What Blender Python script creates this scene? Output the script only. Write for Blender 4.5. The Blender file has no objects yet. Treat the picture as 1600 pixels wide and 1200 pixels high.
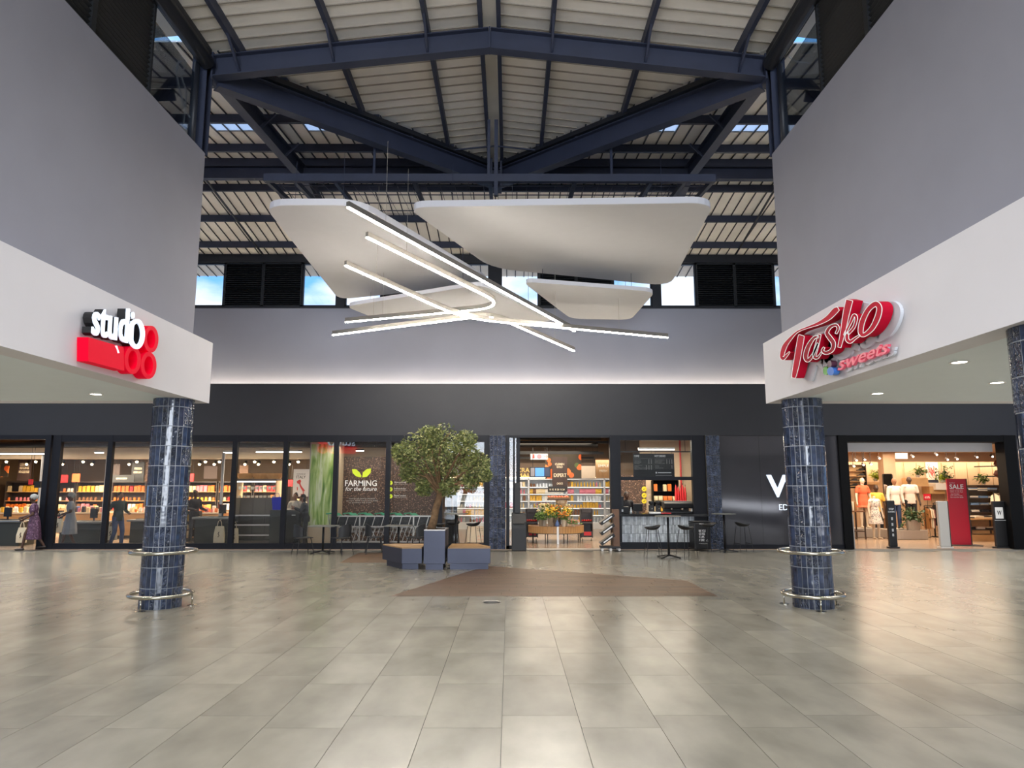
import bpy, math, random
from mathutils import Vector, Matrix
rnd = random.Random(7)
SC = bpy.context.scene
COL = SC.collection
# ------------------------------------------------------------------ camera
FPX, HC = 1100.0, 1.8
PITCH, YAW = math.atan(160 / FPX), math.radians(-0.2)
cd = bpy.data.cameras.new('camera'); cam = bpy.data.objects.new('camera', cd); COL.objects.link(cam)
cd.sensor_fit = 'HORIZONTAL'; cd.sensor_width = 36.0; cd.lens = FPX / 1600 * 36.0
cd.clip_start = 0.05; cd.clip_end = 400
cam.location = (0, 0, HC); cam.rotation_euler = (math.pi / 2 + PITCH, 0, YAW)
SC.camera = cam
# ------------------------------------------------------------------ world, sun, large lights, exposure
W = bpy.data.worlds.new('sky'); SC.world = W; W.use_nodes = True
nt = W.node_tree; nt.nodes.clear()
def N(t, **k):
    n = nt.nodes.new(t)
    for a, b in k.items(): setattr(n, a, b)
    return n
wo = N('ShaderNodeOutputWorld'); bg = N('ShaderNodeBackground'); bg.inputs[1].default_value = 1.0
tc = N('ShaderNodeTexCoord'); nz = N('ShaderNodeTexNoise'); nz.inputs['Scale'].default_value = 4.5; nz.inputs['Detail'].default_value = 7
mp = N('ShaderNodeMapping'); mp.inputs['Scale'].default_value = (1, 1, 2.6)
cr = N('ShaderNodeValToRGB'); cr.color_ramp.elements[0].position = .46; cr.color_ramp.elements[1].position = .62
cr.color_ramp.elements[0].color = (.20, .50, 1.0, 1); cr.color_ramp.elements[1].color = (1, 1, 1, 1)
nt.links.new(tc.outputs['Generated'], mp.inputs[0]); nt.links.new(mp.outputs[0], nz.inputs['Vector'])
nt.links.new(nz.outputs['Fac'], cr.inputs[0]); nt.links.new(cr.outputs[0], bg.inputs[0]); nt.links.new(bg.outputs[0], wo.inputs[0])
bg.inputs[1].default_value = 1.3

def light(name, kind, loc, power, color=(1, 1, 1), rot=(0, 0, 0), size=1, sizey=None, spot=None, spread=None):
    d = bpy.data.lights.new(name, kind); d.energy = power; d.color = color
    if kind == 'AREA':
        d.size = size
        if sizey: d.shape = 'RECTANGLE'; d.size_y = sizey
        if spread: d.spread = spread
    elif kind == 'SUN': d.angle = math.radians(.6)
    else: d.shadow_soft_size = size
    if spot: d.spot_size = spot; d.spot_blend = .6
    o = bpy.data.objects.new(name, d); o.location = loc; o.rotation_euler = rot; COL.objects.link(o)
    return o
# sun outside, steep from the front left: lights the ground beyond the entrance and the outer roofs
light('sun', 'SUN', (0, 0, 30), 3.2, (1, .95, .86), (math.radians(38), 0, math.radians(150)))
# daylight coming in through the glazed entrance behind the camera
light('entrance_daylight', 'AREA', (-.35, -15.4, 4.3), 3300, (.86, .92, 1), (math.radians(94), 0, 0), 9.6, 8.2)
# unseen fill lights added under the hall roof and over both cross-hall ends
light('roof_fill_light', 'AREA', (-.35, -9.5, 9.25), 900, (.96, .98, 1), (0, 0, 0), 6, 9, spread=math.radians(95))
light('roof_fill_light', 'AREA', (-.35, 5.5, 9.25), 420, (.96, .98, 1), (0, 0, 0), 6, 9, spread=math.radians(95))
light('roof_fill_light', 'AREA', (-13.5, 16.2, 9.1), 800, (.96, .98, 1), (0, 0, 0), 9, 7, spread=math.radians(110))
light('roof_fill_light', 'AREA', (12.8, 16.2, 9.1), 800, (.96, .98, 1), (0, 0, 0), 9, 7, spread=math.radians(110))
SC.view_settings.view_transform = 'Standard'; SC.view_settings.look = 'None'
SC.view_settings.exposure = 0.2; SC.view_settings.gamma = 1.0; SC.view_settings.use_curve_mapping = False
SC.cycles.max_bounces = 7; SC.cycles.diffuse_bounces = 4; SC.cycles.glossy_bounces = 4; SC.cycles.transparent_max_bounces = 14
SC.cycles.use_adaptive_sampling = True; SC.cycles.adaptive_threshold = .015
SC.cycles.use_denoising = True
SC.cycles.caustics_reflective = False; SC.cycles.caustics_refractive = False
SC.cycles.sample_clamp_indirect = 6

# ------------------------------------------------------------------ calibration: photograph pixel -> point on a plane of the place
_cp, _sp, _cy, _sy = math.cos(PITCH), math.sin(PITCH), math.cos(YAW), math.sin(YAW)
def ray(px, py):
    u, v = (px - 800) / FPX, (600 - py) / FPX
    d = (u, _cp - v * _sp, _sp + v * _cp)
    return Vector((_cy * d[0] - _sy * d[1], _sy * d[0] + _cy * d[1], d[2]))
def aty(px, py, y): d = ray(px, py); return Vector((0, 0, HC)) + d * (y / d.y)
def atx(px, py, x): d = ray(px, py); return Vector((0, 0, HC)) + d * (x / d.x)
def atz(px, py, z=0): d = ray(px, py); return Vector((0, 0, HC)) + d * ((z - HC) / d.z)

# ------------------------------------------------------------------ materials
def lin(c):
    if isinstance(c, str):
        c = [int(c[i:i + 2], 16) / 255 for i in (0, 2, 4)]
    return tuple((x / 12.92 if x <= .04045 else ((x + .055) / 1.055) ** 2.4) for x in c)
MATS = {}
def mat(name, color='808080', rough=.5, metal=0., var=0., vscale=4., bump=0., bscale=40., emit=0., ecol=None, spec=None, objvar=0., color2=None, stretch=None, coat=0., alpha=None):
    m = bpy.data.materials.new(name); m.use_nodes = True; MATS[name] = m
    t = m.node_tree; p = t.nodes['Principled BSDF']; c = lin(color)
    p.inputs['Roughness'].default_value = rough; p.inputs['Metallic'].default_value = metal
    p.inputs['Base Color'].default_value = (*c, 1)
    if spec is not None: p.inputs['Specular IOR Level'].default_value = spec
    if coat: p.inputs['Coat Weight'].default_value = coat; p.inputs['Coat Roughness'].default_value = .08
    co = t.nodes.new('ShaderNodeTexCoord'); mpn = t.nodes.new('ShaderNodeMapping'); t.links.new(co.outputs['Object'], mpn.inputs[0])
    if stretch: mpn.inputs['Scale'].default_value = stretch
    src = None
    if var or color2 or objvar:
        n = t.nodes.new('ShaderNodeTexNoise'); n.inputs['Scale'].default_value = vscale; n.inputs['Detail'].default_value = 5
        t.links.new(mpn.outputs[0], n.inputs['Vector'])
        oi = t.nodes.new('ShaderNodeObjectInfo')
        if objvar:
            n.noise_dimensions = '4D'
            mu = t.nodes.new('ShaderNodeMath'); mu.operation = 'MULTIPLY'; mu.inputs[1].default_value = 50
            t.links.new(oi.outputs['Random'], mu.inputs[0]); t.links.new(mu.outputs[0], n.inputs['W'])
        r = t.nodes.new('ShaderNodeValToRGB')
        a = c; b = lin(color2) if color2 else c
        lo = tuple(max(0, x * (1 - var)) for x in a); hi = tuple(min(1, x * (1 + var)) for x in b)
        r.color_ramp.elements[0].position = .32; r.color_ramp.elements[1].position = .68
        r.color_ramp.elements[0].color = (*lo, 1); r.color_ramp.elements[1].color = (*hi, 1)
        t.links.new(n.outputs['Fac'], r.inputs[0]); src = r.outputs[0]
        if objvar:
            h = t.nodes.new('ShaderNodeHueSaturation'); mr = t.nodes.new('ShaderNodeMapRange')
            mr.inputs['To Min'].default_value = 1 - objvar; mr.inputs['To Max'].default_value = 1 + objvar
            t.links.new(oi.outputs['Random'], mr.inputs[0]); t.links.new(mr.outputs[0], h.inputs['Value'])
            t.links.new(src, h.inputs['Color']); src = h.outputs[0]
        t.links.new(src, p.inputs['Base Color'])
    if bump:
        n2 = t.nodes.new('ShaderNodeTexNoise'); n2.inputs['Scale'].default_value = bscale; n2.inputs['Detail'].default_value = 4
        t.links.new(mpn.outputs[0], n2.inputs['Vector'])
        bp = t.nodes.new('ShaderNodeBump'); bp.inputs['Strength'].default_value = bump; bp.inputs['Distance'].default_value = .02
        t.links.new(n2.outputs['Fac'], bp.inputs['Height']); t.links.new(bp.outputs[0], p.inputs['Normal'])
    if emit:
        p.inputs['Emission Color'].default_value = (*(lin(ecol) if ecol else c), 1); p.inputs['Emission Strength'].default_value = emit
    if alpha is not None: p.inputs['Alpha'].default_value = alpha
    return m
def glass_mat(name, tint=(1, 1, 1), refl=1.0, rough=0.0):
    m = bpy.data.materials.new(name); m.use_nodes = True; MATS[name] = m
    t = m.node_tree; t.nodes.clear()
    o = t.nodes.new('ShaderNodeOutputMaterial'); mx = t.nodes.new('ShaderNodeMixShader')
    tr = t.nodes.new('ShaderNodeBsdfTransparent'); tr.inputs[0].default_value = (*tint, 1)
    gl = t.nodes.new('ShaderNodeBsdfGlossy'); gl.inputs['Roughness'].default_value = rough
    fr = t.nodes.new('ShaderNodeFresnel'); fr.inputs[0].default_value = 1.5
    mu = t.nodes.new('ShaderNodeMath'); mu.operation = 'MULTIPLY'; mu.inputs[1].default_value = refl; mu.use_clamp = True
    t.links.new(fr.outputs[0], mu.inputs[0]); t.links.new(mu.outputs[0], mx.inputs[0])
    t.links.new(tr.outputs[0], mx.inputs[1]); t.links.new(gl.outputs[0], mx.inputs[2]); t.links.new(mx.outputs[0], o.inputs[0])
    return m
def spot_mat(name, base, cols, scale, thr=.32, rough=.6):
    """voronoi blobs of several colours over a base colour: printed pictures and patterned cloth"""
    m = bpy.data.materials.new(name); m.use_nodes = True; MATS[name] = m
    t = m.node_tree; p = t.nodes['Principled BSDF']; p.inputs['Roughness'].default_value = rough
    co = t.nodes.new('ShaderNodeTexCoord'); v = t.nodes.new('ShaderNodeTexVoronoi'); v.inputs['Scale'].default_value = scale
    t.links.new(co.outputs['Object'], v.inputs['Vector'])
    sep = t.nodes.new('ShaderNodeSeparateColor'); t.links.new(v.outputs['Color'], sep.inputs[0])
    r = t.nodes.new('ShaderNodeValToRGB'); r.color_ramp.interpolation = 'CONSTANT'
    while len(r.color_ramp.elements) < len(cols): r.color_ramp.elements.new(.5)
    for i, c in enumerate(cols):
        r.color_ramp.elements[i].position = i / len(cols); r.color_ramp.elements[i].color = (*lin(c), 1)
    t.links.new(sep.outputs[0], r.inputs[0])
    st = t.nodes.new('ShaderNodeMath'); st.operation = 'LESS_THAN'; st.inputs[1].default_value = thr
    t.links.new(v.outputs['Distance'], st.inputs[0])
    mx = t.nodes.new('ShaderNodeMix'); mx.data_type = 'RGBA'
    t.links.new(st.outputs[0], mx.inputs[0]); mx.inputs[6].default_value = (*lin(base), 1); t.links.new(r.outputs[0], mx.inputs[7])
    t.links.new(mx.outputs[2], p.inputs['Base Color'])
    return m

# ------------------------------------------------------------------ mesh building
class MB:
    def __init__(s): s.v = []; s.f = []
    def add(s, vs, fs):
        b = len(s.v); s.v += [tuple(x) for x in vs]; s.f += [tuple(i + b for i in f) for f in fs]; return s
    def box(s, x0, x1, y0, y1, z0, z1):
        return s.add([(x, y, z) for z in (z0, z1) for y in (y0, y1) for x in (x0, x1)],
                     [(0, 2, 3, 1), (4, 5, 7, 6), (0, 1, 5, 4), (2, 6, 7, 3), (0, 4, 6, 2), (1, 3, 7, 5)])
    def cbox(s, c, sz, M=None):
        x, y, z = [a / 2 for a in sz]
        vs = [Vector((a, b, d)) for d in (-z, z) for b in (-y, y) for a in (-x, x)]
        if M is not None: vs = [M @ q for q in vs]
        c = Vector(c)
        return s.add([q + c for q in vs], [(0, 2, 3, 1), (4, 5, 7, 6), (0, 1, 5, 4), (2, 6, 7, 3), (0, 4, 6, 2), (1, 3, 7, 5)])
    def prism(s, poly, f0, f1):
        """poly: list of 2D points; f0, f1: functions (a, b) -> 3D point of both faces"""
        n = len(poly)
        vs = [f0(*p) for p in poly] + [f1(*p) for p in poly]
        return s.add(vs, [tuple(range(n - 1, -1, -1)), tuple(range(n, 2 * n))] + [(i, (i + 1) % n, n + (i + 1) % n, n + i) for i in range(n)])
    def zprism(s, poly, z0, z1): return s.prism(poly, lambda a, b: (a, b, z0), lambda a, b: (a, b, z1))
    def yprism(s, poly, y0, y1): return s.prism(poly, lambda a, b: (a, y0, b), lambda a, b: (a, y1, b))
    def xprism(s, poly, x0, x1): return s.prism(poly, lambda a, b: (x0, a, b), lambda a, b: (x1, a, b))
    def strip_prism(s, L, R, g0, g1, closed=False):
        """ribbon between two 2D outlines, with thickness between mappings g0 and g1"""
        n = len(L)
        vs = [g0(*p) for p in L] + [g0(*p) for p in R] + [g1(*p) for p in L] + [g1(*p) for p in R]
        fs = []; m = n if closed else n - 1
        for i in range(m):
            j = (i + 1) % n
            fs += [(i, j, n + j, n + i), (2 * n + i, 3 * n + i, 3 * n + j, 2 * n + j), (i, 2 * n + i, 2 * n + j, j), (n + i, n + j, 3 * n + j, 3 * n + i)]
        if not closed: fs += [(0, n, 3 * n, 2 * n), (n - 1, 3 * n - 1, 4 * n - 1, 2 * n - 1)]
        return s.add(vs, fs)
    def cyl(s, p0, p1, r0, r1=None, n=10, cap=True):
        p0, p1 = Vector(p0), Vector(p1); r1 = r0 if r1 is None else r1
        d = (p1 - p0); d = d.normalized() if d.length else Vector((0, 0, 1))
        a = d.orthogonal().normalized(); b = d.cross(a)
        vs = []
        for p, r in ((p0, r0), (p1, r1)):
            vs += [p + (a * math.cos(2 * math.pi * i / n) + b * math.sin(2 * math.pi * i / n)) * r for i in range(n)]
        fs = [(i, (i + 1) % n, n + (i + 1) % n, n + i) for i in range(n)]
        if cap: fs += [tuple(range(n - 1, -1, -1)), tuple(range(n, 2 * n))]
        return s.add(vs, fs)
    def tube(s, pts, r, n=6, closed=False, sq=None):
        pts = [Vector(p) for p in pts]; m = len(pts); rs = r if isinstance(r, (list, tuple)) else [r] * m
        vs = []; prev = None
        for i, p in enumerate(pts):
            if closed: d = pts[(i + 1) % m] - pts[i - 1]
            else: d = pts[min(i + 1, m - 1)] - pts[max(i - 1, 0)]
            d = d.normalized() if d.length else Vector((0, 0, 1))
            if prev is None:
                up = Vector((0, 0, 1)) if abs(d.z) < .95 else Vector((0, 1, 0))
                a = d.cross(up).normalized()
            else:
                a = prev - d * prev.dot(d); a = a.normalized() if a.length else d.orthogonal().normalized()
            prev = a; b = d.cross(a)
            off = math.pi / 4 if n == 4 else 0
            vs += [p + (a * math.cos(2 * math.pi * k / n + off) + b * math.sin(2 * math.pi * k / n + off)) * rs[i] for k in range(n)]
        fs = []
        for i in range(m if closed else m - 1):
            j = (i + 1) % m
            fs += [(i * n + k, i * n + (k + 1) % n, j * n + (k + 1) % n, j * n + k) for k in range(n)]
        if not closed: fs += [tuple(range(n - 1, -1, -1)), tuple((m - 1) * n + k for k in range(n))]
        return s.add(vs, fs)
    def lathe(s, prof, n=12, c=(0, 0, 0), sx=1, sy=1, cap=True):
        cx, cy, cz = c; m = len(prof); vs = []
        for r, z in prof: vs += [(cx + r * sx * math.cos(2 * math.pi * k / n), cy + r * sy * math.sin(2 * math.pi * k / n), cz + z) for k in range(n)]
        fs = [(i * n + k, i * n + (k + 1) % n, (i + 1) * n + (k + 1) % n, (i + 1) * n + k) for i in range(m - 1) for k in range(n)]
        if cap: fs += [tuple(range(n - 1, -1, -1)), tuple((m - 1) * n + k for k in range(n))]
        return s.add(vs, fs)
    def ell(s, c, r, n=10, m=7, M=None):
        c = Vector(c); r = (r, r, r) if not isinstance(r, (tuple, list)) else r
        vs = [Vector((0, 0, -r[2]))]; fs = []
        for i in range(1, m):
            t = -math.pi / 2 + math.pi * i / m
            vs += [Vector((r[0] * math.cos(t) * math.cos(2 * math.pi * k / n), r[1] * math.cos(t) * math.sin(2 * math.pi * k / n), r[2] * math.sin(t))) for k in range(n)]
        vs.append(Vector((0, 0, r[2])))
        fs += [(0, 1 + (k + 1) % n, 1 + k) for k in range(n)]
        for i in range(m - 2): fs += [(1 + i * n + k, 1 + i * n + (k + 1) % n, 1 + (i + 1) * n + (k + 1) % n, 1 + (i + 1) * n + k) for k in range(n)]
        e = len(vs) - 1; b = 1 + (m - 2) * n; fs += [(b + k, b + (k + 1) % n, e) for k in range(n)]
        if M is not None: vs = [M @ q for q in vs]
        return s.add([q + c for q in vs], fs)
    def beam(s, p0, p1, w, h, up=(0, 0, 1)):
        p0, p1 = Vector(p0), Vector(p1); d = (p1 - p0).normalized(); a = d.cross(Vector(up)).normalized(); b = a.cross(d)
        vs = [p + a * x * w / 2 + b * z * h / 2 for p in (p0, p1) for z in (-1, 1) for x in (-1, 1)]
        return s.add(vs, [(0, 1, 3, 2), (4, 6, 7, 5), (0, 4, 5, 1), (2, 3, 7, 6), (0, 2, 6, 4), (1, 5, 7, 3)])
    def ibeam(s, p0, p1, w, h, tf=.022, tw=.016):
        p0, p1 = Vector(p0), Vector(p1); d = (p1 - p0).normalized(); a = d.cross(Vector((0, 0, 1))).normalized(); b = a.cross(d)
        s.beam(p0 + b * (h / 2 - tf / 2), p1 + b * (h / 2 - tf / 2), w, tf); s.beam(p0 - b * (h / 2 - tf / 2), p1 - b * (h / 2 - tf / 2), w, tf)
        return s.beam(p0, p1, tw, h - 2 * tf)
    def xf(s, M): s.v = [tuple(M @ Vector(q)) for q in s.v]; return s
    def mesh(s, name, m, smooth=False):
        me = bpy.data.meshes.new(name); me.from_pydata(s.v, [], s.f); me.update()
        if m: me.materials.append(MATS[m] if isinstance(m, str) else m)
        if smooth: me.polygons.foreach_set('use_smooth', [True] * len(me.polygons))
        return me
    def build(s, name, m, parent=None, smooth=False, bev=0, kind=None):
        o = bpy.data.objects.new(name, s.mesh(name, m, smooth)); COL.objects.link(o)
        if parent: o.parent = parent
        if bev:
            b = o.modifiers.new('bevel', 'BEVEL'); b.width = bev; b.segments = 2; b.limit_method = 'ANGLE'
        if kind: o['kind'] = kind
        return o
def tag(o, label, cat=None, group=None, kind=None):
    if label: o['label'] = label
    if cat: o['category'] = cat
    if group: o['group'] = group
    if kind: o['kind'] = kind
    return o
def empty(name, loc=(0, 0, 0), rz=0, label=None, cat=None, group=None, kind=None):
    o = bpy.data.objects.new(name, None); o.location = loc; o.rotation_euler = (0, 0, rz); o.empty_display_size = .1
    COL.objects.link(o); return tag(o, label, cat, group, kind)
def copy_tree(o, loc=None, rz=None, parent=None, label=None):
    c = o.copy(); COL.objects.link(c); c.parent = parent
    if loc is not None: c.location = loc
    if rz is not None: c.rotation_euler = (0, 0, rz)
    if label: c['label'] = label
    for ch in list(KIDS(o)): copy_tree(ch, parent=c)
    return c
def KIDS(o): return [x for x in o.children]
def inst(src, name, loc, parent=None, rz=0, m=None, label=None, cat=None, group=None, scale=None):
    """object sharing a mesh datablock"""
    o = bpy.data.objects.new(name, src); o.location = loc; o.rotation_euler = (0, 0, rz)
    if scale: o.scale = scale
    COL.objects.link(o)
    if parent: o.parent = parent
    if m:
        o.material_slots[0].link = 'OBJECT'; o.material_slots[0].material = MATS[m]
    return tag(o, label, cat, group)
TV = {}
def text_verts(s, bold=0., spacing=1.):
    if (s, bold, spacing) not in TV: TV[s, bold, spacing] = _text_verts(s, bold, spacing)
    return TV[s, bold, spacing]
def _text_verts(s, bold=0., spacing=1.):
    c = bpy.data.curves.new('t', 'FONT'); c.body = s; c.size = 1; c.offset = bold; c.space_character = spacing; c.resolution_u = 3; c.fill_mode = 'FRONT'
    o = bpy.data.objects.new('t', c)
    me = bpy.data.meshes.new_from_object(o)
    vs = [(v.co.x, v.co.y) for v in me.vertices]; fs = [tuple(p.vertices) for p in me.polygons]
    ec = {}
    for f in fs:
        for i in range(len(f)):
            e = (f[i], f[(i + 1) % len(f)]); k = tuple(sorted(e)); ec.setdefault(k, []).append(e)
    bnd = [v[0] for v in ec.values() if len(v) == 1]
    bpy.data.objects.remove(o); bpy.data.curves.remove(c); bpy.data.meshes.remove(me)
    return vs, fs, bnd
def text(name, s, g0, g1, m, parent, bold=0., spacing=1., fit=True, kind=None):
    """text whose unit box (0..1, 0..1) goes through g0 (back) and g1 (front) to 3D"""
    vs, fs, bnd = text_verts(s, bold, spacing)
    x0 = min(v[0] for v in vs); x1 = max(v[0] for v in vs); y0 = min(v[1] for v in vs); y1 = max(v[1] for v in vs)
    q = [((a - x0) / (x1 - x0), (b - y0) / (y1 - y0)) for a, b in vs]; n = len(q)
    V = [g1(*p) for p in q] + [g0(*p) for p in q]
    F = list(fs) + [tuple(i + n for i in reversed(f)) for f in fs] + [(b, a, a + n, b + n) for a, b in bnd]
    return MB().add(V, F).build(name, m, parent)
def text_y(name, s, x0, x1, z0, z1, y, m, parent, d=.006, **k):
    """text facing the camera on a plane of constant y"""
    return text(name, s, lambda a, b: (x0 + a * (x1 - x0), y, z0 + b * (z1 - z0)), lambda a, b: (x0 + a * (x1 - x0), y - d, z0 + b * (z1 - z0)), m, parent, **k)

def nth(n): return ['first', 'second', 'third', 'fourth', 'fifth', 'sixth', 'seventh', 'eighth', 'ninth', 'tenth', 'eleventh', 'twelfth', 'thirteenth', 'fourteenth', 'fifteenth', 'sixteenth'][n] if n < 16 else f'{n + 1}th'
# ------------------------------------------------------------------ material library
mat('steel', '30364a', .55, .0, var=.08, vscale=3)
mat('steel_dark', '20232b', .5, var=.05)
mat('sheet', 'efeae2', .55, var=.05, vscale=2, bump=.05, bscale=3)
mat('sheet_rib', '9c958b', .6)
mat('sheet_translucent', 'dfe6f0', .5)
mat('wall_grey', '9696a0', .8, var=.03, vscale=1.2)
mat('wall_back_grey', 'a0a3b0', .8, var=.02, vscale=1)
mat('fascia_white', 'e0dde0', .7, var=.015, vscale=1.5)
mat('soffit_white', 'eaf2f5', .7, var=.01)
mat('band_dark', '1f2025', .55, var=.06, vscale=2)
mat('wall_dark_gloss', '303035', .07, var=.05, vscale=2, spec=.5)
mat('frame', '13151c', .5, spec=.25)
mat('frame_black', '070708', .55, spec=.15)
mat('louvre', '191c20', .5)
mat('grout', '55534c', .9)
mat('grout_white', 'b9bcc2', .85)
mat('chrome', 'b9b4a6', .22, 1.)
mat('white', 'e8e6e2', .5)
mat('panel_white', 'dcdcde', .75, var=.01)
mat('panel_edge', 'e6e6ec', .7)
mat('alu', 'b2aca4', .4, .7)
mat('black', '121214', .5)
mat('black_gloss', '0e0f12', .2)
mat('charcoal', '1d1e20', .55)
mat('led_warm', 'fff0d0', .4, emit=88, ecol='fff6ea')
mat('led_shelf', 'ffffff', .4, emit=1.3, ecol='fff4e6')
mat('tube_housing', '8d8880', .45, .5)
mat('led_cove', 'fff0d0', .4, emit=70, ecol='ffeccf')
mat('led_cove_shop', 'fff0d0', .4, emit=10, ecol='ffe3b4')
mat('led_white', 'ffffff', .4, emit=9, ecol='fff4e6')
mat('downlight', 'ffffff', .4, emit=14, ecol='fff4e4')
mat('spot_lamp', 'ffffff', .4, emit=18, ecol='ffe2b8')
mat('sign_white', 'f4f8ff', .35, emit=.62, ecol='cfe4ff')
mat('sign_red', 'e8002c', .6, spec=.08, emit=.16, ecol='ff0030')
mat('sign_red_dark', 'a01a2c', .6, spec=.08)
mat('sign_red_mid', 'c01030', .6, spec=.08)
mat('sign_white_lit', 'f4f8ff', .35, emit=5, ecol='cfe4ff'); mat('sign_red_lit', 'e8002c', .35, emit=4, ecol='ff0030'); mat('sign_outline', 'f0f0f0', .5, emit=.15, ecol='ffffff')  # lit copies: extra glow added to strengthen the back sign's mirror image
mat('sign_pale', 'd6d9df', .6)
mat('floor_tile', '777265', .25, var=.05, vscale=2.0, objvar=.09, color2='8b8577', stretch=(1, .55, 1))
mat('shop_floor', 'a58f7a', .2, var=.05, vscale=1.5)
mat('wood_plank', '4f3a28', .45, var=.14, vscale=9, objvar=.22, stretch=(.35, 3, 1), color2='624b36')
mat('bench_metal', '3b3e4d', .4, .45, var=.05, vscale=2)
mat('bench_wood', 'a98457', .45, var=.12, vscale=8, stretch=(.4, 4, 1))
mat('bark', '7c6144', .85, var=.3, vscale=14, bump=.6, bscale=30)
mat('soil', '3a2f25', .9)
mat('wood', 'b48a5a', .5, var=.12, vscale=6, stretch=(4, 4, .5))
mat('wood_dark', '6a4a33', .5, var=.12, vscale=6)
mat('paving', 'c8c0b4', .8, var=.1, vscale=.3)
glass_mat('glass', (.95, .96, .96), .75)
glass_mat('glass_clear', (.93, .97, 1.), .8)
glass_mat('glass_display', (.96, .97, .97), .7)
def tile_mat(name, c1, c2, bumpy):
    m = mat(name, c1, .13, var=.12, vscale=9, objvar=.38, color2=c2, coat=.25)
    t = m.node_tree; p = t.nodes['Principled BSDF']
    co = t.nodes.new('ShaderNodeTexCoord'); oi = t.nodes.new('ShaderNodeObjectInfo')
    ad = t.nodes.new('ShaderNodeVectorMath'); ad.operation = 'ADD'
    sc = t.nodes.new('ShaderNodeVectorMath'); sc.operation = 'SCALE'; sc.inputs['Scale'].default_value = 30
    t.links.new(oi.outputs['Location'], sc.inputs[0]); t.links.new(co.outputs['Object'], ad.inputs[0]); t.links.new(sc.outputs[0], ad.inputs[1])
    n = t.nodes.new('ShaderNodeTexNoise'); n.inputs['Scale'].default_value = 14 if bumpy else 5; n.inputs['Distortion'].default_value = 1.5 if bumpy else .2
    t.links.new(ad.outputs[0], n.inputs['Vector'])
    b = t.nodes.new('ShaderNodeBump'); b.inputs['Strength'].default_value = 1. if bumpy else .5; b.inputs['Distance'].default_value = .07 if bumpy else .02
    t.links.new(n.outputs['Fac'], b.inputs['Height']); t.links.new(b.outputs[0], p.inputs['Normal']); t.links.new(b.outputs[0], p.inputs['Coat Normal'])
    return m
tile_mat('tile_blue', '1e2536', '354058', False)
tile_mat('tile_relief', '222a3c', '3c475e', True)
tile_mat('tile_pale', 'a6adb4', 'bcc2c6', False)
_t = MATS['sheet_translucent'].node_tree; _p = _t.nodes['Principled BSDF']; _p.inputs['Transmission Weight'].default_value = .75; _p.inputs['Roughness'].default_value = .8; _p.inputs['IOR'].default_value = 1.05

# ------------------------------------------------------------------ key dimensions of the place
XC = -.355; FL, FR = -4.94, 4.23; WL, WR = -5.27, 4.55
YC = 11.5; YB = 20.9; ZF0, ZF1, ZW = 3.15, 4.16, 7.5
YW = 22.3; S2F = .13; YR = 17.0; ZR = 10.03; S1 = .112; HALF = 4.915; S2 = S1 * HALF / (YR - YC)
def roof_x(x): return ZR - S1 * abs(x - XC)
def roof_y(y): return ZR - (S2 if y < YR else S2F) * abs(y - YR)
YREAR = -16.0

# ------------------------------------------------------------------ floor
def clip(poly, a, b, c):
    """keep a*x + b*y <= c"""
    out = []
    for i in range(len(poly)):
        p, q = poly[i], poly[(i + 1) % len(poly)]
        dp, dq = a * p[0] + b * p[1] - c, a * q[0] + b * q[1] - c
        if dp <= 0: out.append(p)
        if dp * dq < 0:
            t = dp / (dp - dq); out.append((p[0] + t * (q[0] - p[0]), p[1] + t * (q[1] - p[1])))
    return out
floor = MB().box(-24, 24, -17, 33, -.2, -.012).build('floor', 'grout'); tag(floor, 'grey stone tiled floor of the mall concourse', kind='structure')
jx = atz(782, 1200).x; jA = atz(700, 1137.5).y; jB = atz(850, 1118).y
tiles = []
for k in range(-40, 40):
    x0 = jx + .6 * k
    off = (jB if k % 2 == 0 else jA) % 1.2
    for j in range(-15, 19):
        y0 = off + 1.2 * j
        if x0 < -23 or x0 > 22.5 or y0 < -16.5 or y0 > 19.9: continue
        tiles.append((x0, y0))
def vis(t):
    x, y = t[0] + .3, t[1] + .6
    return y > 4 and abs(x) < .74 * y + .3
near = sorted([t for t in tiles if vis(t)], key=lambda t: t[1] + .05 * abs(t[0]))[:300]
ns = set(near); g = .002
tm = MB().box(g, .6 - g, g, 1.2 - g, -.012, 0).mesh('floor_tile', 'floor_tile')
for t in near: inst(tm, 'floor_tile', (t[0], t[1], 0), floor)
mb = MB()
for t in tiles:
    if t not in ns: mb.box(t[0] + g, t[0] + .6 - g, t[1] + g, min(t[1] + 1.2 - g, 20.75), -.012, 0)
o = mb.build('floor_tile', 'floor_tile', floor, kind='stuff'); tag(o, 'grey stone floor tiles further away')
# wood-look plank inlay around the bench
def planks(poly, ang=0):
    ys = [p[1] for p in poly]; y = min(ys); r = 0
    while y < max(ys):
        row = clip(clip(poly, 0, -1, -y - .004), 0, 1, y + .196)
        if len(row) >= 3:
            xs = [p[0] for p in row]; x = min(xs) - (.6 if r % 2 else .2)
            while x < max(xs):
                pc = clip(clip(row, -1, 0, -x - .004), 1, 0, x + 1.196)
                if len(pc) >= 3:
                    cx = sum(p[0] for p in pc) / len(pc); cy = sum(p[1] for p in pc) / len(pc)
                    o = MB().zprism([(p[0] - cx, p[1] - cy) for p in pc], -.008, .003).build('floor_plank', 'wood_plank', floor); o.location = (cx, cy, 0)
                x += 1.2
        y += .2; r += 1
planks([(-2.0, 12.02), (3.45, 12.02), (3.42, 14.0), (-.45, 16.5), (-.9, 15.4)])
planks([(-4.12, 19.7), (-4.05, 17.2), (-2.6, 17.2), (-2.6, 19.7)])
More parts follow.
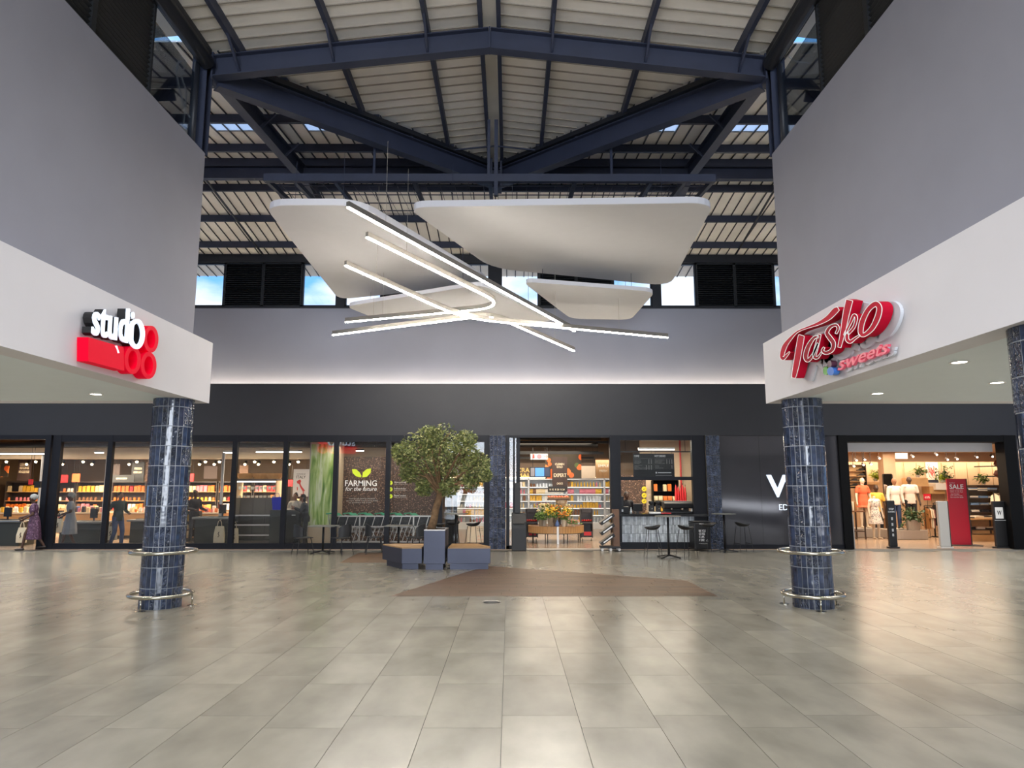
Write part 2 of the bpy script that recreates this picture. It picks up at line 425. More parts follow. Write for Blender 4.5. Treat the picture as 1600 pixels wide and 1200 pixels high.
# steel floor drain cover
d0 = atz(768, 941); dr = empty('floor_drain', (d0.x, d0.y, .003), 0, 'round metal floor drain cover in front of the wood inlay', 'drain')
MB().lathe([(.001, 0), (.13, 0), (.15, .004), (.15, 0)], 24).build('rim', 'alu', dr); MB().lathe([(.001, .001), (.11, .004)], 20, cap=False).build('cover', 'charcoal', dr)
# floors of the shops (slightly warmer)
o = MB().box(-23, 9.4, 20.75, 33, -.012, .004).build('floor_shop', 'shop_floor', None); tag(o, 'polished beige floor inside the grocery shop', kind='structure')
o = MB().box(9.4, 23, 20.95, 33, -.012, .004).build('floor_shop', 'shop_floor', None); tag(o, 'polished beige floor inside the clothing shop', kind='structure')

# ------------------------------------------------------------------ side walls with fascia and soffit
for side, F_, W_, far in (('left', FL, WL, -14), ('right', FR, WR, 13.5)):
    s = -1 if side == 'left' else 1
    o = MB().box(min(W_, W_ + s * .3), max(W_, W_ + s * .3), YREAR, YC, ZF1 - .3, ZW).build('wall_' + side, 'wall_grey'); tag(o, f'plain grey upper wall on the {side} above the white fascia', kind='structure')
    o = MB().box(min(W_ + s * .3, far), max(W_ + s * .3, far), YC - .3, YC, ZF1 - .3, ZW).build('wall_' + side + '_return', 'wall_grey'); tag(o, f'grey upper wall turning away on the {side}', kind='structure')
    # fascia: an L of two boxes
    fm = MB(); fm.box(min(F_, F_ + s * .33), max(F_, F_ + s * .33), YREAR, YC + .02, ZF0, ZF1)
    fm.box(min(F_ + s * .33, far), max(F_ + s * .33, far), YC - .3, YC + .02, ZF0, ZF1)
    o = fm.build('trim_' + ('1' if s < 0 else '2'), 'fascia_white'); tag(o, f'white shop fascia band along the {side} side', kind='structure')
    o = MB().box(min(F_ + s * .33, far), max(F_ + s * .33, far), YREAR, YC - .3, ZF0 + .003, ZF0 + .06).build('ceiling_soffit_' + side, 'soffit_white'); tag(o, f'white soffit ceiling under the {side} canopy', kind='structure')
    o = MB().box(min(far, far + s * .3), max(far, far + s * .3), YREAR, YC, 0, ZF1).build('wall_shop_' + side, 'fascia_white'); tag(o, f'shop wall under the {side} canopy', kind='structure')
    # added spots under the soffit, then the recessed downlights
    ey = [(-7.6 if s < 0 else 6.9, y) for y in (8.2, 4.0, -.5, -5, -9.5, -14)] + [(-10.8 if s < 0 else 10.2, y) for y in (8.2, 2, -5, -12)]
    for x_, y_ in ey: light('soffit_spot_light', 'SPOT', (x_, y_, ZF0 - .03), 560 if abs(x_) > 9 else 215, (.95, .98, 1), (0, 0, 0), .1, spot=math.radians(130))  # unseen spots without fixtures, added to brighten floor and soffit
    spots = [(150, 616)] if s < 0 else [(1371, 615), (1499, 566), (1558, 598)]
    names = ['round recessed downlight in the left soffit near the left column'] if s < 0 else ['recessed downlight in the right soffit closest to the right sign', 'recessed downlight in the right soffit, middle of three', 'recessed downlight in the right soffit beside the far right column']
    pts = [atz(px, py, ZF0) for px, py in spots]
    if s < 0: pts += [Vector((-8.2, 7.0, ZF0)), Vector((-6.4, 4.5, ZF0))]; names += ['recessed downlight in the left soffit, second from the column', 'recessed downlight in the left soffit, furthest from the column']
    for p, nm in zip(pts, names):
        dl = empty('downlight', (p.x, p.y, ZF0), 0, nm, 'light', 'soffit downlights')
        MB().lathe([(.075, .003), (.10, .003), (.10, -.008), (.075, -.004)], 20, cap=False).build('rim', 'white', dl)
        MB().lathe([(.001, 0), (.078, 0), (.078, .003)], 20, cap=False).build('lamp', 'downlight', dl)
        light('soffit_spot_light', 'SPOT', (p.x, p.y, ZF0 - .03), 60, (1, .93, .82), (0, 0, 0), .07, spot=math.radians(110)).parent = None

# ------------------------------------------------------------------ back wall: grey top, cove ledge, dark band, dark wall
zt, zl, zb = aty(600, 481, YW).z, 4.84, 3.30
o = MB().box(-23.5, 23.5, YW, YW + .2, 4.5, zt).build('wall_back', 'wall_back_grey'); tag(o, 'pale grey upper back wall washed by the cove light', kind='structure')
bm = MB().box(-23.5, 23.5, 20.86, 21.1, zb, zl - .08).box(-23.5, 23.5, 20.86, 20.9, zl - .08, zl).box(-23.5, 23.5, 21.1, YW, zl - .3, zl - .08)
o = bm.build('trim_3', 'band_dark'); tag(o, 'dark charcoal band above the shopfronts', kind='structure')
cl = empty('cove_light', (0, 22.12, zl - .05), 0, 'thin warm cove light strip along the top of the dark band', 'light')
MB().box(-14, 14, -.06, -.03, 0, .012).build('strip', 'led_cove', cl); MB().box(-14, 14, -.07, -.02, -.01, 0).build('channel', 'alu', cl)
o = MB().box(6.22, 9.72, 20.9, 21.1, .12, zb).build('wall_back_right', 'wall_dark_gloss'); tag(o, 'smooth dark wall between the coffee bar and the clothing shop', kind='structure')
for k in range(3):
    x0 = 6.22 + 3.5 / 3 * k
    MB().box(x0 + .002, x0 + 3.5 / 3 - .002, 20.88, 20.9, .125, zb - .01).build('wall_panel', 'wall_dark_gloss', o)
o = MB().box(6.2, 9.74, 20.85, 21.1, 0, .13).build('baseboard_back', 'frame'); tag(o, 'dark skirting under the smooth dark wall', kind='structure')
o = MB().box(14.98, 20, 20.9, 21.1, 0, zb).build('wall_back_far_right', 'band_dark'); tag(o, 'dark wall right of the clothing shop', kind='structure')

# ------------------------------------------------------------------ clerestory above the back wall: windows and louvre panels
zs, ze = zt + .03, aty(600, 411, YW).z
o = MB().box(-20, 20, YW - .05, YW + .2, zs - .05, zs).build('trim_4', 'steel_dark'); tag(o, 'dark sill under the clerestory windows', kind='structure')
o = MB().box(-20, 20, YW - .12, YW + .25, ze, ze + .16).box(-20, 20, YW - .02, YW + .2, ze + .16, 9.5).build('trim_5', 'steel_dark'); tag(o, 'dark head beam above the clerestory windows', kind='structure')
edges = [(305 - 58, 'w'), (352, 'l'), (412, 'l'), (473, 'w'), (528, 'm'), (540, 'w'), (597, 'l'), (652, 'l'), (705, 'w'), (765, 'm'), (782, 'w'), (842, 'l'), (900, 'l'), (957, 'w'), (1018, 'm'), (1030, 'w'), (1087, 'l'), (1147, 'l'), (1208, 'w'), (1262, 'e')]
cnt = 0; wn = 0; LH = ze - zs
for (a, k), (b, _) in zip(edges, edges[1:]):
    xa, xb = aty(a, 445, YW + .05).x, aty(b, 445, YW + .05).x
    if k == 'w':
        wn += 1
        w = empty('window_%d' % wn, (0, YW + .05, 0), 0, 'clerestory window showing the sky under the eaves', kind='structure')
        MB().box(xa, xb, -.005, .005, zs, ze).build('pane', 'glass_clear', w)
        fb = MB().box(xa, xa + .05, -.05, .05, zs, ze).box(xb - .05, xb, -.05, .05, zs, ze).box(xa, xb, -.05, .05, zs, zs + .06).box(xa, xb, -.05, .05, ze - .05, ze)
        fb.build('frame', 'steel_dark', w)
    elif k == 'l':
        cnt += 1
        lv = empty('louvre_panel', ((xa + xb) / 2, YW + .02, zs), 0, f'black louvre panel between the clerestory windows, number {cnt} from the left' if 0 else ['black louvre panel beside the leftmost sky window', 'black louvre panel left of the paired sky windows on the left', 'black louvre panel behind the left hanging wing', 'second black louvre panel behind the left hanging wing', 'black louvre panel behind the large right hanging wing', 'second black louvre panel behind the large right hanging wing', 'black louvre panel right of the paired sky windows on the right', 'black louvre panel beside the rightmost sky window'][cnt - 1], 'louvre', 'louvre panels of the back clerestory')
        h = (xb - xa) / 2
        MB().box(-h, -h + .05, -.05, .05, 0, LH).box(h - .05, h, -.05, .05, 0, LH).box(-h, h, -.05, .05, LH - .05, LH).box(-h, h, -.05, .05, 0, .05).build('frame', 'louvre', lv)
        for q in range(18):
            z = .09 + q * (LH - .2) / 18; MB().add([(-h + .05, -.045, z), (h - .05, -.045, z), (h - .05, .045, z + .06), (-h + .05, .045, z + .06), (-h + .05, -.045, z + .012), (h - .05, -.045, z + .012), (h - .05, .045, z + .072), (-h + .05, .045, z + .072)], [(0, 1, 2, 3), (7, 6, 5, 4), (0, 4, 5, 1), (2, 6, 7, 3), (0, 3, 7, 4), (1, 5, 6, 2)]).build('slat', 'louvre', lv)
        MB().box(-h + .05, h - .05, .05, .06, .05, LH - .05).build('backing', 'frame_black', lv)
    elif k == 'm':
        o = MB().box(xa, xb, YW - .05, YW + .15, zs, ze).build('mullion', 'steel_dark', bpy.data.objects['trim_5'])

# louvres on top of the side walls, open towards the corner
for side, W_ in (('left', WL), ('right', WR)):
    s = -1 if side == 'left' else 1
    xm = W_ + s * .12
    ys = [-16, -12, -8, -4, 0, 4, 6.0, 8.3, 9.75] if s < 0 else [-16, -12, -8, -4, 0, 4, 6.6, 8.35, 9.72]
    lv0 = None
    for j, (a, b) in enumerate(zip(ys, ys[1:])):
        if j < 5: 
            if j == 0:
                o = MB().box(xm - .02, xm + .02, -16, 4, ZW, 9.45).build('wall_louvre_' + side, 'louvre'); tag(o, f'black louvred strip above the {side} wall towards the entrance', kind='structure')
            continue
        nm = {5: 'nearest', 6: 'second', 7: 'last'}[j]
        lv = empty('louvre_panel', (xm, a, ZW), 0, [f'long black louvre panel above the {side} wall at the frame top', f'black louvre panel above the {side} wall, between the other two', f'black louvre panel above the {side} wall closest to the corner post'][j - 5], 'louvre', 'louvre panels above the side walls')
        L = b - a
        MB().box(-.05, .05, 0, .05, 0, 1.95).box(-.05, .05, L - .05, L, 0, 1.95).box(-.05, .05, 0, L, 1.88, 1.95).box(-.05, .05, 0, L, 0, .05).build('frame', 'louvre', lv)
        sb = MB()
        for q in range(24): z = .08 + q * .075; sb.beam((0, .05, z), (0, L - .05, z), .085, .012, up=(s * .6, 0, 1))
        o = sb.build('slats', 'louvre', lv, kind='stuff')
        MB().box(s * .055, s * .065, .05, L - .05, .05, 1.88).build('backing', 'frame_black', lv) if s < 0 else MB().box(.055, .065, .05, L - .05, .05, 1.88).build('backing', 'frame_black', lv)
    MB
    # glass in the open bay
    w = empty('window_%d' % (20 if s < 0 else 21), (xm, 9.77, ZW), 0, f'open glazed bay above the {side} wall beside the corner post', kind='structure')
    MB().box(-.004, .004, 0, 1.55, 0, 1.3).build('pane', 'glass_clear', w)
# ------------------------------------------------------------------ roof: gable over the hall crossing a gable over the cross hall
ceil = empty('ceiling', (0, 0, 0), 0, 'pale ribbed metal roof on dark steel rafters and purlins', kind='structure')
TH = .03
def slope_panel(pts, m='sheet', name='roof_panel'):
    """one sheet: quad/tri given by its underside corners, with a folded rib along its first edge"""
    n = len(pts); top = [(p[0], p[1], p[2] + TH) for p in pts]
    mb = MB().add(list(pts) + top, [tuple(range(n)), tuple(range(2 * n - 1, n - 1, -1))] + [(i, n + i, n + (i + 1) % n, (i + 1) % n) for i in range(n)])
    return mb.build(name, m, ceil)
PW = .3
# gable sheets: strips across the slope, widths along y
y = 8.0
while y < YR - .01:
    y1 = min(y + PW, YR)
    for s in (-1, 1):
        def xe(yy): return HALF + .3 if yy <= YC else HALF * (YR - yy) / (YR - YC)
        xa, xb = xe(y), xe(y1 - .014)
        P = lambda dx, yy: (XC + s * dx, yy, ZR - S1 * dx)
        i0 = .12
        if xa <= i0: continue
        xb = max(xb, i0 + .001)
        o = slope_panel([P(i0, y), P(xa, y), P(xb, y1 - .014), P(i0, y1 - .014)] if s > 0 else [P(i0, y), P(i0, y1 - .014), P(xb, y1 - .014), P(xa, y)])
        MB().beam(Vector(P(i0, y)) - Vector((0, 0, .008)), Vector(P(xa, y)) - Vector((0, 0, .008)), .028, .022).build('rib', 'sheet_rib', o)
    y = y1
for s in (-1, 1):
    P = lambda dx, yy: (XC + s * dx, yy, ZR - S1 * dx)
    o = slope_panel([P(.1, YREAR), P(HALF + .3, YREAR), P(HALF + .3, 8), P(.1, 8)]); o['kind'] = 'stuff'
MB().box(XC - .13, XC + .13, YREAR, YR, ZR - .005, ZR + .03).build('ridge_cap', 'sheet', ceil)
# dark backing over the joints
for s in (-1, 1):
    P = lambda dx, yy: (XC + s * dx, yy, ZR - S1 * dx + TH + .01)
    MB().add([P(0, YREAR), P(HALF + .3, YREAR), P(HALF + .3, YC), P(0, YC)], [(0, 1, 2, 3)]).build('roof_backing', 'steel_dark', ceil)
    MB().add([P(0, YC), P(HALF, YC), P(0, YR)], [(0, 1, 2)]).build('roof_backing', 'steel_dark', ceil)
# cross-hall sheets: strips along y, widths along x
x = -11.2; k = 0
SKY = {0: (-6.7, -5.6), 1: (-4.6, -3.2), 2: (2.3, 3.7), 3: (4.9, 6.0)}
while x < 10.4:
    x1 = x + PW - .014; xm_ = (x + x1) / 2
    def yv(xx): d = abs(xx - XC); return YC - .2 if d >= HALF else YR - (YR - YC) * d / HALF
    Q = lambda xx, yy: (xx, yy, roof_y(yy))
    ya, yb = yv(x), yv(x1)
    if min(ya, yb) < YR - .1:
        # between the second and third purlin a few sheets are translucent
        cuts = [(None, None, 'sheet')]
        lo, hi = YR - 2.62, YR - 1.85
        if any(a < xm_ < b for a, b in SKY.values()) and max(ya, yb) < lo:
            for (u0, u1, mm) in ((None, lo, 'sheet'), (lo, hi, 'sheet_translucent'), (hi, YR - .1, 'sheet')):
                a0, b0 = (ya, yb) if u0 is None else (u0, u0)
                slope_panel([Q(x, a0), Q(x1, b0), Q(x1, u1), Q(x, u1)], mm)
        else:
            slope_panel([Q(x, min(ya, YR - .11)), Q(x1, min(yb, YR - .11)), Q(x1, YR - .1), Q(x, YR - .1)])
        a0 = max(ya, YC - .2)
        if a0 < YR - .2: MB().beam(Vector(Q(x, a0)) - Vector((0, 0, .01)), Vector(Q(x, YR - .1)) - Vector((0, 0, .01)), .028, .024).build('rib', 'steel_dark', ceil)
    slope_panel([Q(x, YR + .1), Q(x1, YR + .1), Q(x1, 24.0), Q(x, 24.0)])
    MB().beam(Vector(Q(x, YR + .1)) - Vector((0, 0, .01)), Vector(Q(x, 24.0)) - Vector((0, 0, .01)), .028, .024).build('rib', 'steel_dark', ceil)
    x += PW; k += 1
for a, b in ((-21, -11.2), (10.4, 21)):
    o = MB().add([(a, 4.5, roof_y(4.5)), (b, 4.5, roof_y(4.5)), (b, YR, ZR), (a, YR, ZR), (b, 24.0, roof_y(24.0)), (a, 24.0, roof_y(24.0))], [(0, 1, 2, 3), (3, 2, 4, 5)]).build('roof_panel', 'sheet', ceil); o['kind'] = 'stuff'
MB().add([(-21, YR - .12, ZR - .02), (21, YR - .12, ZR - .02), (21, YR + .12, ZR - .02), (-21, YR + .12, ZR - .02)], [(0, 1, 2, 3)]).build('ridge_cap', 'sheet', ceil)
PZ = .10   # half depth of purlins below the sheet
# purlins of the hall gable (along y, ending at the valleys)
for d in (.16, 1.1, 2.75, 4.4):
    for s in (-1, 1):
        x = XC + s * d; z = ZR - S1 * d - PZ; ye = YR - (YR - YC) * d / HALF
        pm = MB().beam((x, YREAR, z), (x, ye, z), .075, .19)
        pm.build('purlin', 'steel', ceil)
        # fly brace between rafter and purlin
        if d > .5:
            MB().beam((x, YC - .62, z - .07), (x, YC, z - .42), .04, .05).build('fly_brace', 'steel', ceil)
# purlins of the cross hall (along x)
for d in (-4.4, -2.75, -1.1, -.16, .16, 1.1, 2.75, 4.4):
    y = YR + d; z = roof_y(y) - PZ
    if d < 0:
        dx = HALF * -d / (YR - YC)
        for a, b in ((-20, XC - dx), (XC + dx, 20)): MB().beam((a, y, z), (b, y, z), .075, .19).build('purlin', 'steel', ceil)
    else: MB().beam((-20, y, z), (20, y, z), .075, .19).build('purlin', 'steel', ceil)
MB().beam((-20, YR, ZR - .36), (XC - .3, YR, ZR - .36), .16, .28).build('ridge_beam', 'steel', ceil)
MB().beam((XC + .3, YR, ZR - .36), (20, YR, ZR - .36), .16, .28).build('ridge_beam', 'steel', ceil)
# portal rafters of the hall
RH = .40
def rafter(p, q, h=RH, w=.2, name='rafter'): return MB().ibeam(p, q, w, h).build(name, 'steel', ceil)
for y in (YC, 5.8, .1, -5.6, -11.3):
    for s in (-1, 1):
        za = ZR - .19 - RH / 2; dx = HALF - .02
        rafter((XC, y, za), (XC + s * dx, y, za - S1 * dx))
        MB().cbox((XC + s * (dx - .05), y, za - S1 * dx), (.03, .24, RH + .08)).build('end_plate', 'steel', ceil)
    MB().cbox((XC, y, ZR - .19 - RH / 2), (.03, .22, RH)).build('apex_plate', 'steel', ceil)
# valley beams meeting at the crossing
for s in (-1, 1):
    a = Vector((XC + s * (HALF - .06), YC + .1, ZR - S1 * HALF - .48)); b = Vector((XC + s * .1, YR - .08, ZR - .5))
    MB().ibeam(a, b, .22, .44).build('valley_beam', 'steel', ceil)
    up = Vector((0, 0, .31)); MB().beam(a + up, b + up, .3, .1).build('valley_gutter', 'steel_dark', ceil)
    for t in (.3, .62): 
        c = a.lerp(b, t) + Vector((0, 0, .24)); MB().cbox(c, (.16, .1, .04)).build('bracket', 'steel', ceil)
    # far valleys behind the crossing
    c = Vector((XC + s * (HALF - .06), YB + .1, ZR - S1 * HALF - .48))
    # rafters of the cross hall from the corner posts over the ridge to the back wall
    x = XC + s * (HALF - .02)
    MB().ibeam((x, YC + .1, roof_y(YC) - .37), (x, YR, ZR - .37), .2, .36).build('rafter', 'steel', ceil)
    MB().ibeam((x, YR, ZR - .37), (x, YW, roof_y(YW) - .37), .2, .36).build('rafter', 'steel', ceil)
    def far_pt(px, py):
        d = ray(px, py); t = (ZR + S2F * YR - .25 - HC) / (d.z + S2F * d.y); return Vector((0, 0, HC)) + d * t
    MB().cyl(far_pt(*((312, 268) if s < 0 else (1213, 292))), far_pt(*((411, 398) if s < 0 else (1150, 397))), .03, n=6).build('brace_rod', 'steel_dark', ceil)
    for d in (-3.2, -1.6):
        y = YR + d; MB().beam((x - s * .02, y, roof_y(y) - .52), (x - s * .35, y, roof_y(y) - .18), .04, .04).build('fly_brace', 'steel', ceil)
MB().cbox((XC, YR, ZR - .5), (.3, .3, .62)).build('crossing_node', 'steel', ceil)
# king post rods at the crossing
for dx in (-.1, .04, .14): MB().beam((XC + dx, YR - .45, ZR - .15), (XC + dx, YR - .45, ZR - .95), .05, .05, up=(0, 1, 0)).build('king_hanger', 'steel', ceil)
for s in (-1, 1): MB().beam((XC, YR - 1.25, ZR - .22), (XC + s * 1.1, YR - 1.25, ZR - .22 - .12), .03, .03).build('sag_rod', 'steel', ceil)
# eave beams and corner posts above the side walls
for s, W_ in ((-1, WL), (1, WR)):
    xe = W_ - s * .02
    MB().cyl((xe, YREAR, 9.08), (xe, YC - .2, 9.08), .13, n=14).build('eave_beam', 'steel_dark', ceil, smooth=True)
    MB().beam((xe + s * .12, YREAR, 9.3), (xe + s * .12, YC, 9.3), .2, .3).build('gutter', 'steel_dark', ceil)
    xp = W_ + s * .13; cp = MB().box(xp - .13, xp + .13, YC - .14, YC - .12, ZW, 9.42).box(xp - .13, xp + .13, YC + .08, YC + .1, ZW, 9.42).box(xp - .012, xp + .012, YC - .12, YC + .08, ZW, 9.42)
    cp.build('corner_post', 'steel', ceil)
    MB().cyl((xe + s * .12, YC - .3, ZW), (xe + s * .12, YC - .3, 9.0), .05, n=10).build('downpipe', 'steel_dark', ceil, smooth=True)
    # outside brace seen through the open bay
    MB().beam((W_ + s * 1.2, 9.9, 7.6), (W_ + s * 1.0, 12.2, 9.0), .12, .2).build('outer_brace', 'steel', ceil)
    MB().beam((W_ + s * .6, 9.0, 8.9), (W_ + s * 3.4, 12.0, 8.4), .12, .2).build('outer_brace', 'steel', ceil)
    MB().add([(W_ + s * .2, -12, 9.5), (W_ + s * .2, YC - .35, 9.5), (W_ + s * 6, YC - .35, 8.9), (W_ + s * 6, -12, 8.9)], [(0, 1, 2, 3)]).build('outer_roof', 'sheet', ceil)
# loose white cable loops at the corner posts
c = tag(MB().tube([aty(px, py, 11.2) for px, py in ((303, 190), (291, 175), (281, 140), (276, 112), (279, 97), (290, 94))], .014, 6).build('cable', 'white', None, True), 'loose white cable loop hanging at the left corner post', 'cable')
c = tag(MB().tube([aty(px, py, 11.2) for px, py in ((1233, 88), (1240, 95), (1250, 98), (1265, 99))], .014, 6).build('cable', 'white', None, True), 'short white cable at the right corner post', 'cable')
c = tag(MB().tube([aty(px, py, 11.22) for px, py in ((283, 210), (288, 190), (291, 165), (291, 140), (284, 120), (291, 97))], .013, 6).build('cable', 'white', None, True), 'second white cable running down the left corner post', 'cable')

# ------------------------------------------------------------------ suspended steel frame that carries the wings and lights
fy, fz = 14.5, aty(765, 279, 14.5).z
fx0, fx1 = aty(413, 279, fy).x, aty(1117, 279, fy).x
hang = empty('lighting_gantry', (0, fy, fz), 0, 'dark steel gantry hanging under the roof above the white wings', 'gantry')
MB().beam((fx0, 0, 0), (fx1, 0, 0), .12, .17).build('front_beam', 'steel', hang)
L = 3.3; rise = math.tan(math.radians(6.2)) * L
MB().beam((fx0, L, rise), (fx1, L, rise), .1, .12).build('rear_beam', 'steel', hang)
for t in (0.004, .065, .155, .33, .5, .69, .86, .935, .996):
    x = fx0 + t * (fx1 - fx0); MB().beam((x, 0, -.02), (x, L, rise - .02), .08, .11).build('cross_beam', 'steel', hang)
for k in range(4):
    y = L * (k + 1) / 5; MB().beam((fx0, y, rise * y / L + .05), (fx1, y, rise * y / L + .05), .02, .02).build('mesh_wire', 'steel', hang)
for k in range(30):
    x = fx0 + (k + .5) / 30 * (fx1 - fx0); MB().cyl((x, .05, .06), (x, L, rise + .05), .006, n=4).build('mesh_wire', 'steel', hang)
for px in (585, 955):
    x = aty(px, 250, fy).x; MB().cyl((x, 0, .05), (x, 0, 1.2), .03, n=8).build('rod', 'steel', hang)
x = aty(768, 250, fy).x
MB().beam((x - .06, 0, .05), (x - .06, 0, 1.35), .06, .1, up=(0, 1, 0)).beam((x + .1, 0, -.4), (x + .1, 0, 1.35), .08, .1, up=(0, 1, 0)).build('center_post', 'steel', hang)

# ------------------------------------------------------------------ white acoustic wings
def rounded(poly, r, n=5):
    out = []; m = len(poly)
    for i in range(m):
        p = Vector(poly[i]); a = Vector(poly[i - 1]); b = Vector(poly[(i + 1) % m])
        da, db = (a - p), (b - p); rr = min(r[i] if isinstance(r, (list, tuple)) else r, da.length * .48, db.length * .48)
        s0, s1 = p + da.normalized() * rr, p + db.normalized() * rr
        for k in range(n + 1):
            t = k / n; q = s0.lerp(p, t).lerp(p.lerp(s1, t), t); out.append((q.x, q.y))
    return out
def wing(pix, z, th, label, r=.5):
    pts = [atz(px, py, z) for px, py in pix]
    poly = rounded([(p.x, p.y) for p in pts], r)
    cx = sum(p[0] for p in poly) / len(poly); cy = sum(p[1] for p in poly) / len(poly)
    w = empty('ceiling_wing', (cx, cy, z), 0, label, 'ceiling panel', 'white hanging wings')
    loc = [(p[0] - cx, p[1] - cy) for p in poly]
    MB().zprism(loc, 0, th).build('panel', 'panel_white', w)
    n = len(loc)
    big = [(p[0] * 1.004, p[1] * 1.004) for p in loc]
    MB().strip_prism(big, loc, lambda a, b: (a, b, .005), lambda a, b: (a, b, th + .004), closed=True).build('edge_band', 'panel_edge', w)
    for k in range(0, n, max(1, n // 4)):
        a, b = loc[k]; a *= .8; b *= .8; MB().cyl((a, b, th), (a, b, min(1.4, 8.3 - z + .3)), .005, n=5).build('wire', 'steel', w)
    return w
wing([(636, 324), (1116, 317), (1046, 447), (768, 419)], 7.3, .13, 'largest white hanging wing on the right', [.45, .5, .7, .7])
wing([(412, 321), (562, 321), (768, 443), (530, 468)], 7.2, .13, 'tall white hanging wing on the left')
wing([(816, 440), (1024, 456), (985, 500), (892, 498)], 6.75, .10, 'small white hanging wing on the right near the back wall', .4)
wing([(540, 479), (752, 445), (866, 502), (585, 497)], 6.7, .10, 'low white hanging wing in the middle behind the light tubes', .35)

# ------------------------------------------------------------------ linear LED tubes (one gently tilted plane)
def tube_pt(px, py):
    # plane z = 6.77 - .142 * (y - 12)
    d = ray(px, py); t = (6.77 + .142 * 12 - HC) / (d.z + .142 * d.y); return Vector((0, 0, HC)) + d * t
def bend(pts, r, n=8):
    out = [pts[0]]
    for i in range(1, len(pts) - 1):
        p = pts[i]; a = p + (pts[i - 1] - p).normalized() * r; b = p + (pts[i + 1] - p).normalized() * r
        out += [a.lerp(p, k / n).lerp(p.lerp(b, k / n), k / n) for k in range(n + 1)]
    return out + [pts[-1]]
def led(pix, label, r=.5, dz=0):
    P = [tube_pt(*p) + Vector((0, 0, dz)) for p in pix]; P = bend(P, r) if len(P) > 2 else P
    c = P[len(P) // 2].copy(); P = [p - c for p in P]
    e = empty('linear_light', c, 0, label, 'light', 'linear LED tubes')
    def sweep(w, z0, z1, name, m):
        L_, R_ = [], []
        for i, p in enumerate(P):
            d = (P[min(i + 1, len(P) - 1)] - P[max(i - 1, 0)]); d.z = 0; d.normalize(); nrm = Vector((-d.y, d.x, 0)) * w / 2
            L_.append(p + nrm); R_.append(p - nrm)
        n = len(P); vs = [q + Vector((0, 0, z)) for z in (z0, z1) for q in L_ + R_]; fs = []
        for i in range(n - 1): fs += [(i, i + 1, n + i + 1, n + i), (2 * n + i, 3 * n + i, 3 * n + i + 1, 2 * n + i + 1), (i, 2 * n + i, 2 * n + i + 1, i + 1), (n + i, n + i + 1, 3 * n + i + 1, 3 * n + i)]
        fs += [(0, n, 3 * n, 2 * n), (n - 1, 3 * n - 1, 4 * n - 1, 2 * n - 1)]
        return MB().add(vs, fs).build(name, m, e)
    sweep(.075, .0, .10, 'housing', 'tube_housing'); sweep(.045, -.022, .0, 'diffuser', 'led_warm')
    for i in (1, 3) if len(P) > 4 else (0, 1):
        t = (.12, .88)[i > 1 or (len(P) <= 4 and i == 1)]; q = P[0].lerp(P[-1], t) if len(P) <= 2 else P[0].lerp(P[1], .3) if i == 1 else P[-1].lerp(P[-2], .3)
        MB().cyl(q + Vector((0, 0, .1)), q + Vector((0, 0, max(.5, 8.4 - (c.z + q.z)))), .004, n=4).build('wire', 'alu', e)
led([(543, 323), (898, 517)], 'longest straight light tube running beside the left wing')
led([(573, 370), (794, 479), (540, 503)], 'light tube bent into a rounded arrow, tip to the right', .9)
led([(540, 408), (725, 492), (1043, 522)], 'light tube with a shallow bend running to the far right', .9, dz=-.09)
led([(520, 523), (768, 492), (897, 548)], 'lowest light tube bent like a roof towards the viewer', .5)
# ------------------------------------------------------------------ round tiled columns with steel guard rings
def arc_tile(r, w_ang, h, t=.012, n=3):
    vs = []; 
    for rr in (r, r + t):
        for z in (0, h):
            for k in range(n + 1):
                a = -w_ang / 2 + w_ang * k / n; vs.append((rr * math.sin(a), -rr * math.cos(a), z))
    m = n + 1; fs = []
    I = lambda a, b, k: (a * 2 + b) * m + k
    for k in range(n):
        fs += [(I(1, 0, k), I(1, 0, k + 1), I(1, 1, k + 1), I(1, 1, k)), (I(0, 0, k), I(0, 1, k), I(0, 1, k + 1), I(0, 0, k + 1)),
               (I(0, 0, k), I(0, 0, k + 1), I(1, 0, k + 1), I(1, 0, k)), (I(0, 1, k), I(1, 1, k), I(1, 1, k + 1), I(0, 1, k + 1))]
    fs += [(I(0, 0, 0), I(1, 0, 0), I(1, 1, 0), I(0, 1, 0)), (I(0, 0, n), I(0, 1, n), I(1, 1, n), I(1, 0, n))]
    return MB().add(vs, fs)
CR = .288; NT = 24; TH_ = .302
full = arc_tile(CR, 2 * math.pi / NT - .034, TH_ - .011).mesh('tile', 'tile_blue')
h_top = ZF0 - 10 * TH_ - .006
short = arc_tile(CR, 2 * math.pi / NT - .034, h_top).mesh('tile', 'tile_blue')
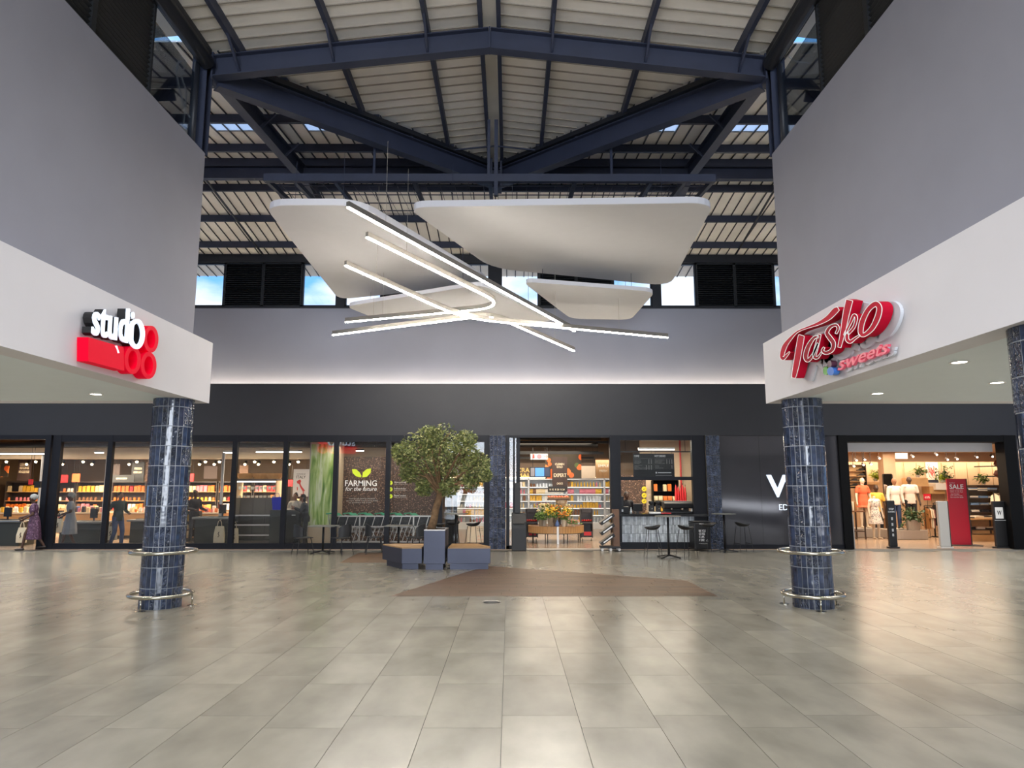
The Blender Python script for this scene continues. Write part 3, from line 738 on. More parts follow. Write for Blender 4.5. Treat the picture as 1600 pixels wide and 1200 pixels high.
def column(cx, cy, label, rings, seed):
    r_ = random.Random(seed)
    c = empty('tiled_column', (cx, cy, 0), 0, label, 'column', 'round tiled columns')
    MB().lathe([(CR + .006, 0), (CR + .006, ZF0)], 40).build('core', 'grout_white', c, True)
    relief = {k for k in range(NT) if r_.random() < .38}
    for k in range(NT):
        for j in range(11):
            m = 'tile_relief' if (k in relief) != (r_.random() < .15) else 'tile_blue'
            inst(full if j < 10 else short, 'tile', (0, 0, j * TH_ + .003), c, 2 * math.pi * k / NT + .05, m)
    if rings:
        for lab, z, R in (('low', rings[0], .44), ('high', rings[1], .46)):
            rg = empty('guard_ring', (cx, cy, 0), 0, f'{"lower" if lab == "low" else "upper"} steel trolley guard ring around the {rings[2]} column', 'guard ring', 'steel guard rings')
            MB().tube([(R * math.cos(2 * math.pi * k / 40), R * math.sin(2 * math.pi * k / 40), z) for k in range(40)], .028, 10, True).build('ring', 'chrome', rg, True)
            if lab == 'low':
                for a in (-100, 20, 140):
                    x, y = R * math.cos(math.radians(a)), R * math.sin(math.radians(a))
                    MB().cyl((x, y, .008), (x, y, z - .02), .012, n=10).build('post', 'chrome', rg, True); MB().lathe([(.075, 0), (.075, .006), (.02, .01)], 16, (x, y, .001)).build('foot_plate', 'chrome', rg)
            else:
                for a in (45, 165, 285):
                    x, y = math.cos(math.radians(a)), math.sin(math.radians(a))
                    MB().cyl((x * (CR + .01), y * (CR + .01), z), (x * R, y * R, z), .012, n=8).build('bracket', 'chrome', rg)
zl_ = aty(1270, 934, 10.6).z; zu_ = aty(1265, 865, 10.6).z
column(-5.28, 11.03, 'blue tiled round column under the left fascia corner', (zl_, zu_, 'left'), 3)
column(4.60, 11.0, 'blue tiled round column under the right fascia corner', (zl_, zu_, 'right'), 11)
column(4.60, 5.86, 'blue tiled column at the far right edge, cut by the frame', None, 5)

# flat tiled pilasters of the shopfront
pt = MB().box(.003, .112, -.012, 0, .003, .295).mesh('tile', 'tile_relief')
pt_ = {}
def pilaster(x0, x1, z1, label):
    p = empty('tiled_pilaster', ((x0 + x1) / 2, YB, 0), 0, label, 'pilaster'); w = x1 - x0
    MB().box(-w / 2, w / 2, -.12, .2, 0, z1).build('core', 'grout', p)
    n = 4; tw = w / n
    for i in range(n):
        for j in range(11):
            o = inst(pt, 'tile', (-w / 2 + i * tw, -.12, j * .30), p, 0, None, scale=((tw - .002) / .115, 1, 1 if j < 10 else .98))
pilaster(-.585, -.115, 3.3, 'dark relief tiled pilaster left of the grocery entrance')
pilaster(5.78, 6.19, 3.3, 'dark relief tiled pilaster right of the coffee bar')

# ------------------------------------------------------------------ shopfront glazing
ZH = 3.30
mull = [88, 169, 266, 365, 445, 524, 606, 688, 760]
mx = [aty(p, 760, YB).x for p in mull]
for i, (a, b) in enumerate(zip(mx, mx[1:])):
    w = empty('window_%d' % (30 + i), (0, YB, 0), 0, 'tall shopfront window of the grocery shop', kind='structure')
    f = MB().box(a - .07, a + .07, -.068, .068, 0, ZH).box(a, b, -.06, .06, 0, .17).box(a, b, -.06, .06, ZH - .2, ZH)
    if i == len(mx) - 2: f.box(b - .07, b + .09, -.068, .068, 0, ZH)
    f.build('frame', 'frame', w)
    MB().box(a + .07, b - .07, -.006, .006, .17, ZH - .2).build('pane', 'glass', w)
# door jamb left of the first window, sliding leaf
w = empty('door_1', (0, YB, 0), 0, 'open doorway at the left end of the grocery shopfront', kind='structure')
MB().box(-13.66, -13.5, -.1, .08, 0, ZH).box(-13.47, -13.36, -.05, .03, 0, ZH).box(-18, -13.5, -.06, .06, ZH - .12, ZH).build('frame', 'frame', w)
# entrance sliding door leaves parked left of the opening
w = empty('door_2', (0, YB, 0), 0, 'glass sliding door leaves parked at the grocery entrance', kind='structure')
MB().box(-.1, .0, -.1, .1, 0, ZH).box(.1, .16, -.03, .03, 0, ZH).box(.2, .31, .06, .14, 0, ZH).box(-.1, .31, -.1, .14, 0, .1).build('frame', 'frame', w)
MB().box(0, .1, -.01, .01, .1, ZH).build('pane', 'glass', w)
MB().box(.16, .2, .08, .1, .1, ZH).build('pane', 'glass', w)
MB().box(2.96, 3.18, -.1, .14, 0, ZH).box(-.1, 3.18, -.05, .05, ZH - .07, ZH).build('jamb', 'frame', w)
MB().box(.3, 2.97, -.12, .1, -.005, .012).build('threshold', 'alu', w)

# coffee bar window: upper glazing, dark surround
x0, x1 = 3.18, 5.70
w = empty('window_50', (0, YB, 0), 0, 'glazed upper part of the coffee bar opening', kind='structure')
z0, z1 = aty(1000, 747, YB).z, aty(1000, 688, YB).z
MB().box(x0, x0 + .09, -.07, .09, 0, ZH).box(x1 - .32, x1 + .06, -.07, .09, 0, ZH).box(x0 + .05, x1, -.06, .08, z1, ZH).box(x0 + .05, x1, -.06, .08, z0 - .06, z0 + .04).build('frame', 'frame', w)
MB().box(x0 + .09, x1 - .32, -.006, .006, z0 + .04, z1).build('pane', 'glass_display', w)

# clothing shop portal
w = empty('door_3', (0, YB, 0), 0, 'black portal frame of the clothing shop', kind='structure')
MB().box(9.72, 9.98, -.1, .3, 0, ZH).box(14.62, 14.98, -.1, .3, 0, ZH).box(9.9, 14.7, -.09, .29, 3.10, ZH - .01).build('frame', 'frame_black', w)
MB().box(9.99, 10.03, -.06, .28, 0, 1.0).build('corner_guard', 'alu', w)

# ------------------------------------------------------------------ sign on the left fascia
def zc1(ox, oy, sc=8.): return lambda a, b: (ox + a / sc, oy + b / sc)
SX = FL + .14
def sgnL(a, b, x=SX): return atx(120 + a / 8, 450 + b / 8, x)
def sgn_yz(a, b): p = sgnL(a, b); return p.y, p.z
def ellipse(cx, cy, rx, ry, n=40): return [(cx + rx * math.cos(2 * math.pi * k / n), cy + ry * math.sin(2 * math.pi * k / n)) for k in range(n)]
def left_sign(name, label, G, lit=''):
    """G(y, z, depth) -> 3D; the lettering is the same for both copies of the sign"""
    e = empty(name, (0, 0, 0), 0, label, 'sign', 'red ring signs')
    yz = lambda a, b, d: G(*sgn_yz(a, b), d)
    # red block
    poly = [(152, 615), (592, 740), (600, 1035), (150, 915)]
    MB().prism(poly, lambda a, b: yz(a, b, 0.), lambda a, b: yz(a, b, .13)).build('block', 'sign_red' + lit, e)
    for cx, cy, rx, ry in ((935, 640, 92, 168), (905, 968, 98, 168), (706, 900, 102, 176)):
        MB().strip_prism(ellipse(cx, cy, rx, ry), ellipse(cx, cy, rx * .56, ry * .68), lambda a, b: yz(a, b, 0.), lambda a, b: yz(a, b, .13), True).build('ring', 'sign_red' + lit, e)
    MB().strip_prism(ellipse(742, 575, 98, 188), ellipse(742, 575, 56, 136), lambda a, b: yz(a, b, 0.02), lambda a, b: yz(a, b, .125), True).build('ring', 'black', e)
    MB().strip_prism(ellipse(742, 575, 98, 188), ellipse(742, 575, 56, 136), lambda a, b: yz(a, b, .126), lambda a, b: yz(a, b, .15), True).build('ring_face', 'sign_white' + lit, e)
    O = Vector((186, 585)); U = Vector((505, 125)); V = Vector((25, -430))
    m2 = lambda a, b: (O.x + a * U.x + b * V.x, O.y + a * U.y + b * V.y)
    text('lettering_side', 'studi', lambda a, b: yz(*m2(a, b), .02), lambda a, b: yz(*m2(a, b), .125), 'black', e, bold=.012, spacing=1.04)
    text('lettering', 'studi', lambda a, b: yz(*m2(a, b), .126), lambda a, b: yz(*m2(a, b), .15), 'sign_white' + lit, e, bold=.012, spacing=1.04)
    MB().prism([(480, 722), (505, 722), (535, 812), (515, 815), (505, 770)], lambda a, b: yz(a, b, .131), lambda a, b: yz(a, b, .135)).build('swoosh', 'sign_white', e)
    return e
left_sign('shop_sign', 'white lettering over a red block with red rings on the left fascia', lambda y, z, d: (FL + .004 + d, y, z))
yc_, zc_ = sgn_yz(560, 650)
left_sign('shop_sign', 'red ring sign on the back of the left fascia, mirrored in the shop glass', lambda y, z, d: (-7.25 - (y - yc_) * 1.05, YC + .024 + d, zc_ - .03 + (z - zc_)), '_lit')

# ------------------------------------------------------------------ sign on the right fascia: flowing script lettering
RX = FR - .17
def sgnR(a, b): p = atx(1210 + a / 8, 450 + b / 8, RX); return p.y, p.z
def GR(a, b, d): y, z = sgnR(a, b); return (FR - .004 - d, y, z)
def stroke(pts, grow=0., n=6, closed=False):
    P = []; m = len(pts)
    rng = range(m if closed else m - 1)
    for i in rng:
        p0, p1, p2, p3 = (pts[(i - 1) % m], pts[i], pts[(i + 1) % m], pts[(i + 2) % m]) if closed else (pts[max(i - 1, 0)], pts[i], pts[i + 1], pts[min(i + 2, m - 1)])
        for k in range(n):
            t = k / n
            P.append(tuple(.5 * (2 * p1[q] + (p2[q] - p0[q]) * t + (2 * p0[q] - 5 * p1[q] + 4 * p2[q] - p3[q]) * t * t + (3 * p1[q] - p0[q] - 3 * p2[q] + p3[q]) * t ** 3) for q in range(3)))
    if not closed: P.append(tuple(pts[-1]))
    L, R = [], []; M_ = len(P)
    for i, (x, y, w) in enumerate(P):
        a = P[(i - 1) % M_] if closed or i else P[0]; b = P[(i + 1) % M_] if closed or i < M_ - 1 else P[-1]
        dx, dy = b[0] - a[0], b[1] - a[1]; l = math.hypot(dx, dy) or 1; w = w / 2 + grow
        L.append((x - dy / l * w, y + dx / l * w)); R.append((x + dy / l * w, y - dx / l * w))
    return L, R
SCRIPT = {
 'letter_t': [([(196, 800, 14), (150, 850, 34), (112, 880, 46), (100, 840, 54), (128, 740, 60), (185, 655, 46), (290, 548, 24), (420, 492, 26), (560, 440, 42), (680, 370, 64), (765, 285, 74), (806, 258, 48)], 0), ([(345, 590, 60), (338, 620, 78), (310, 780, 80), (280, 950, 74), (254, 1080, 60), (246, 1125, 40)], 0)],
 'letter_a': [([(560, 610, 26), (500, 625, 36), (430, 730, 52), (395, 850, 56), (425, 905, 44), (490, 830, 32), (550, 690, 26)], 0), ([(572, 580, 40), (535, 730, 48), (505, 850, 44), (545, 870, 30), (600, 800, 16)], 0)],
 'letter_s': [([(775, 570, 26), (803, 505, 32), (775, 463, 32), (705, 488, 38), (662, 560, 48), (700, 625, 56), (742, 690, 54), (728, 772, 46), (655, 812, 40), (608, 786, 34), (628, 742, 24)], 0)],
 'letter_k': [([(945, 150, 86), (920, 250, 84), (898, 350, 78), (860, 560, 60), (818, 742, 42)], 0), ([(880, 590, 24), (950, 450, 30), (1000, 345, 40), (1030, 380, 34), (1000, 490, 32), (925, 575, 32)], 0), ([(915, 560, 40), (915, 640, 46), (955, 672, 40), (1015, 630, 28), (1075, 590, 20)], 0)],
 'letter_o': [([(1270, 200, 66), (1180, 270, 60), (1105, 420, 66), (1085, 555, 62), (1130, 585, 46), (1225, 505, 60), (1295, 370, 70), (1318, 250, 66)], 1)]}
e = empty('shop_sign', (0, 0, 0), 0, 'red script sign with a white halo and smaller pink lettering on the right fascia', 'sign')
for li, (nm, sts) in enumerate(SCRIPT.items()):
    back, red, face, line = MB(), MB(), MB(), MB()
    for st, cl in sts:
        L, R = stroke(st, 34, closed=bool(cl)); back.strip_prism(L, R, lambda a, b: GR(a + 40, b + 30, 0), lambda a, b: GR(a + 40, b + 30, .026 + .003 * li), bool(cl))
        L, R = stroke(st, 0, closed=bool(cl)); red.strip_prism(L, R, lambda a, b: GR(a, b, .05), lambda a, b: GR(a, b, .165), bool(cl)); face.strip_prism(L, R, lambda a, b: GR(a, b, .166), lambda a, b: GR(a, b, .17), bool(cl))
        path = [GR(*p, .172) for p in L + R[::-1]]
        if cl: line.tube([GR(*p, .172) for p in L], .0042, 4, True).tube([GR(*p, .172) for p in R], .0042, 4, True)
        else: line.tube(path, .0042, 4, True)
    back.build('halo', 'sign_pale', e); o = red.build(nm, 'sign_red_mid', e); face.build('face', 'sign_red_dark' if nm in ('letter_s', 'letter_a') else 'sign_red_mid', o); line.build('outline', 'sign_outline', o)
O = Vector((695, 1040)); U = Vector((600, -225)); V = Vector((35, -150))
m2 = lambda a, b: (O.x + a * U.x + b * V.x, O.y + a * U.y + b * V.y)
mat('sign_pink', 'e0506a', .4, emit=.1, ecol='ff7088')
mat('ball_green', '5fa83c', .3); mat('ball_blue', '3c7ad0', .3); mat('ball_brown', '5a3448', .3)
text('halo', 'sweets', lambda a, b: GR(*[q + r for q, r in zip(m2(a, b), (40, 25))], 0), lambda a, b: GR(*[q + r for q, r in zip(m2(a, b), (40, 25))], .03), 'sign_pale', e, bold=.05, spacing=1.0)
text('lettering', 'sweets', lambda a, b: GR(*m2(a, b), .04), lambda a, b: GR(*m2(a, b), .075), 'sign_pink', e, bold=.015, spacing=1.0)
for cx, cy, rx, ry, m in ((575, 1035, 30, 52, 'ball_green'), (640, 1040, 42, 52, 'ball_blue'), (628, 950, 26, 44, 'ball_brown')):
    MB().prism(ellipse(cx, cy, rx, ry, 20), lambda a, b: GR(a, b, .03), lambda a, b: GR(a, b, .10 + .004 * (m != 'ball_green'))).build('sweet', m, e)

# ------------------------------------------------------------------ backlit letters on the dark wall
e = empty('wall_sign', (0, YB - .02, 0), 0, 'backlit white letter with small word below on the dark wall', 'sign')
xa, xb = aty(1197, 760, YB).x, aty(1255, 760, YB).x; za, zb_ = aty(1220, 777, YB).z, aty(1220, 742, YB).z
text_y('letter', 'W', xa, xb, za, zb_, -.02, 'sign_white', e, d=.03, bold=.02)
text_y('word', 'EDIT', aty(1215, 760, YB).x, aty(1240, 760, YB).x, aty(1220, 797, YB).z, aty(1220, 788, YB).z, -.005, 'sign_white', e, d=.012)
# ------------------------------------------------------------------ seating island with planter and tree
def seat_block(name, poly, h, label, inset=.05):
    cx = sum(p[0] for p in poly) / len(poly); cy = sum(p[1] for p in poly) / len(poly); L = [(a - cx, b - cy) for a, b in poly]
    e = empty(name, (cx, cy, 0), 0, label, 'bench')
    k = 1 - inset * 2 / max(abs(L[0][0] - L[1][0]), .5)
    MB().zprism([(a * k, b * k) for a, b in L], 0, .13).build('plinth', 'bench_metal', e)
    MB().zprism(L, .13, h - .012).build('body', 'bench_metal', e, bev=.004)
    MB().zprism([(a * .985, b * .985) for a, b in L], h - .012, h + .012).build('seat', 'bench_wood', e)
    return e
hb = .46
def P0(px, py): p = atz(px, py); return (p.x, p.y)
seat_block('planter_bench', [(-2.36, 15.82), (-1.92, 15.82), (-1.92, 16.9), (-2.72, 16.9), (-2.95, 16.75)], hb, 'dark metal bench block with wooden seat left of the tree planter')
seat_block('planter_bench', [(-1.36, 15.82), (-.42, 15.82), (-.42, 16.1), (-.75, 16.9), (-1.36, 16.9)], hb, 'longer dark metal bench block with wooden seat right of the tree planter')
pl = empty('tree_planter', (-1.64, 16.05, 0), 0, 'tall square dark metal planter holding the indoor tree', 'planter')
hp = aty(680, 829, 15.75).z
MB().box(-.19, .19, -.26, .42, 0, .13).build('plinth', 'bench_metal', pl)
MB().box(-.235, .235, -.32, .5, .13, hp).build('body', 'bench_metal', pl, bev=.006)
MB().strip_prism([(-.235, -.32), (.235, -.32), (.235, .5), (-.235, .5)], [(-.2, -.28), (.2, -.28), (.2, .46), (-.2, .46)], lambda a, b: (a, b, hp), lambda a, b: (a, b, hp + .02), True).build('rim', 'alu', pl)
MB().box(-.2, .2, -.28, .46, hp - .002, hp + .012).build('soil', 'soil', pl)
# tree
def TP(px, py, y): return aty(px, py, y)
ty = 16.15
tr = empty('indoor_tree', (-1.64, ty, hp), 0, 'leafy olive green tree with a leaning trunk growing from the metal planter', 'tree')
o0 = Vector((-1.64, ty, hp))
trunk = [TP(673, 830, ty), TP(678, 812, ty), TP(681, 795, ty + .05), TP(687, 775, ty + .05), TP(688, 758, ty)]
MB().tube([p - o0 for p in trunk], [.10, .085, .08, .075, .06], 10).build('trunk', 'bark', tr, True)
r_ = random.Random(21)
top = trunk[-1]; twigs = MB(); tips = []
blobs = [(690, 690, .42), (650, 700, .38), (720, 705, .40), (632, 712, .26), (745, 725, .30), (665, 735, .38), (705, 740, .40), (640, 738, .24), (685, 715, .45), (672, 683, .28), (728, 690, .26), (700, 762, .22), (663, 762, .2), (757, 742, .16), (622, 705, .16), (735, 752, .2)]
blobs = [(TP(px, py, ty + r_.uniform(-.5, .6)), r) for px, py, r in blobs]
for c, r in blobs:
    m = top.lerp(c, .5) + Vector((r_.uniform(-.1, .1), r_.uniform(-.1, .1), r_.uniform(-.05, .12)))
    twigs.tube([p - o0 for p in (trunk[3].lerp(top, r_.random()), m, c)], [.035, .02, .008], 6)
    for _ in range(5):
        q = c + Vector((r_.gauss(0, 1), r_.gauss(0, 1), r_.gauss(0, 1))).normalized() * r * .8; twigs.tube([c - o0, c.lerp(q, .5) - o0, q - o0], [.009, .006, .003], 4)
twigs.build('branches', 'bark', tr, True)
for name, m, col, col2, cnt in (('foliage', 'leaf_olive', '69723c', '8e9655', 4200), ('foliage', 'leaf_dark', '48522c', '656f3e', 2800), ('foliage', 'leaf_pale', 'a9a868', 'c2bd80', 1200)):
    mat(m, col, .6, var=.25, vscale=9, color2=col2)
    lv = MB()
    for _ in range(cnt):
        c, r = blobs[r_.randrange(len(blobs))]
        d = Vector((r_.gauss(0, 1), r_.gauss(0, 1), r_.gauss(0, 1))).normalized() * r * (r_.random() ** .4) * 1.05
        p = c + d - o0; a = Vector((r_.gauss(0, 1), r_.gauss(0, 1), r_.gauss(0, .7))).normalized(); b = a.cross(Vector((r_.gauss(0, 1), r_.gauss(0, 1), r_.gauss(0, 1)))).normalized()
        l, w = r_.uniform(.035, .06), r_.uniform(.014, .024); nn = a.cross(b) * .006
        lv.add([p - a * l, p + b * w + nn, p + a * l, p - b * w + nn], [(0, 1, 2), (0, 2, 3)])
    o = lv.build(name, m, tr, kind='stuff')
    if m == 'leaf_olive': mat
# ------------------------------------------------------------------ cafe furniture
def cafe_chair(name):
    e = empty(name)
    # shell seat and wrap-around back (faces +x)
    MB().prism(rounded([(-.2, -.21), (.22, -.22), (.22, .22), (-.2, .21)], .08), lambda a, b: (a, b, .44 - .02 * (a < 0)), lambda a, b: (a, b, .455 - .02 * (a < 0))).build('seat', 'charcoal', e)
    L, R = [], []; bk = MB(); n = 14; vs = []
    for i in range(n + 1):
        t = -1.25 + 2.5 * i / n; r = .235; cx = -.02
        x, y = cx - r * math.cos(t) * 1.0, r * math.sin(t) * 1.02
        top_ = .80 - .10 * abs(t / 1.25) ** 3; bot = .47
        vs.append(((x, y), (cx - (r - .016) * math.cos(t), (r - .016) * math.sin(t) * 1.02), bot, top_))
    V = [(p[0][0], p[0][1], z) for p in vs for z in (p[2], p[3])] + [(p[1][0], p[1][1], z) for p in vs for z in (p[2], p[3])]
    F = []; k = 2 * (n + 1)
    for i in range(n):
        a, b, c, d = 2 * i, 2 * i + 1, 2 * i + 3, 2 * i + 2
        F += [(a, b, c, d), (k + a, k + d, k + c, k + b), (b, k + b, k + c, c), (a, d, k + d, k + a)]
    F += [(0, k, k + 1, 1), (2 * n, 2 * n + 1, k + 2 * n + 1, k + 2 * n)]
    bk.add(V, F).build('backrest', 'charcoal', e)
    for sx in (-1, 1):
        for sy in (-1, 1):
            MB().tube([(sx * .15, sy * .17, .44), (sx * .2, sy * .2, .2), (sx * .23, sy * .22, 0)], .013, 6).build('leg', 'black', e)
    return e
def cafe_table(name, R=.36, h=.74, square=True):
    e = empty(name)
    MB().zprism(rounded([(-R, -R), (R, -R), (R, R), (-R, R)], .05), h - .02, h).build('tabletop', 'table_grey', e) if square else MB().lathe([(.001, h - .02), (R, h - .02), (R, h), (.001, h)], 28, cap=False).build('tabletop', 'table_grey', e)
    MB().cyl((0, 0, .05), (0, 0, h - .02), .03, n=12).build('post', 'black', e, True)
    for k in range(4):
        a = math.pi / 4 + k * math.pi / 2; c, s = math.cos(a), math.sin(a); w = .72 * R / .36
        MB().beam((0, 0, .075), (c * R * 1.02, s * R * 1.02, .018), .045, .03).build('foot', 'black', e)
    return e
def bar_stool(name):
    e = empty(name)
    # shallow scooped seat
    n = 18; vs = []; fs = []
    rows = []
    for j in range(5):
        rr = j / 4
        for k in range(n):
            a = 2 * math.pi * k / n; x = .2 * rr * math.cos(a); y = .2 * rr * math.sin(a)
            z = .735 + .05 * rr ** 3 + .05 * max(0, -math.cos(a)) * rr ** 3
            vs.append((x, y, z))
    m = len(vs); vs += [(x, y, z - .03 + .012 * (abs(x) + abs(y))) for x, y, z in vs]
    for j in range(4):
        for k in range(n):
            a, b, c, d = j * n + k, j * n + (k + 1) % n, (j + 1) * n + (k + 1) % n, (j + 1) * n + k
            fs += [(a, d, c, b), (m + a, m + b, m + c, m + d)]
    fs += [(4 * n + k, m + 4 * n + k, m + 4 * n + (k + 1) % n, 4 * n + (k + 1) % n) for k in range(n)]
    MB().add(vs, fs).build('seat', 'black', e, True)
    for s in (-1, 1):
        MB().tube([(-.12, s * .12, .715), (-.2, s * .2, .012), (.2, s * .2, .012), (.12, s * .12, .715)], .009, 6).build('leg_frame', 'black', e)
    MB().tube([(-.17, -.175, .25), (-.17, .175, .25)], .008, 6).build('footrest', 'black', e); MB().tube([(.17, -.175, .25), (.17, .175, .25)], .008, 6).build('footrest', 'black', e)
    return e
mat('table_grey', '6c6c66', .4, var=.04)
ch0 = cafe_chair('cafe_chair'); tb0 = cafe_table('cafe_table'); bt0 = cafe_table('bar_table', .33, 1.05, False); st0 = bar_stool('bar_stool')
def place(o, first, x, y, rz, label, cat, group, sc=None):
    c = o if first else copy_tree(o)
    c.location = (x, y, 0); c.rotation_euler = (0, 0, rz); tag(c, label, cat, group); return c
R_ = math.radians
place(tb0, True, -5.09, 19.65, 0, 'grey cafe table in front of the glass, the one further left', 'table', 'cafe tables')
place(tb0, False, -3.05, 19.75, 0, 'grey cafe table behind the left bench block', 'table', 'cafe tables')
place(ch0, True, -5.52, 19.25, R_(35), 'dark shell chair left of the leftmost cafe table', 'chair', 'cafe chairs')
place(ch0, False, -4.48, 19.22, R_(150), 'dark shell chair right of the leftmost cafe table', 'chair', 'cafe chairs')
place(ch0, False, -3.66, 19.5, R_(15), 'dark shell chair left of the table behind the bench', 'chair', 'cafe chairs')
place(ch0, False, -2.52, 19.4, R_(165), 'dark shell chair right of the table behind the bench', 'chair', 'cafe chairs')
place(bt0, True, -1.5, 20.05, R_(20), 'slim round bar table behind the tree', 'table', 'bar tables')
place(bt0, False, 4.06, 18.35, R_(0), 'slim bar table in front of the coffee counter', 'table', 'bar tables')
place(bt0, False, 5.98, 19.95, R_(25), 'slim bar table in front of the right tiled pilaster', 'table', 'bar tables')
place(st0, True, -2.0, 19.75, R_(20), 'black wire bar stool left of the bar table behind the tree', 'stool', 'bar stools')
place(st0, False, -1.0, 19.85, R_(160), 'black wire bar stool right of the bar table behind the tree', 'stool', 'bar stools')
place(st0, False, -1.62, 20.5, R_(-90), 'black wire bar stool behind the bar table near the glass', 'stool', 'bar stools')
place(st0, False, 3.62, 18.15, R_(180), 'black wire bar stool left of the coffee counter table', 'stool', 'bar stools')
place(st0, False, 4.47, 18.18, R_(20), 'black wire bar stool right of the coffee counter table', 'stool', 'bar stools')
place(st0, False, 5.42, 19.5, R_(200), 'black wire bar stool beside the recycling bin', 'stool', 'bar stools')
place(st0, False, 6.42, 19.75, R_(10), 'black wire bar stool in front of the smooth dark wall', 'stool', 'bar stools')
# recycling bin
rb = empty('recycling_bin', (5.45, 20.55, 0), R_(8), 'black recycling bin with white lettering beside the coffee counter', 'bin')
MB().box(-.25, .25, -.2, .2, .03, .78).build('body', 'black', rb, bev=.03); MB().box(-.25, .25, -.2, .2, .785, .82).build('lid', 'charcoal', rb, bev=.012)
MB().box(-.09, .09, -.204, -.2, .74, .755).build('slot', 'white', rb)
mat('print_white', 'e6e6e6', .6); mat('print_dim', 'a8a8a8', .6)
for i, t in enumerate(('RECYCLE', 'COFFEE', 'CUPS', 'HERE')):
    text_y('print', t, -.11, -.11 + .2 * (1 - .12 * (i > 0) - .1 * (i > 1)), .52 - i * .085, .585 - i * .085, -.2, 'print_white', rb, d=.004, bold=.02)
MB().tube([(.13 + .03 * math.cos(2 * math.pi * k / 3 + 1.57), -.203, .28 + .03 * math.sin(2 * math.pi * k / 3 + 1.57)) for k in range(3)], .006, 4, True).build('print', 'print_white', rb)
MB().box(-.12, .15, -.204, -.2, .2, .206).build('print', 'print_white', rb)
# bin at the entrance door
bn = empty('litter_bin', (.28, 20.45, 0), 0, 'tall dark bin standing at the parked sliding doors', 'bin')
MB().xprism([(-.2, 0), (.2, 0), (.2, 1.05), (.05, 1.05), (-.16, .8), (-.2, .62)], -.22, .2).build('body', 'charcoal', bn, bev=.02)
MB().cbox((-.02, -.11, .86), (.32, .28, .02), Matrix.Rotation(R_(50), 3, 'X')).build('flap', 'black', bn)
MB().box(-.13, .03, .0, .12, 1.05, 1.9).build('back_post', 'charcoal', bn)
# tray rack on castors
tk = empty('basket_rack', (2.85, 20.4, 0), 0, 'rolling rack with three tilted black trays beside the coffee counter', 'rack')
MB().box(.08, .26, -.12, .12, .12, 1.15).build('post', 'wood_dark', tk); MB().box(-.28, .28, -.2, .2, .08, .13).build('base', 'charcoal', tk)
for k in range(3):
    z = .32 + .28 * k; M_ = Matrix.Rotation(R_(-35), 3, 'Y')
    t_ = MB().cbox((-.08, -.02, z), (.46, .34, .09), M_); o = t_.build('tray', 'black', tk)
    MB().cbox(Vector((-.08, -.19, z)) , (.3, .012, .035), M_).build('tray_label', 'print_white', o)
for sx in (-.24, .0, .24):
    for sy in (-.15, .15):
        MB().cyl((sx, sy - .012, .04), (sx, sy + .012, .04), .04, n=10).build('castor', 'alu', tk)
# island counter of the coffee bar
cb = empty('coffee_counter', (0, YB, 0), 0, 'coffee bar counter with pale tiled front and black top', 'counter')
xa, xb = 3.2, 5.76; zt_ = aty(1000, 803, YB - .1).z
MB().box(xa, xb, -.05, .55, 0, zt_ - .07).build('body', 'charcoal', cb); MB().box(xa - .02, xb + .04, -.14, .62, zt_ - .07, zt_).build('worktop', 'black_gloss', cb)
MB().box(xa, xb, -.1, -.05, 0, .2).build('plinth', 'frame', cb)
tz = .2; th_ = (zt_ - .07 - tz) / 3; nt_ = 50; tw = (xb - xa) / nt_
ct = MB().box(.003, tw - .003, -.012, 0, .003, th_ - .003).mesh('tile', 'tile_pale')
for i in range(nt_):
    for j in range(3): inst(ct, 'tile', (xa + i * tw, -.055, tz + j * th_), cb)
# ================================================================== grocery shop interior
mat('shop_wall', '6e5a46', .7, var=.08, vscale=2); mat('shop_ceiling', 'b39b7e', .7, var=.05); mat('beige', 'd2bd9f', .6, var=.03)
mat('shelf_dark', '3b3330', .5); mat('shelf_wood', 'b98d5c', .5, var=.1, vscale=5, stretch=(.5, 4, 4)); mat('fridge_white', 'dfe3e4', .4); mat('counter_dark', '2c302c', .5); mat('steel_top', '8f9290', .3, .8)
mat('canvas', 'd3c7ab', .8, var=.05, vscale=12, bump=.2, bscale=60); mat('sign_brown', '3a2a26', .6); mat('sign_black', '26272a', .6); mat('gold', 'd8b868', .4, .3); mat('cream_print', 'e6d9bd', .6)
mat('red_board', 'c3262b', .5); mat('orange_board', 'd9612c', .5)
spot_mat('speckle_brown', '4a372c', ['6e5343', '8a6a55', '2f2420', 'a58570'], 26, .38); spot_mat('orange_fruit_print', '40382c', ['e8743a', 'e0642c', 'f08a48', '58683a'], 3.4, .42)
spot_mat('floral_print', 'd9d3cc', ['8f8a94', '5f5a66', 'b5a8a0'], 22, .4); spot_mat('purple_cloth', '4f3349', ['66465f', '38233a', '7a5c74'], 24, .42)
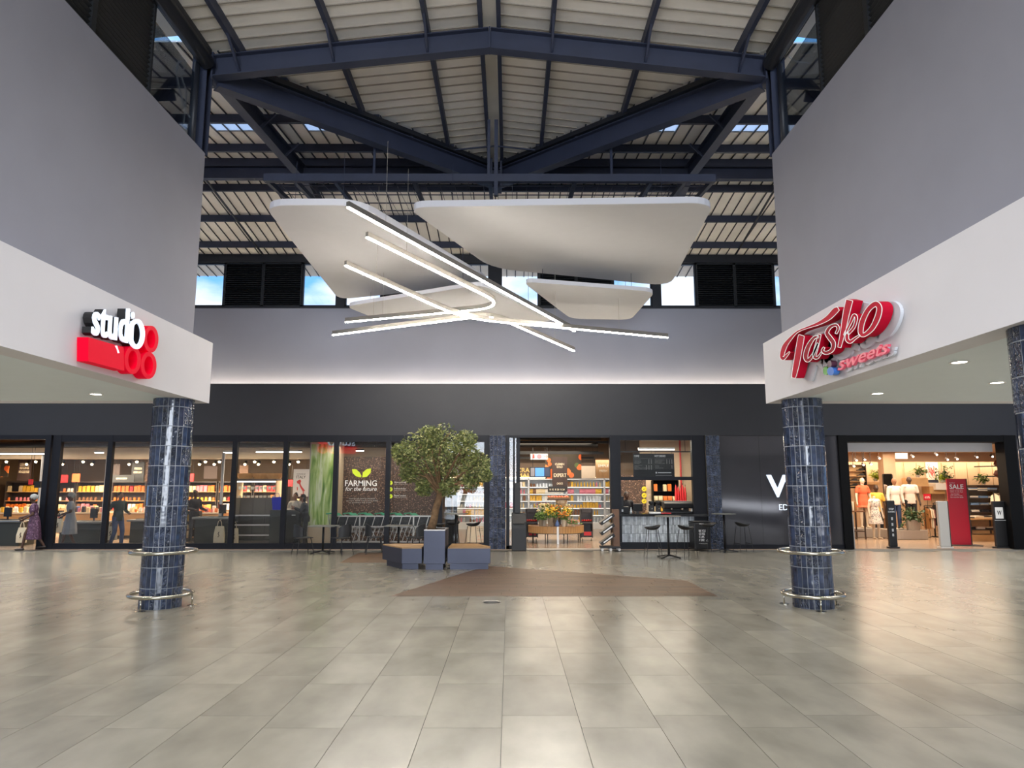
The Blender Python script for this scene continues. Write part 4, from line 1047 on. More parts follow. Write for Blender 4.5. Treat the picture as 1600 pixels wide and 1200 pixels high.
def stripes_mat(name, cols, scale, vert=True):
    m = bpy.data.materials.new(name); m.use_nodes = True; MATS[name] = m; t = m.node_tree; p = t.nodes['Principled BSDF']; p.inputs['Roughness'].default_value = .5
    co = t.nodes.new('ShaderNodeTexCoord'); mp_ = t.nodes.new('ShaderNodeMapping'); mp_.inputs['Scale'].default_value = (scale, scale, scale * .12)
    n = t.nodes.new('ShaderNodeTexNoise'); n.inputs['Scale'].default_value = 1; n.inputs['Detail'].default_value = 3; n.inputs['Distortion'].default_value = .6
    r = t.nodes.new('ShaderNodeValToRGB')
    while len(r.color_ramp.elements) < len(cols): r.color_ramp.elements.new(.5)
    for i, c in enumerate(cols): r.color_ramp.elements[i].position = .25 + .5 * i / (len(cols) - 1); r.color_ramp.elements[i].color = (*lin(c), 1)
    t.links.new(co.outputs['Object'], mp_.inputs[0]); t.links.new(mp_.outputs[0], n.inputs['Vector']); t.links.new(n.outputs['Fac'], r.inputs[0]); t.links.new(r.outputs[0], p.inputs['Base Color'])
stripes_mat('leek_print', ['2f5a1c', '6f9a3a', 'b9cf78', 'e6ecc4', '86a84c'], 7)
PAL = {'orange': 'd9722c', 'red': 'b5262a', 'yellow': 'd9ab3a', 'white': 'e2ded4', 'cream': 'd8c49a', 'brown': '7a5236', 'green': '4f7a3a', 'blue': '3a5a94', 'pink': 'd17a86', 'dark': '38302c', 'pale': 'cfd6d8'}
for k, c in PAL.items(): mat('prod_' + k, c, .45)
PM = {}
PM['jar'] = MB().lathe([(.04, 0), (.042, .02), (.042, .08), (.034, .092), (.036, .095), (.036, .115)], 8).mesh('jar', 'prod_orange')
PM['bottle'] = MB().lathe([(.035, 0), (.036, .13), (.03, .17), (.013, .2), (.013, .25)], 8).mesh('bottle', 'prod_green')
PM['carton'] = MB().box(-.05, .05, -.035, .035, 0, .17).add([(-.05, -.035, .17), (.05, -.035, .17), (.05, .035, .17), (-.05, .035, .17), (-.05, 0, .2), (.05, 0, .2)], [(0, 1, 5, 4), (2, 3, 4, 5), (1, 2, 5), (3, 0, 4)]).mesh('carton', 'prod_white')
PM['packet'] = MB().add([(-.06, 0, 0), (.06, 0, 0), (-.055, -.035, .05), (.055, -.035, .05), (-.055, -.03, .12), (.055, -.03, .12), (-.062, 0, .17), (.062, 0, .17), (-.055, .035, .05), (.055, .035, .05), (-.055, .03, .12), (.055, .03, .12)],
    [(0, 1, 3, 2), (2, 3, 5, 4), (4, 5, 7, 6), (1, 0, 8, 9), (9, 8, 10, 11), (11, 10, 6, 7), (0, 2, 4, 6, 10, 8), (1, 9, 11, 7, 5, 3)]).mesh('packet', 'prod_yellow')
for a_, b_ in (('milk_carton', 'carton'), ('yoghurt_cup', 'jar'), ('juice_bottle', 'bottle'), ('food_packet', 'packet')): PM[a_] = PM[b_]
CNT = {k: 0 for k in PM}
ORD = ['lowest', 'second', 'third', 'fourth', 'top', 'upper', 'upper']
def product(kind, col, p, where, rz=0, s=1.):
    if CNT[kind] >= 295: return
    CNT[kind] += 1
    nm = kind.replace('_', ' '); inst(PM[kind], kind, p, None, rz, 'prod_' + col, f'{col} {nm} {where}', nm, f'{nm}s on the shop shelves', (s, s, s))
def shelf_unit(x0, x1, y, z1, rows, name, cols, kinds, fill=.8, dep=.4, m='shelf_dark', board='shelf_wood', z0=.15, cat='shelf', light_strip=False, step=.12, where=None):
    cx = (x0 + x1) / 2; w = (x1 - x0) / 2
    e = empty('shelf_unit' if cat == 'shelf' else 'wall_fridge', (cx, y, 0), 0, name, cat, 'shop shelf units')
    MB().box(-w, w, dep - .02, dep, 0, z1).build('back_panel', m, e)
    for s in (-1, 1): MB().box(s * w - .015, s * w + .015, 0, dep, 0, z1).build('side_panel', m, e)
    MB().box(-w, w, -.02, dep, 0, z0 - .02).build('plinth', m, e); MB().box(-w, w, -.0, dep, z1, z1 + .05).build('top', m, e)
    hgt = (z1 - z0) / rows
    sb = MB().box(-w + .016, w - .016, .0, dep - .02, -.02, 0).mesh('shelf_board', board)
    ls = MB().box(-w + .03, w - .03, .01, .03, -.035, -.021).mesh('shelf_light', 'led_shelf') if light_strip else None
    for r in range(rows):
        z = z0 + r * hgt; o = inst(sb, 'shelf_board', (0, 0, z), e)
        if ls and r: inst(ls, 'shelf_light', (0, 0, 0), o)
        x = -w + .09; kd = kinds[r % len(kinds)]; c = rnd.choice(cols); ni = 0
        while x < w - .08:
            if rnd.random() < .4: c = rnd.choice(cols)
            if rnd.random() < .12: kd = rnd.choice(kinds)
            if rnd.random() < fill:
                s = min(1.25, (hgt - .06) / {'jar': .115, 'bottle': .25, 'carton': .2, 'packet': .17, 'milk_carton': .2, 'yoghurt_cup': .115, 'juice_bottle': .25, 'food_packet': .17}[kd]); s = max(.7, min(s, 1.25)) * rnd.uniform(.9, 1.02)
                product(kd, c, (cx + x, y + .1 + rnd.uniform(0, .03), z + .001), f'{nth(ni)} from left, {ORD[min(r, 6)]} shelf, {name.split(" with")[0]}', rnd.uniform(-.1, .1), s); ni += 1
            x += step * rnd.uniform(.95, 1.15)
    return e
# shell of the shop
GX0, GX1, GY1, GZ = -21, 9.35, 31.5, 3.95
o = MB().box(GX0, GX1, GY1, GY1 + .2, 0, GZ).build('wall_grocery_back', 'shop_wall'); tag(o, 'brown rear wall of the grocery shop', kind='structure')
o = MB().box(GX1, GX1 + .15, 21.1, GY1, 0, GZ).build('wall_grocery_right', 'beige'); tag(o, 'beige side wall of the grocery shop', kind='structure')
o = MB().box(GX0, GX0 + .2, 21.1, GY1, 0, GZ).build('wall_grocery_left', 'shop_wall'); tag(o, 'left side wall of the grocery shop', kind='structure')
o = MB().box(GX0, GX1 + .15, 21.12, GY1, GZ, GZ + .2).build('ceiling_grocery', 'shop_ceiling'); tag(o, 'beige slatted ceiling of the grocery shop', kind='structure')
for k in range(60):
    x = -20.5 + k * .5; MB().box(x, x + .04, 21.2, GY1, GZ - .05, GZ).build('slat', 'wood_dark', o) if False else None
sm = MB().box(0, .06, 21.2, GY1, -.06, 0).mesh('slat', 'wood_dark')
for k in range(70): inst(sm, 'slat', (-4 + k * .19 - 4, 0, GZ), o)
o = MB().box(-20.8, -4.3, 24.5, 24.8, 2.74, 3.12).build('trim_6', 'beige'); tag(o, 'beige bulkhead across the grocery shop', kind='structure')
o = MB().box(-20.8, -4.3, 24.8, 28, 2.95, 3.1).build('trim_7', 'shelf_dark'); tag(o, 'dark service ceiling behind the beige bulkhead', kind='structure')
# black pipes and ducts under the ceiling
for i, (y, z, r) in enumerate(((22.4, 3.3, .05), (23.2, 3.15, .09), (23.9, 3.45, .06))):
    tag(MB().cyl((-18, y, z), (2.9, y, z), r, n=10).build('ceiling_pipe', 'black', None, True), ['black pipe under the grocery ceiling closest to the glass', 'thick black duct under the grocery ceiling', 'black pipe behind the duct under the grocery ceiling'][i], 'pipe', 'ceiling pipes')
for i, (y, z) in enumerate(((25.5, 2.95), (27, 3.05), (28.5, 2.9), (24.0, 3.25))):
    tag(MB().box(.2, 3.4, y, y + .12, z, z + .08).build('ceiling_beam', 'black'), ['black beam above the flower display, second from the door', 'black beam above the flower display, third from the door', 'black beam above the flower display, furthest back', 'black beam above the flower display, closest to the door'][i], 'beam', 'ceiling beams')
# light rails with spot lamps
def spot(p, label, tilt=0, tr=None):
    e = empty('track_spot', p, 0, label, 'spotlight', 'track spotlights')
    MB().cyl((0, 0, .16), (0, 0, .05), .008, n=6).build('stem', 'black', e); MB().cyl((0, .05, .09), (0, -.06, .0), .045, .055, 10).build('housing', 'black', e)
    MB().ell((0, -.062, -.002), (.05, .02, .05), 8, 5).build('lamp', 'spot_lamp', e); return e
tr = [(24.9, 2.66), (26.4, 2.62)]
for i, (y, z) in enumerate(tr):
    rm = MB().box(-20.6, -4.6, y - .015, y + .015, z + .16, z + .19)
    for k in range(7): rm.cyl((-20 + k * 2.4, y, z + .19), (-20 + k * 2.4, y, 2.96), .006, n=4)
    tag(rm.build('light_rail', 'black'), ['black light rail behind the beige bulkhead', 'black light rail further inside the grocery shop'][i], 'rail')
sx = [(10, 0), (42, 1), (56, 0), (98, 1), (130, 0), (144, 1), (202, 1), (214, 0), (312, 1), (321, 0), (335, 1), (343, 0), (383, 1), (398, 0), (404, 1), (428, 0), (452, 1), (466, 0)]
for px, k in sx:
    y, z = tr[k]; spot((aty(px, 740, y).x, y, z), f'lit track spotlight, {"front" if k == 0 else "rear"} rail, ' + ('behind the left doorway' if px < 70 else 'behind the first window' if px < 165 else 'left of the tiled column' if px < 230 else 'right of the tiled column' if px < 362 else 'above the deli case' if px < 440 else 'near the white poster') + (', further left' if px in (10, 42, 98, 130, 202, 312, 321, 383, 398, 452) else ''))
# linear lamps under the ceiling
for i, (a, b, py, y) in enumerate(((0, 78, 709, 23.4), (148, 162, 707, 23.4), (349, 363, 707, 23.4), (400, 472, 706, 23.4), (556, 569, 704, 23.4))):
    xa, xb = aty(a, py, y).x, aty(b, py, y).x; z = aty(a, py, y).z
    e = empty('ceiling_lamp', ((xa + xb) / 2, y, z), 0, ['long tube lamp above the left grocery doorway', 'short tube lamp end left of the tiled column', 'short tube lamp end right of the tiled column', 'long tube lamp above the empty fridge', 'short tube lamp above the window slogan'][i], 'lamp', 'tube lamps of the grocery shop')
    h = (xb - xa) / 2; MB().box(-h, h, -.04, .04, 0, .05).build('housing', 'black', e); MB().box(-h + .01, h - .01, -.03, .03, -.02, 0).build('diffuser', 'led_white', e)
# back shelves
WARM = ['orange', 'red', 'yellow', 'cream', 'white', 'brown', 'orange', 'pink', 'cream']
names = ['leftmost back shelf', 'back shelf behind the doorway', 'back shelf right of the doorway', 'back shelf behind the person in green', 'back shelf left of the tiled column', 'back shelf behind the tiled column', 'back shelf right of the tiled column', 'back shelf beside the deli counter']
for i, nm in enumerate(names):
    x0 = -20.2 + i * 1.42; shelf_unit(x0, x0 + 1.34, 28.6, 1.95, 5, nm + ' with colourful groceries', WARM, ['packet', 'jar', 'carton', 'jar', 'carton'], .9, step=.15)
# deli / right part shelves behind the posters
for i, nm in enumerate(('shelf under the Italy poster', 'shelf right of the Italy poster')):
    x0 = -8.6 + i * 1.42; shelf_unit(x0, x0 + 1.34, 28.6, 1.95, 4, nm + ' with pale goods', ['cream', 'white', 'yellow', 'orange'], ['carton', 'jar'], .8, step=.16)
# signboards above the shelves
def board(px0, px1, py0, py1, y, m, label, lines=(), tm='cream_print', cat='sign', th=.04, hang=True):
    a, b = aty(px0, py1, y), aty(px1, py0, y); cx = (a.x + b.x) / 2
    e = empty('sign_board', (cx, y, a.z), 0, label, cat); w, h = (b.x - a.x) / 2, b.z - a.z
    MB().box(-w, w, 0, th, 0, h).build('board', m, e)
    for t, u0, u1, v0, v1 in lines: text_y('print', t, -w + 2 * w * u0, -w + 2 * w * u1, h * v0, h * v1, -.001, tm, e, d=.004, bold=.01)
    if hang:
        for s in (-1, 1): MB().cyl((s * w * .7, th / 2, h), (s * w * .7, th / 2, (2.95 if 24.8 < y < 28 and px1 < 560 else GZ) - a.z), .006, n=4).build('wire', 'black', e)
    return e
board(26, 50, 714, 751, 27.6, 'sign_brown', 'brown hanging board with cream lettering behind the left doorway', (('LEKKER', .15, .85, .62, .74), ('BEGINS', .15, .85, .48, .58), ('WITH GOOD FOOD', .1, .9, .32, .42)))
board(0, 14, 725, 745, 27.4, 'orange_fruit_print', 'orange picture board at the left edge of the shop')
board(63, 76, 716, 752, 27.2, 'speckle_brown', 'narrow patterned picture board beside the white pole')
board(88, 106, 742, 754, 28.2, 'red_board', 'red board above the shelf behind the first window'); board(72, 82, 742, 754, 28.2, 'red_board', 'small red board beside the door jamb')
board(112, 125, 740, 753, 28.1, 'orange_board', 'orange crate board above the shelves of the first window')
board(174, 210, 742, 753, 27.5, 'sign_black', 'long dark shelf header board behind the person in green', (('GROCERY', .2, .7, .35, .6),))
board(205, 226, 722, 752, 27.9, 'sign_black', 'dark hanging board left of the tiled column', (('FRESH', .2, .8, .6, .72), ('EVERY DAY', .15, .85, .42, .52)))
board(172, 188, 725, 742, 27.9, 'sign_brown', 'brown board above the dark shelf header'); board(291, 303, 740, 752, 28.2, 'red_board', 'red board right of the tiled column')
board(226, 236, 720, 752, 28.0, 'speckle_brown', 'patterned board close behind the tiled column')
board(318, 340, 728, 748, 28.4, 'sign_brown', 'brown board right of the white pole')
board(373, 388, 727, 754, 28.3, 'wood_dark', 'dark wooden board above the deli counter')
po = board(457, 483, 733, 776, 25.6, 'white', 'white poster with a red boot-shaped map', (('FLAVOURS OF', .22, .78, .80, .84), ('ITALY', .2, .8, .66, .76)), tm='charcoal_print' if 'charcoal_print' in MATS else 'shelf_dark', cat='poster', th=.03)
mat('map_red', 'd8433f', .6)
w_ = (aty(483, 750, 25.6).x - aty(457, 750, 25.6).x) / 2; h_ = aty(470, 733, 25.6).z - aty(470, 776, 25.6).z
boot = [(-.5, .55), (-.3, .60), (-.1, .62), (.05, .56), (-.05, .50), (.0, .44), (.15, .36), (.32, .30), (.55, .22), (.48, .19), (.38, .21), (.42, .12), (.30, .06), (.30, .18), (.12, .26), (-.08, .36), (-.2, .46), (-.42, .48)]
MB().yprism([(a * w_, b * h_) for a, b in boot], -.006, -.001).build('map', 'map_red', po)
MB().yprism([(a * w_, b * h_) for a, b in ((-.45, .33), (-.35, .36), (-.33, .24), (-.42, .22))], -.006, -.001).build('map', 'map_red', po)
MB().yprism([(a * w_, b * h_) for a, b in ((.0, .10), (.22, .10), (.18, .03))], -.006, -.001).build('map', 'map_red', po)
board(447, 457, 750, 760, 26.5, 'red_board', 'red fish shaped board left of the white poster')
# checkout counters with poles
def checkout(px0, px1, pyt, y, label, z1=None):
    a, b = aty(px0, pyt, y), aty(px1, pyt, y); e = empty('checkout_counter', ((a.x + b.x) / 2, y, 0), 0, label, 'counter', 'checkout counters'); w = (b.x - a.x) / 2; zt = a.z
    MB().box(-w, w, 0, .7, 0, zt - .06).build('body', 'counter_dark', e, bev=.01); MB().box(-w - .1, w + .05, -.05, .75, zt - .06, zt).build('worktop', 'steel_top', e, bev=.01)
    MB().box(-w + .05, w - .05, .2, .45, zt, zt + .02).build('belt', 'black', e); MB().box(w * .2, w * .2 + .22, .25, .3, zt + .1, zt + .38).build('screen', 'black_gloss', e); MB().box(w * .2 + .09, w * .2 + .13, .27, .31, zt, zt + .12).build('screen_stand', 'black', e)
    return e
checkout(-60, 33, 813, 22.0, 'checkout counter behind the left doorway'); checkout(94, 158, 815, 22.2, 'checkout counter behind the first window')
checkout(204, 236, 812, 22.4, 'checkout counter left of the tiled column'); checkout(306, 356, 808, 22.0, 'checkout counter right of the tiled column')
for px, y0, y1, y, nm in ((62, 712, 775, 23.0, 'behind the left doorway'), (161, 714, 806, 22.35, 'behind the first window'), (344, 709, 806, 22.3, 'beside the counter right of the tiled column')):
    a, b = aty(px, y1, y), aty(px, y0, y)
    e = empty('checkout_pole', (a.x, y, 0), 0, 'white checkout light pole ' + nm, 'pole', 'checkout poles')
    MB().cyl((0, 0, 0), (0, 0, b.z), .045, n=14).build('pole', 'white', e, True); MB().cyl((0, 0, b.z), (0, 0, b.z + .03), .05, n=14).build('cap', 'alu', e)
e = board(53, 64, 752, 762, 22.9, 'counter_dark', 'small dark till number sign on the white pole', hang=False)
e = board(44, 51, 749, 757, 23.4, 'red_board', 'small red sign beside the white pole')
# canvas tote bags hanging at the counters
def tote(px, pyt, pyb, y, wpx, label):
    a, b = aty(px, pyb, y), aty(px, pyt, y); h = b.z - a.z; w = wpx / 1100 * y / 2
    e = empty('tote_bag', (a.x, y, a.z), 0, label, 'bag', 'canvas tote bags')
    MB().add([(-w, -.05, 0), (w, -.05, 0), (w, .05, 0), (-w, .05, 0), (-w * .95, -.07, h * .35), (w * .95, -.07, h * .35), (w * .95, .05, h * .35), (-w * .95, .05, h * .35), (-w * .8, -.02, h * .72), (w * .8, -.02, h * .72), (w * .8, .02, h * .72), (-w * .8, .02, h * .72)],
        [(3, 2, 1, 0), (0, 1, 5, 4), (1, 2, 6, 5), (2, 3, 7, 6), (3, 0, 4, 7), (4, 5, 9, 8), (5, 6, 10, 9), (6, 7, 11, 10), (7, 4, 8, 11), (8, 9, 10, 11)]).build('bag', 'canvas', e, bev=.01)
    MB().tube([(-w * .45, -.02, h * .7), (-w * .3, -.02, h * .9), (0, -.02, h), (w * .3, -.02, h * .9), (w * .45, -.02, h * .7)], .012, 6).build('handle', 'canvas', e); MB().cyl((0, -.02, h - .006), (0, .16, h - .006), .008, n=6).build('hook', 'alu', e)
    MB().tube([(-w * .1, -.075, h * .25), (w * .15, -.075, h * .3), (-w * .05, -.075, h * .4), (w * .1, -.072, h * .48)], .012, 4).build('print', 'sign_brown', e)
tote(33, 815, 848, 21.9, 14, 'cream canvas tote bag at the doorway counter'); tote(91, 800, 832, 21.9, 12, 'cream tote bag beside the door jamb window')
tote(173, 814, 844, 21.8, 17, 'cream tote bag beside the person in green'); tote(342, 812, 848, 21.9, 16, 'cream tote bag on the end of the counter right of the column'); tote(366, 815, 852.5, 21.75, 11, 'cream tote bag half hidden behind the window mullion')
# low display tables with goods between tills and shelves
def low_table(px0, px1, y, label, cols):
    a, b = aty(px0, 800, y), aty(px1, 800, y); w = (b.x - a.x) / 2; cx = (a.x + b.x) / 2
    e = empty('display_table', (cx, y, 0), 0, label, 'table', 'low display tables')
    MB().box(-w, w, 0, .8, .1, .85).build('body', 'shelf_wood', e); MB().box(-w - .03, w + .03, -.03, .83, .85, .9).build('top', 'beige', e); MB().box(-w + .05, w - .05, .05, .75, 0, .1).build('plinth', 'shelf_dark', e)
    x = -w + .08; ni = 0
    while x < w - .05:
        for yy in (.1, .3): product(rnd.choice(['packet', 'carton', 'jar']), rnd.choice(cols), (cx + x, y + yy, .902), f'{nth(ni)} from left, {"front" if yy < .2 else "rear"} row, {label}', rnd.uniform(-.3, .3), rnd.uniform(.8, 1.1))
        x += .16; ni += 1
low_table(-10, 60, 25.0, 'low display table behind the left doorway', ['cream', 'white', 'orange', 'yellow']); low_table(96, 160, 25.2, 'low display table behind the first window', ['pink', 'cream', 'dark', 'blue'])
low_table(178, 232, 25.2, 'low display table behind the person in green', ['cream', 'orange', 'white']); low_table(282, 345, 25.0, 'low display table right of the tiled column', ['pink', 'red', 'white', 'orange'])
# lower shelf fronts right of the column
shelf_unit(aty(286, 820, 23.6).x, aty(306, 820, 23.6).x, 23.6, .95, 3, 'small impulse rack beside the tiled column', WARM, ['packet', 'jar'], .95, step=.13)
# empty open fridge with deli case on top
fr = empty('open_fridge', (aty(396, 800, 22.6).x, 22.6, 0), 0, 'empty grey open fridge with three pale shelf edges', 'fridge'); w = .62
zf = aty(396, 778, 22.6).z
mat('fridge_grey', '6d675c', .45)
MB().box(-w, w, .5, .54, 0, zf).build('back_panel', 'fridge_grey', fr); MB().box(-w - .02, -w, 0, .54, 0, zf).build('side_panel', 'fridge_grey', fr); MB().box(w, w + .02, 0, .54, 0, zf).build('side_panel', 'fridge_grey', fr); MB().box(-w, w, 0, .5, 0, .12).build('plinth', 'fridge_grey', fr)
for k in (-.2, .2): MB().box(k - .004, k + .004, .49, .5, .12, zf).build('seam', 'shelf_dark', fr)
for py in (805, 820, 836): z = aty(396, py, 22.6).z; o = MB().box(-w, w, .0, .5, z - .02, z).build('shelf_board', 'fridge_grey', fr); MB().box(-w, w, -.02, 0, z - .025, z + .015).build('shelf_edge', 'white', o)
dc = empty('deli_case', (aty(398, 770, 25.2).x, 25.2, 0), 0, 'lit glass deli case with small white tubs', 'display case'); zc = aty(398, 779, 25.2).z; zc1_ = aty(398, 751, 25.2).z
MB().box(-.75, .75, 0, .8, 0, zc).build('base', 'beige', dc); MB().box(-.75, .75, -.02, 0, zc, zc1_).build('glass', 'glass_display', dc); MB().box(-.75, .75, 0, .8, zc1_, zc1_ + .06).build('top', 'shelf_dark', dc); MB().box(-.72, .72, .05, .08, zc1_ - .05, zc1_ - .02).build('lamp', 'led_white', dc)
MB().box(-.73, .73, .05, .7, (zc + zc1_) / 2 - .01, (zc + zc1_) / 2).build('shelf', 'glass_display', dc); MB().box(-.75, -.72, 0, .8, zc, zc1_).build('side', 'beige', dc); MB().box(.72, .75, 0, .8, zc, zc1_).build('side', 'beige', dc)
tub = MB().lathe([(.05, 0), (.06, .09), (.063, .1), (.001, .105)], 10, cap=False).mesh('tub', 'prod_white')
for r in range(2):
    for k in range(9): inst(tub, 'tub', (dc.location.x - .6 + k * .15, 25.4, (zc if r == 0 else (zc + zc1_) / 2) + .002), None, 0, None, f'white tub, {nth(k)} from left, {"lower" if r == 0 else "upper"} level of the deli case', 'tub', 'white deli tubs')
for s, wd in ((-1, .9), (0.1, 1.1), (1.05, .9)):
    bk_ = tag(MB().lathe([(.16, 0), (.24, .16), (.25, .2), (.22, .2), (.15, .02)], 14, sx=1.5).build('wicker_basket', 'wood'), ['wicker basket on the deli case, left', 'wicker basket on the deli case, middle', 'wicker basket on the deli case, right'][[-1, .1, 1.05].index(s)], 'basket', 'wicker baskets'); bk_.location = (dc.location.x + s * .5, 25.6, zc1_ + .062)
# dark till desk, blue crate
td = empty('till_desk', (aty(446, 830, 21.9).x, 21.9, 0), 0, 'dark till desk with a screen behind the third window', 'counter'); zt2 = aty(446, 797, 21.9).z
MB().box(-.5, .47, 0, .6, 0, zt2).build('body', 'counter_dark', td, bev=.01); MB().box(-.05, .47, -.03, .0, .1, zt2 - .03).build('front_panel', 'black_gloss', td); MB().box(-.42, -.28, .3, .34, zt2, zt2 + .14).build('screen', 'black_gloss', td); MB().box(.18, .3, -.045, -.03, zt2 - .16, zt2 - .14).build('handle', 'white', td)
mat('blue_bright', '1f2fd0', .4)
bb = empty('blue_bag', (aty(433, 795, 22.05).x, 22.1, zt2 + .002), 0, 'bright blue shopping bag on the dark till desk', 'bag')
MB().add([(-.13, -.08, 0), (.11, -.08, 0), (.11, .08, 0), (-.13, .08, 0), (-.17, -.1, .38), (.16, -.1, .40), (.16, .1, .4), (-.17, .1, .38)], [(3, 2, 1, 0), (0, 1, 5, 4), (1, 2, 6, 5), (2, 3, 7, 6), (3, 0, 4, 7)]).build('bag', 'blue_bright', bb)
MB().tube([(-.08, -.1, .38), (-.06, -.1, .5), (.05, -.1, .5), (.07, -.1, .39)], .008, 5).build('handle', 'blue_bright', bb)
# tall leek picture on a square pillar
lp = empty('picture_pillar', (aty(506, 760, 22.3).x, 22.3, 0), 0, 'square pillar covered with a tall green leek photograph', 'pillar'); zz = aty(506, 694, 22.3).z
MB().box(-.46, .46, .005, .6, 0, 3.3).build('core', 'beige', lp); MB().box(-.44, .44, -.005, .005, .6, zz).build('picture', 'leek_print', lp); MB().box(-.47, -.44, -.02, .62, 0, 3.3).build('corner_strip', 'alu', lp)
# speckled brown wall behind the trolleys with cards
o = MB().box(aty(523, 760, 22.9).x, aty(690, 760, 22.9).x, 22.9, 23.0, 0, 2.75).build('wall_speckled', 'speckle_brown'); tag(o, 'speckled brown wall behind the shopping trolleys', kind='structure')
# vinyl lettering on the glass
mat('vinyl_lime', 'c6d822', .5, emit=.12, ecol='c6d822'); mat('vinyl_white', 'e8e8e0', .6); mat('vinyl_grey', 'b4b2a8', .6)
gy = YB - .012
vl = empty('window_lettering', (0, 0, 0), 0, 'leaf emblem and white slogan stuck on the shop window', 'lettering')
def V(px, py): p = aty(px, py, gy); return (p.x, p.z)
for name, pts in (('leaf', [(563, 746), (556, 744), (551, 739), (550, 733), (556, 733), (562, 738), (565, 744)]), ('leaf', [(566, 746), (573, 745), (579, 739), (580, 732), (573, 733), (567, 738)])):
    MB().yprism([V(*p) for p in pts], gy, gy - .003).build(name, 'vinyl_lime', vl)
def gtext(s, px0, px1, py0, py1, m, par, slant=0., **k):
    a, b = aty(px0, py1, gy), aty(px1, py0, gy); sl = slant * (b.z - a.z)
    f = lambda d: (lambda u, v: (a.x + u * (b.x - a.x - sl) + v * sl, gy - d, a.z + v * (b.z - a.z)))
    text('print', s, f(0), f(.003), m, par, **k)
gtext('FARMING', 539, 589, 750.5, 759.5, 'vinyl_white', vl, bold=.008); gtext('for the future', 539, 590, 760.5, 767, 'vinyl_white', vl, slant=.3)
gtext('Good for you, good for the planet', 545, 586, 778, 780.5, 'vinyl_grey', vl); gtext('grown with care and sold', 541, 590, 781.5, 783.5, 'vinyl_grey', vl); gtext('by growers we trust', 545, 580, 784.5, 786.5, 'vinyl_grey', vl)
vc = empty('window_ticks', (0, 0, 0), 0, 'lime tick circles with small lines of print on the window left of the tree', 'lettering')
for (cx, cy) in ((610, 754.5), (610, 764.5), (610, 775.5), (652, 764.5)):
    p = aty(cx, cy, gy); R = .062
    MB().yprism([(p.x + R * math.cos(2 * math.pi * k / 20), p.z + R * math.sin(2 * math.pi * k / 20)) for k in range(20)], gy, gy - .003).build('tick_disc', 'vinyl_lime', vc)
    MB().yprism([(p.x + a * R, p.z + b * R) for a, b in ((-.5, 0), (-.15, -.4), (.5, .4), (.4, .5), (-.15, -.1), (-.4, .12))], gy - .003, gy - .005).build('tick', 'sign_brown', vc)
for py, t in ((754, 'Grown in rich soil'), (764, 'Fresh from the farm'), (775, 'Never wasted')): gtext(t, 616, 634, py - 1.8, py + .4, 'vinyl_white', vc); gtext('today and tomorrow', 616, 636, py + 1.4, py + 3.4, 'vinyl_grey', vc)
pn = empty('window_notice', (0, 0, 0), 0, 'pale notice with four red symbols low on the last window', 'notice')
MB().box(aty(730, 830, gy).x, aty(756, 830, gy).x, gy - .003, gy, aty(740, 847, gy).z, aty(740, 822, gy).z).build('sheet', 'beige', pn)
for cx, cy in ((748, 838), (754, 838), (748, 843), (754, 843)):
    p = aty(cx, cy, gy); MB().tube([(p.x + .028 * math.cos(2 * math.pi * k / 3 + 1.57), gy - .005, p.z + .028 * math.sin(2 * math.pi * k / 3 + 1.57)) for k in range(3)], .005, 4, True).build('symbol', 'map_red', pn)
gtext('PLEASE', 745, 755, 825, 827, 'sign_brown', pn); gtext('MASK UP', 745, 755, 828, 830, 'sign_brown', pn)
# shopping trolleys
mat('trolley_green', '3f9a78', .45); mat('wire', 'b8bcc0', .3, .9)
def trolley(name):
    e = empty(name)   # faces -x (push from +x), wire basket
    bk = MB(); r = .006
    A = [(-.42, -.2, .45), (-.42, .2, .45), (.32, .25, .40), (.32, -.25, .40)]; B = [(-.5, -.22, .82), (-.5, .22, .82), (.4, .28, .92), (.4, -.28, .92)]
    for q in range(5):
        t = q / 4; bk.tube([Vector(a).lerp(Vector(b), t) for a, b in zip(A, B)], r, 4, True)
    for i in range(4):
        a0, a1, b0, b1 = Vector(A[i]), Vector(A[(i + 1) % 4]), Vector(B[i]), Vector(B[(i + 1) % 4]); n = 8 if i % 2 else 5
        for k in range(n): bk.cyl(a0.lerp(a1, k / n), b0.lerp(b1, k / n), .004, n=4)
    bk.build('basket', 'wire', e)
    fm = MB()
    for s in (-1, 1): fm.tube([(.42, s * .27, .95), (.3, s * .26, .35), (.3, s * .26, .12), (-.45, s * .2, .12), (-.3, s * .2, .42)], .012, 6)
    fm.build('frame', 'wire', e)
    MB().cyl((.46, -.29, .97), (.46, .29, .97), .022, n=8).build('handle', 'trolley_green', e)
    MB().add([(.3, -.24, .98), (.3, .24, .98), (-.02, .2, .78), (-.02, -.2, .78), (.3, -.24, .95), (.3, .24, .95), (-.02, .2, .75), (-.02, -.2, .75)], [(0, 1, 2, 3), (7, 6, 5, 4), (0, 4, 5, 1), (1, 5, 6, 2), (2, 6, 7, 3), (3, 7, 4, 0)]).build('child_seat', 'trolley_green', e)
    for x in (-.43, .3):
        for s in (-1, 1): MB().cyl((x, s * .22 - .015, .055), (x, s * .22 + .015, .055), .055, n=10).build('wheel', 'black', e)
    return e
t0 = trolley('shopping_trolley')
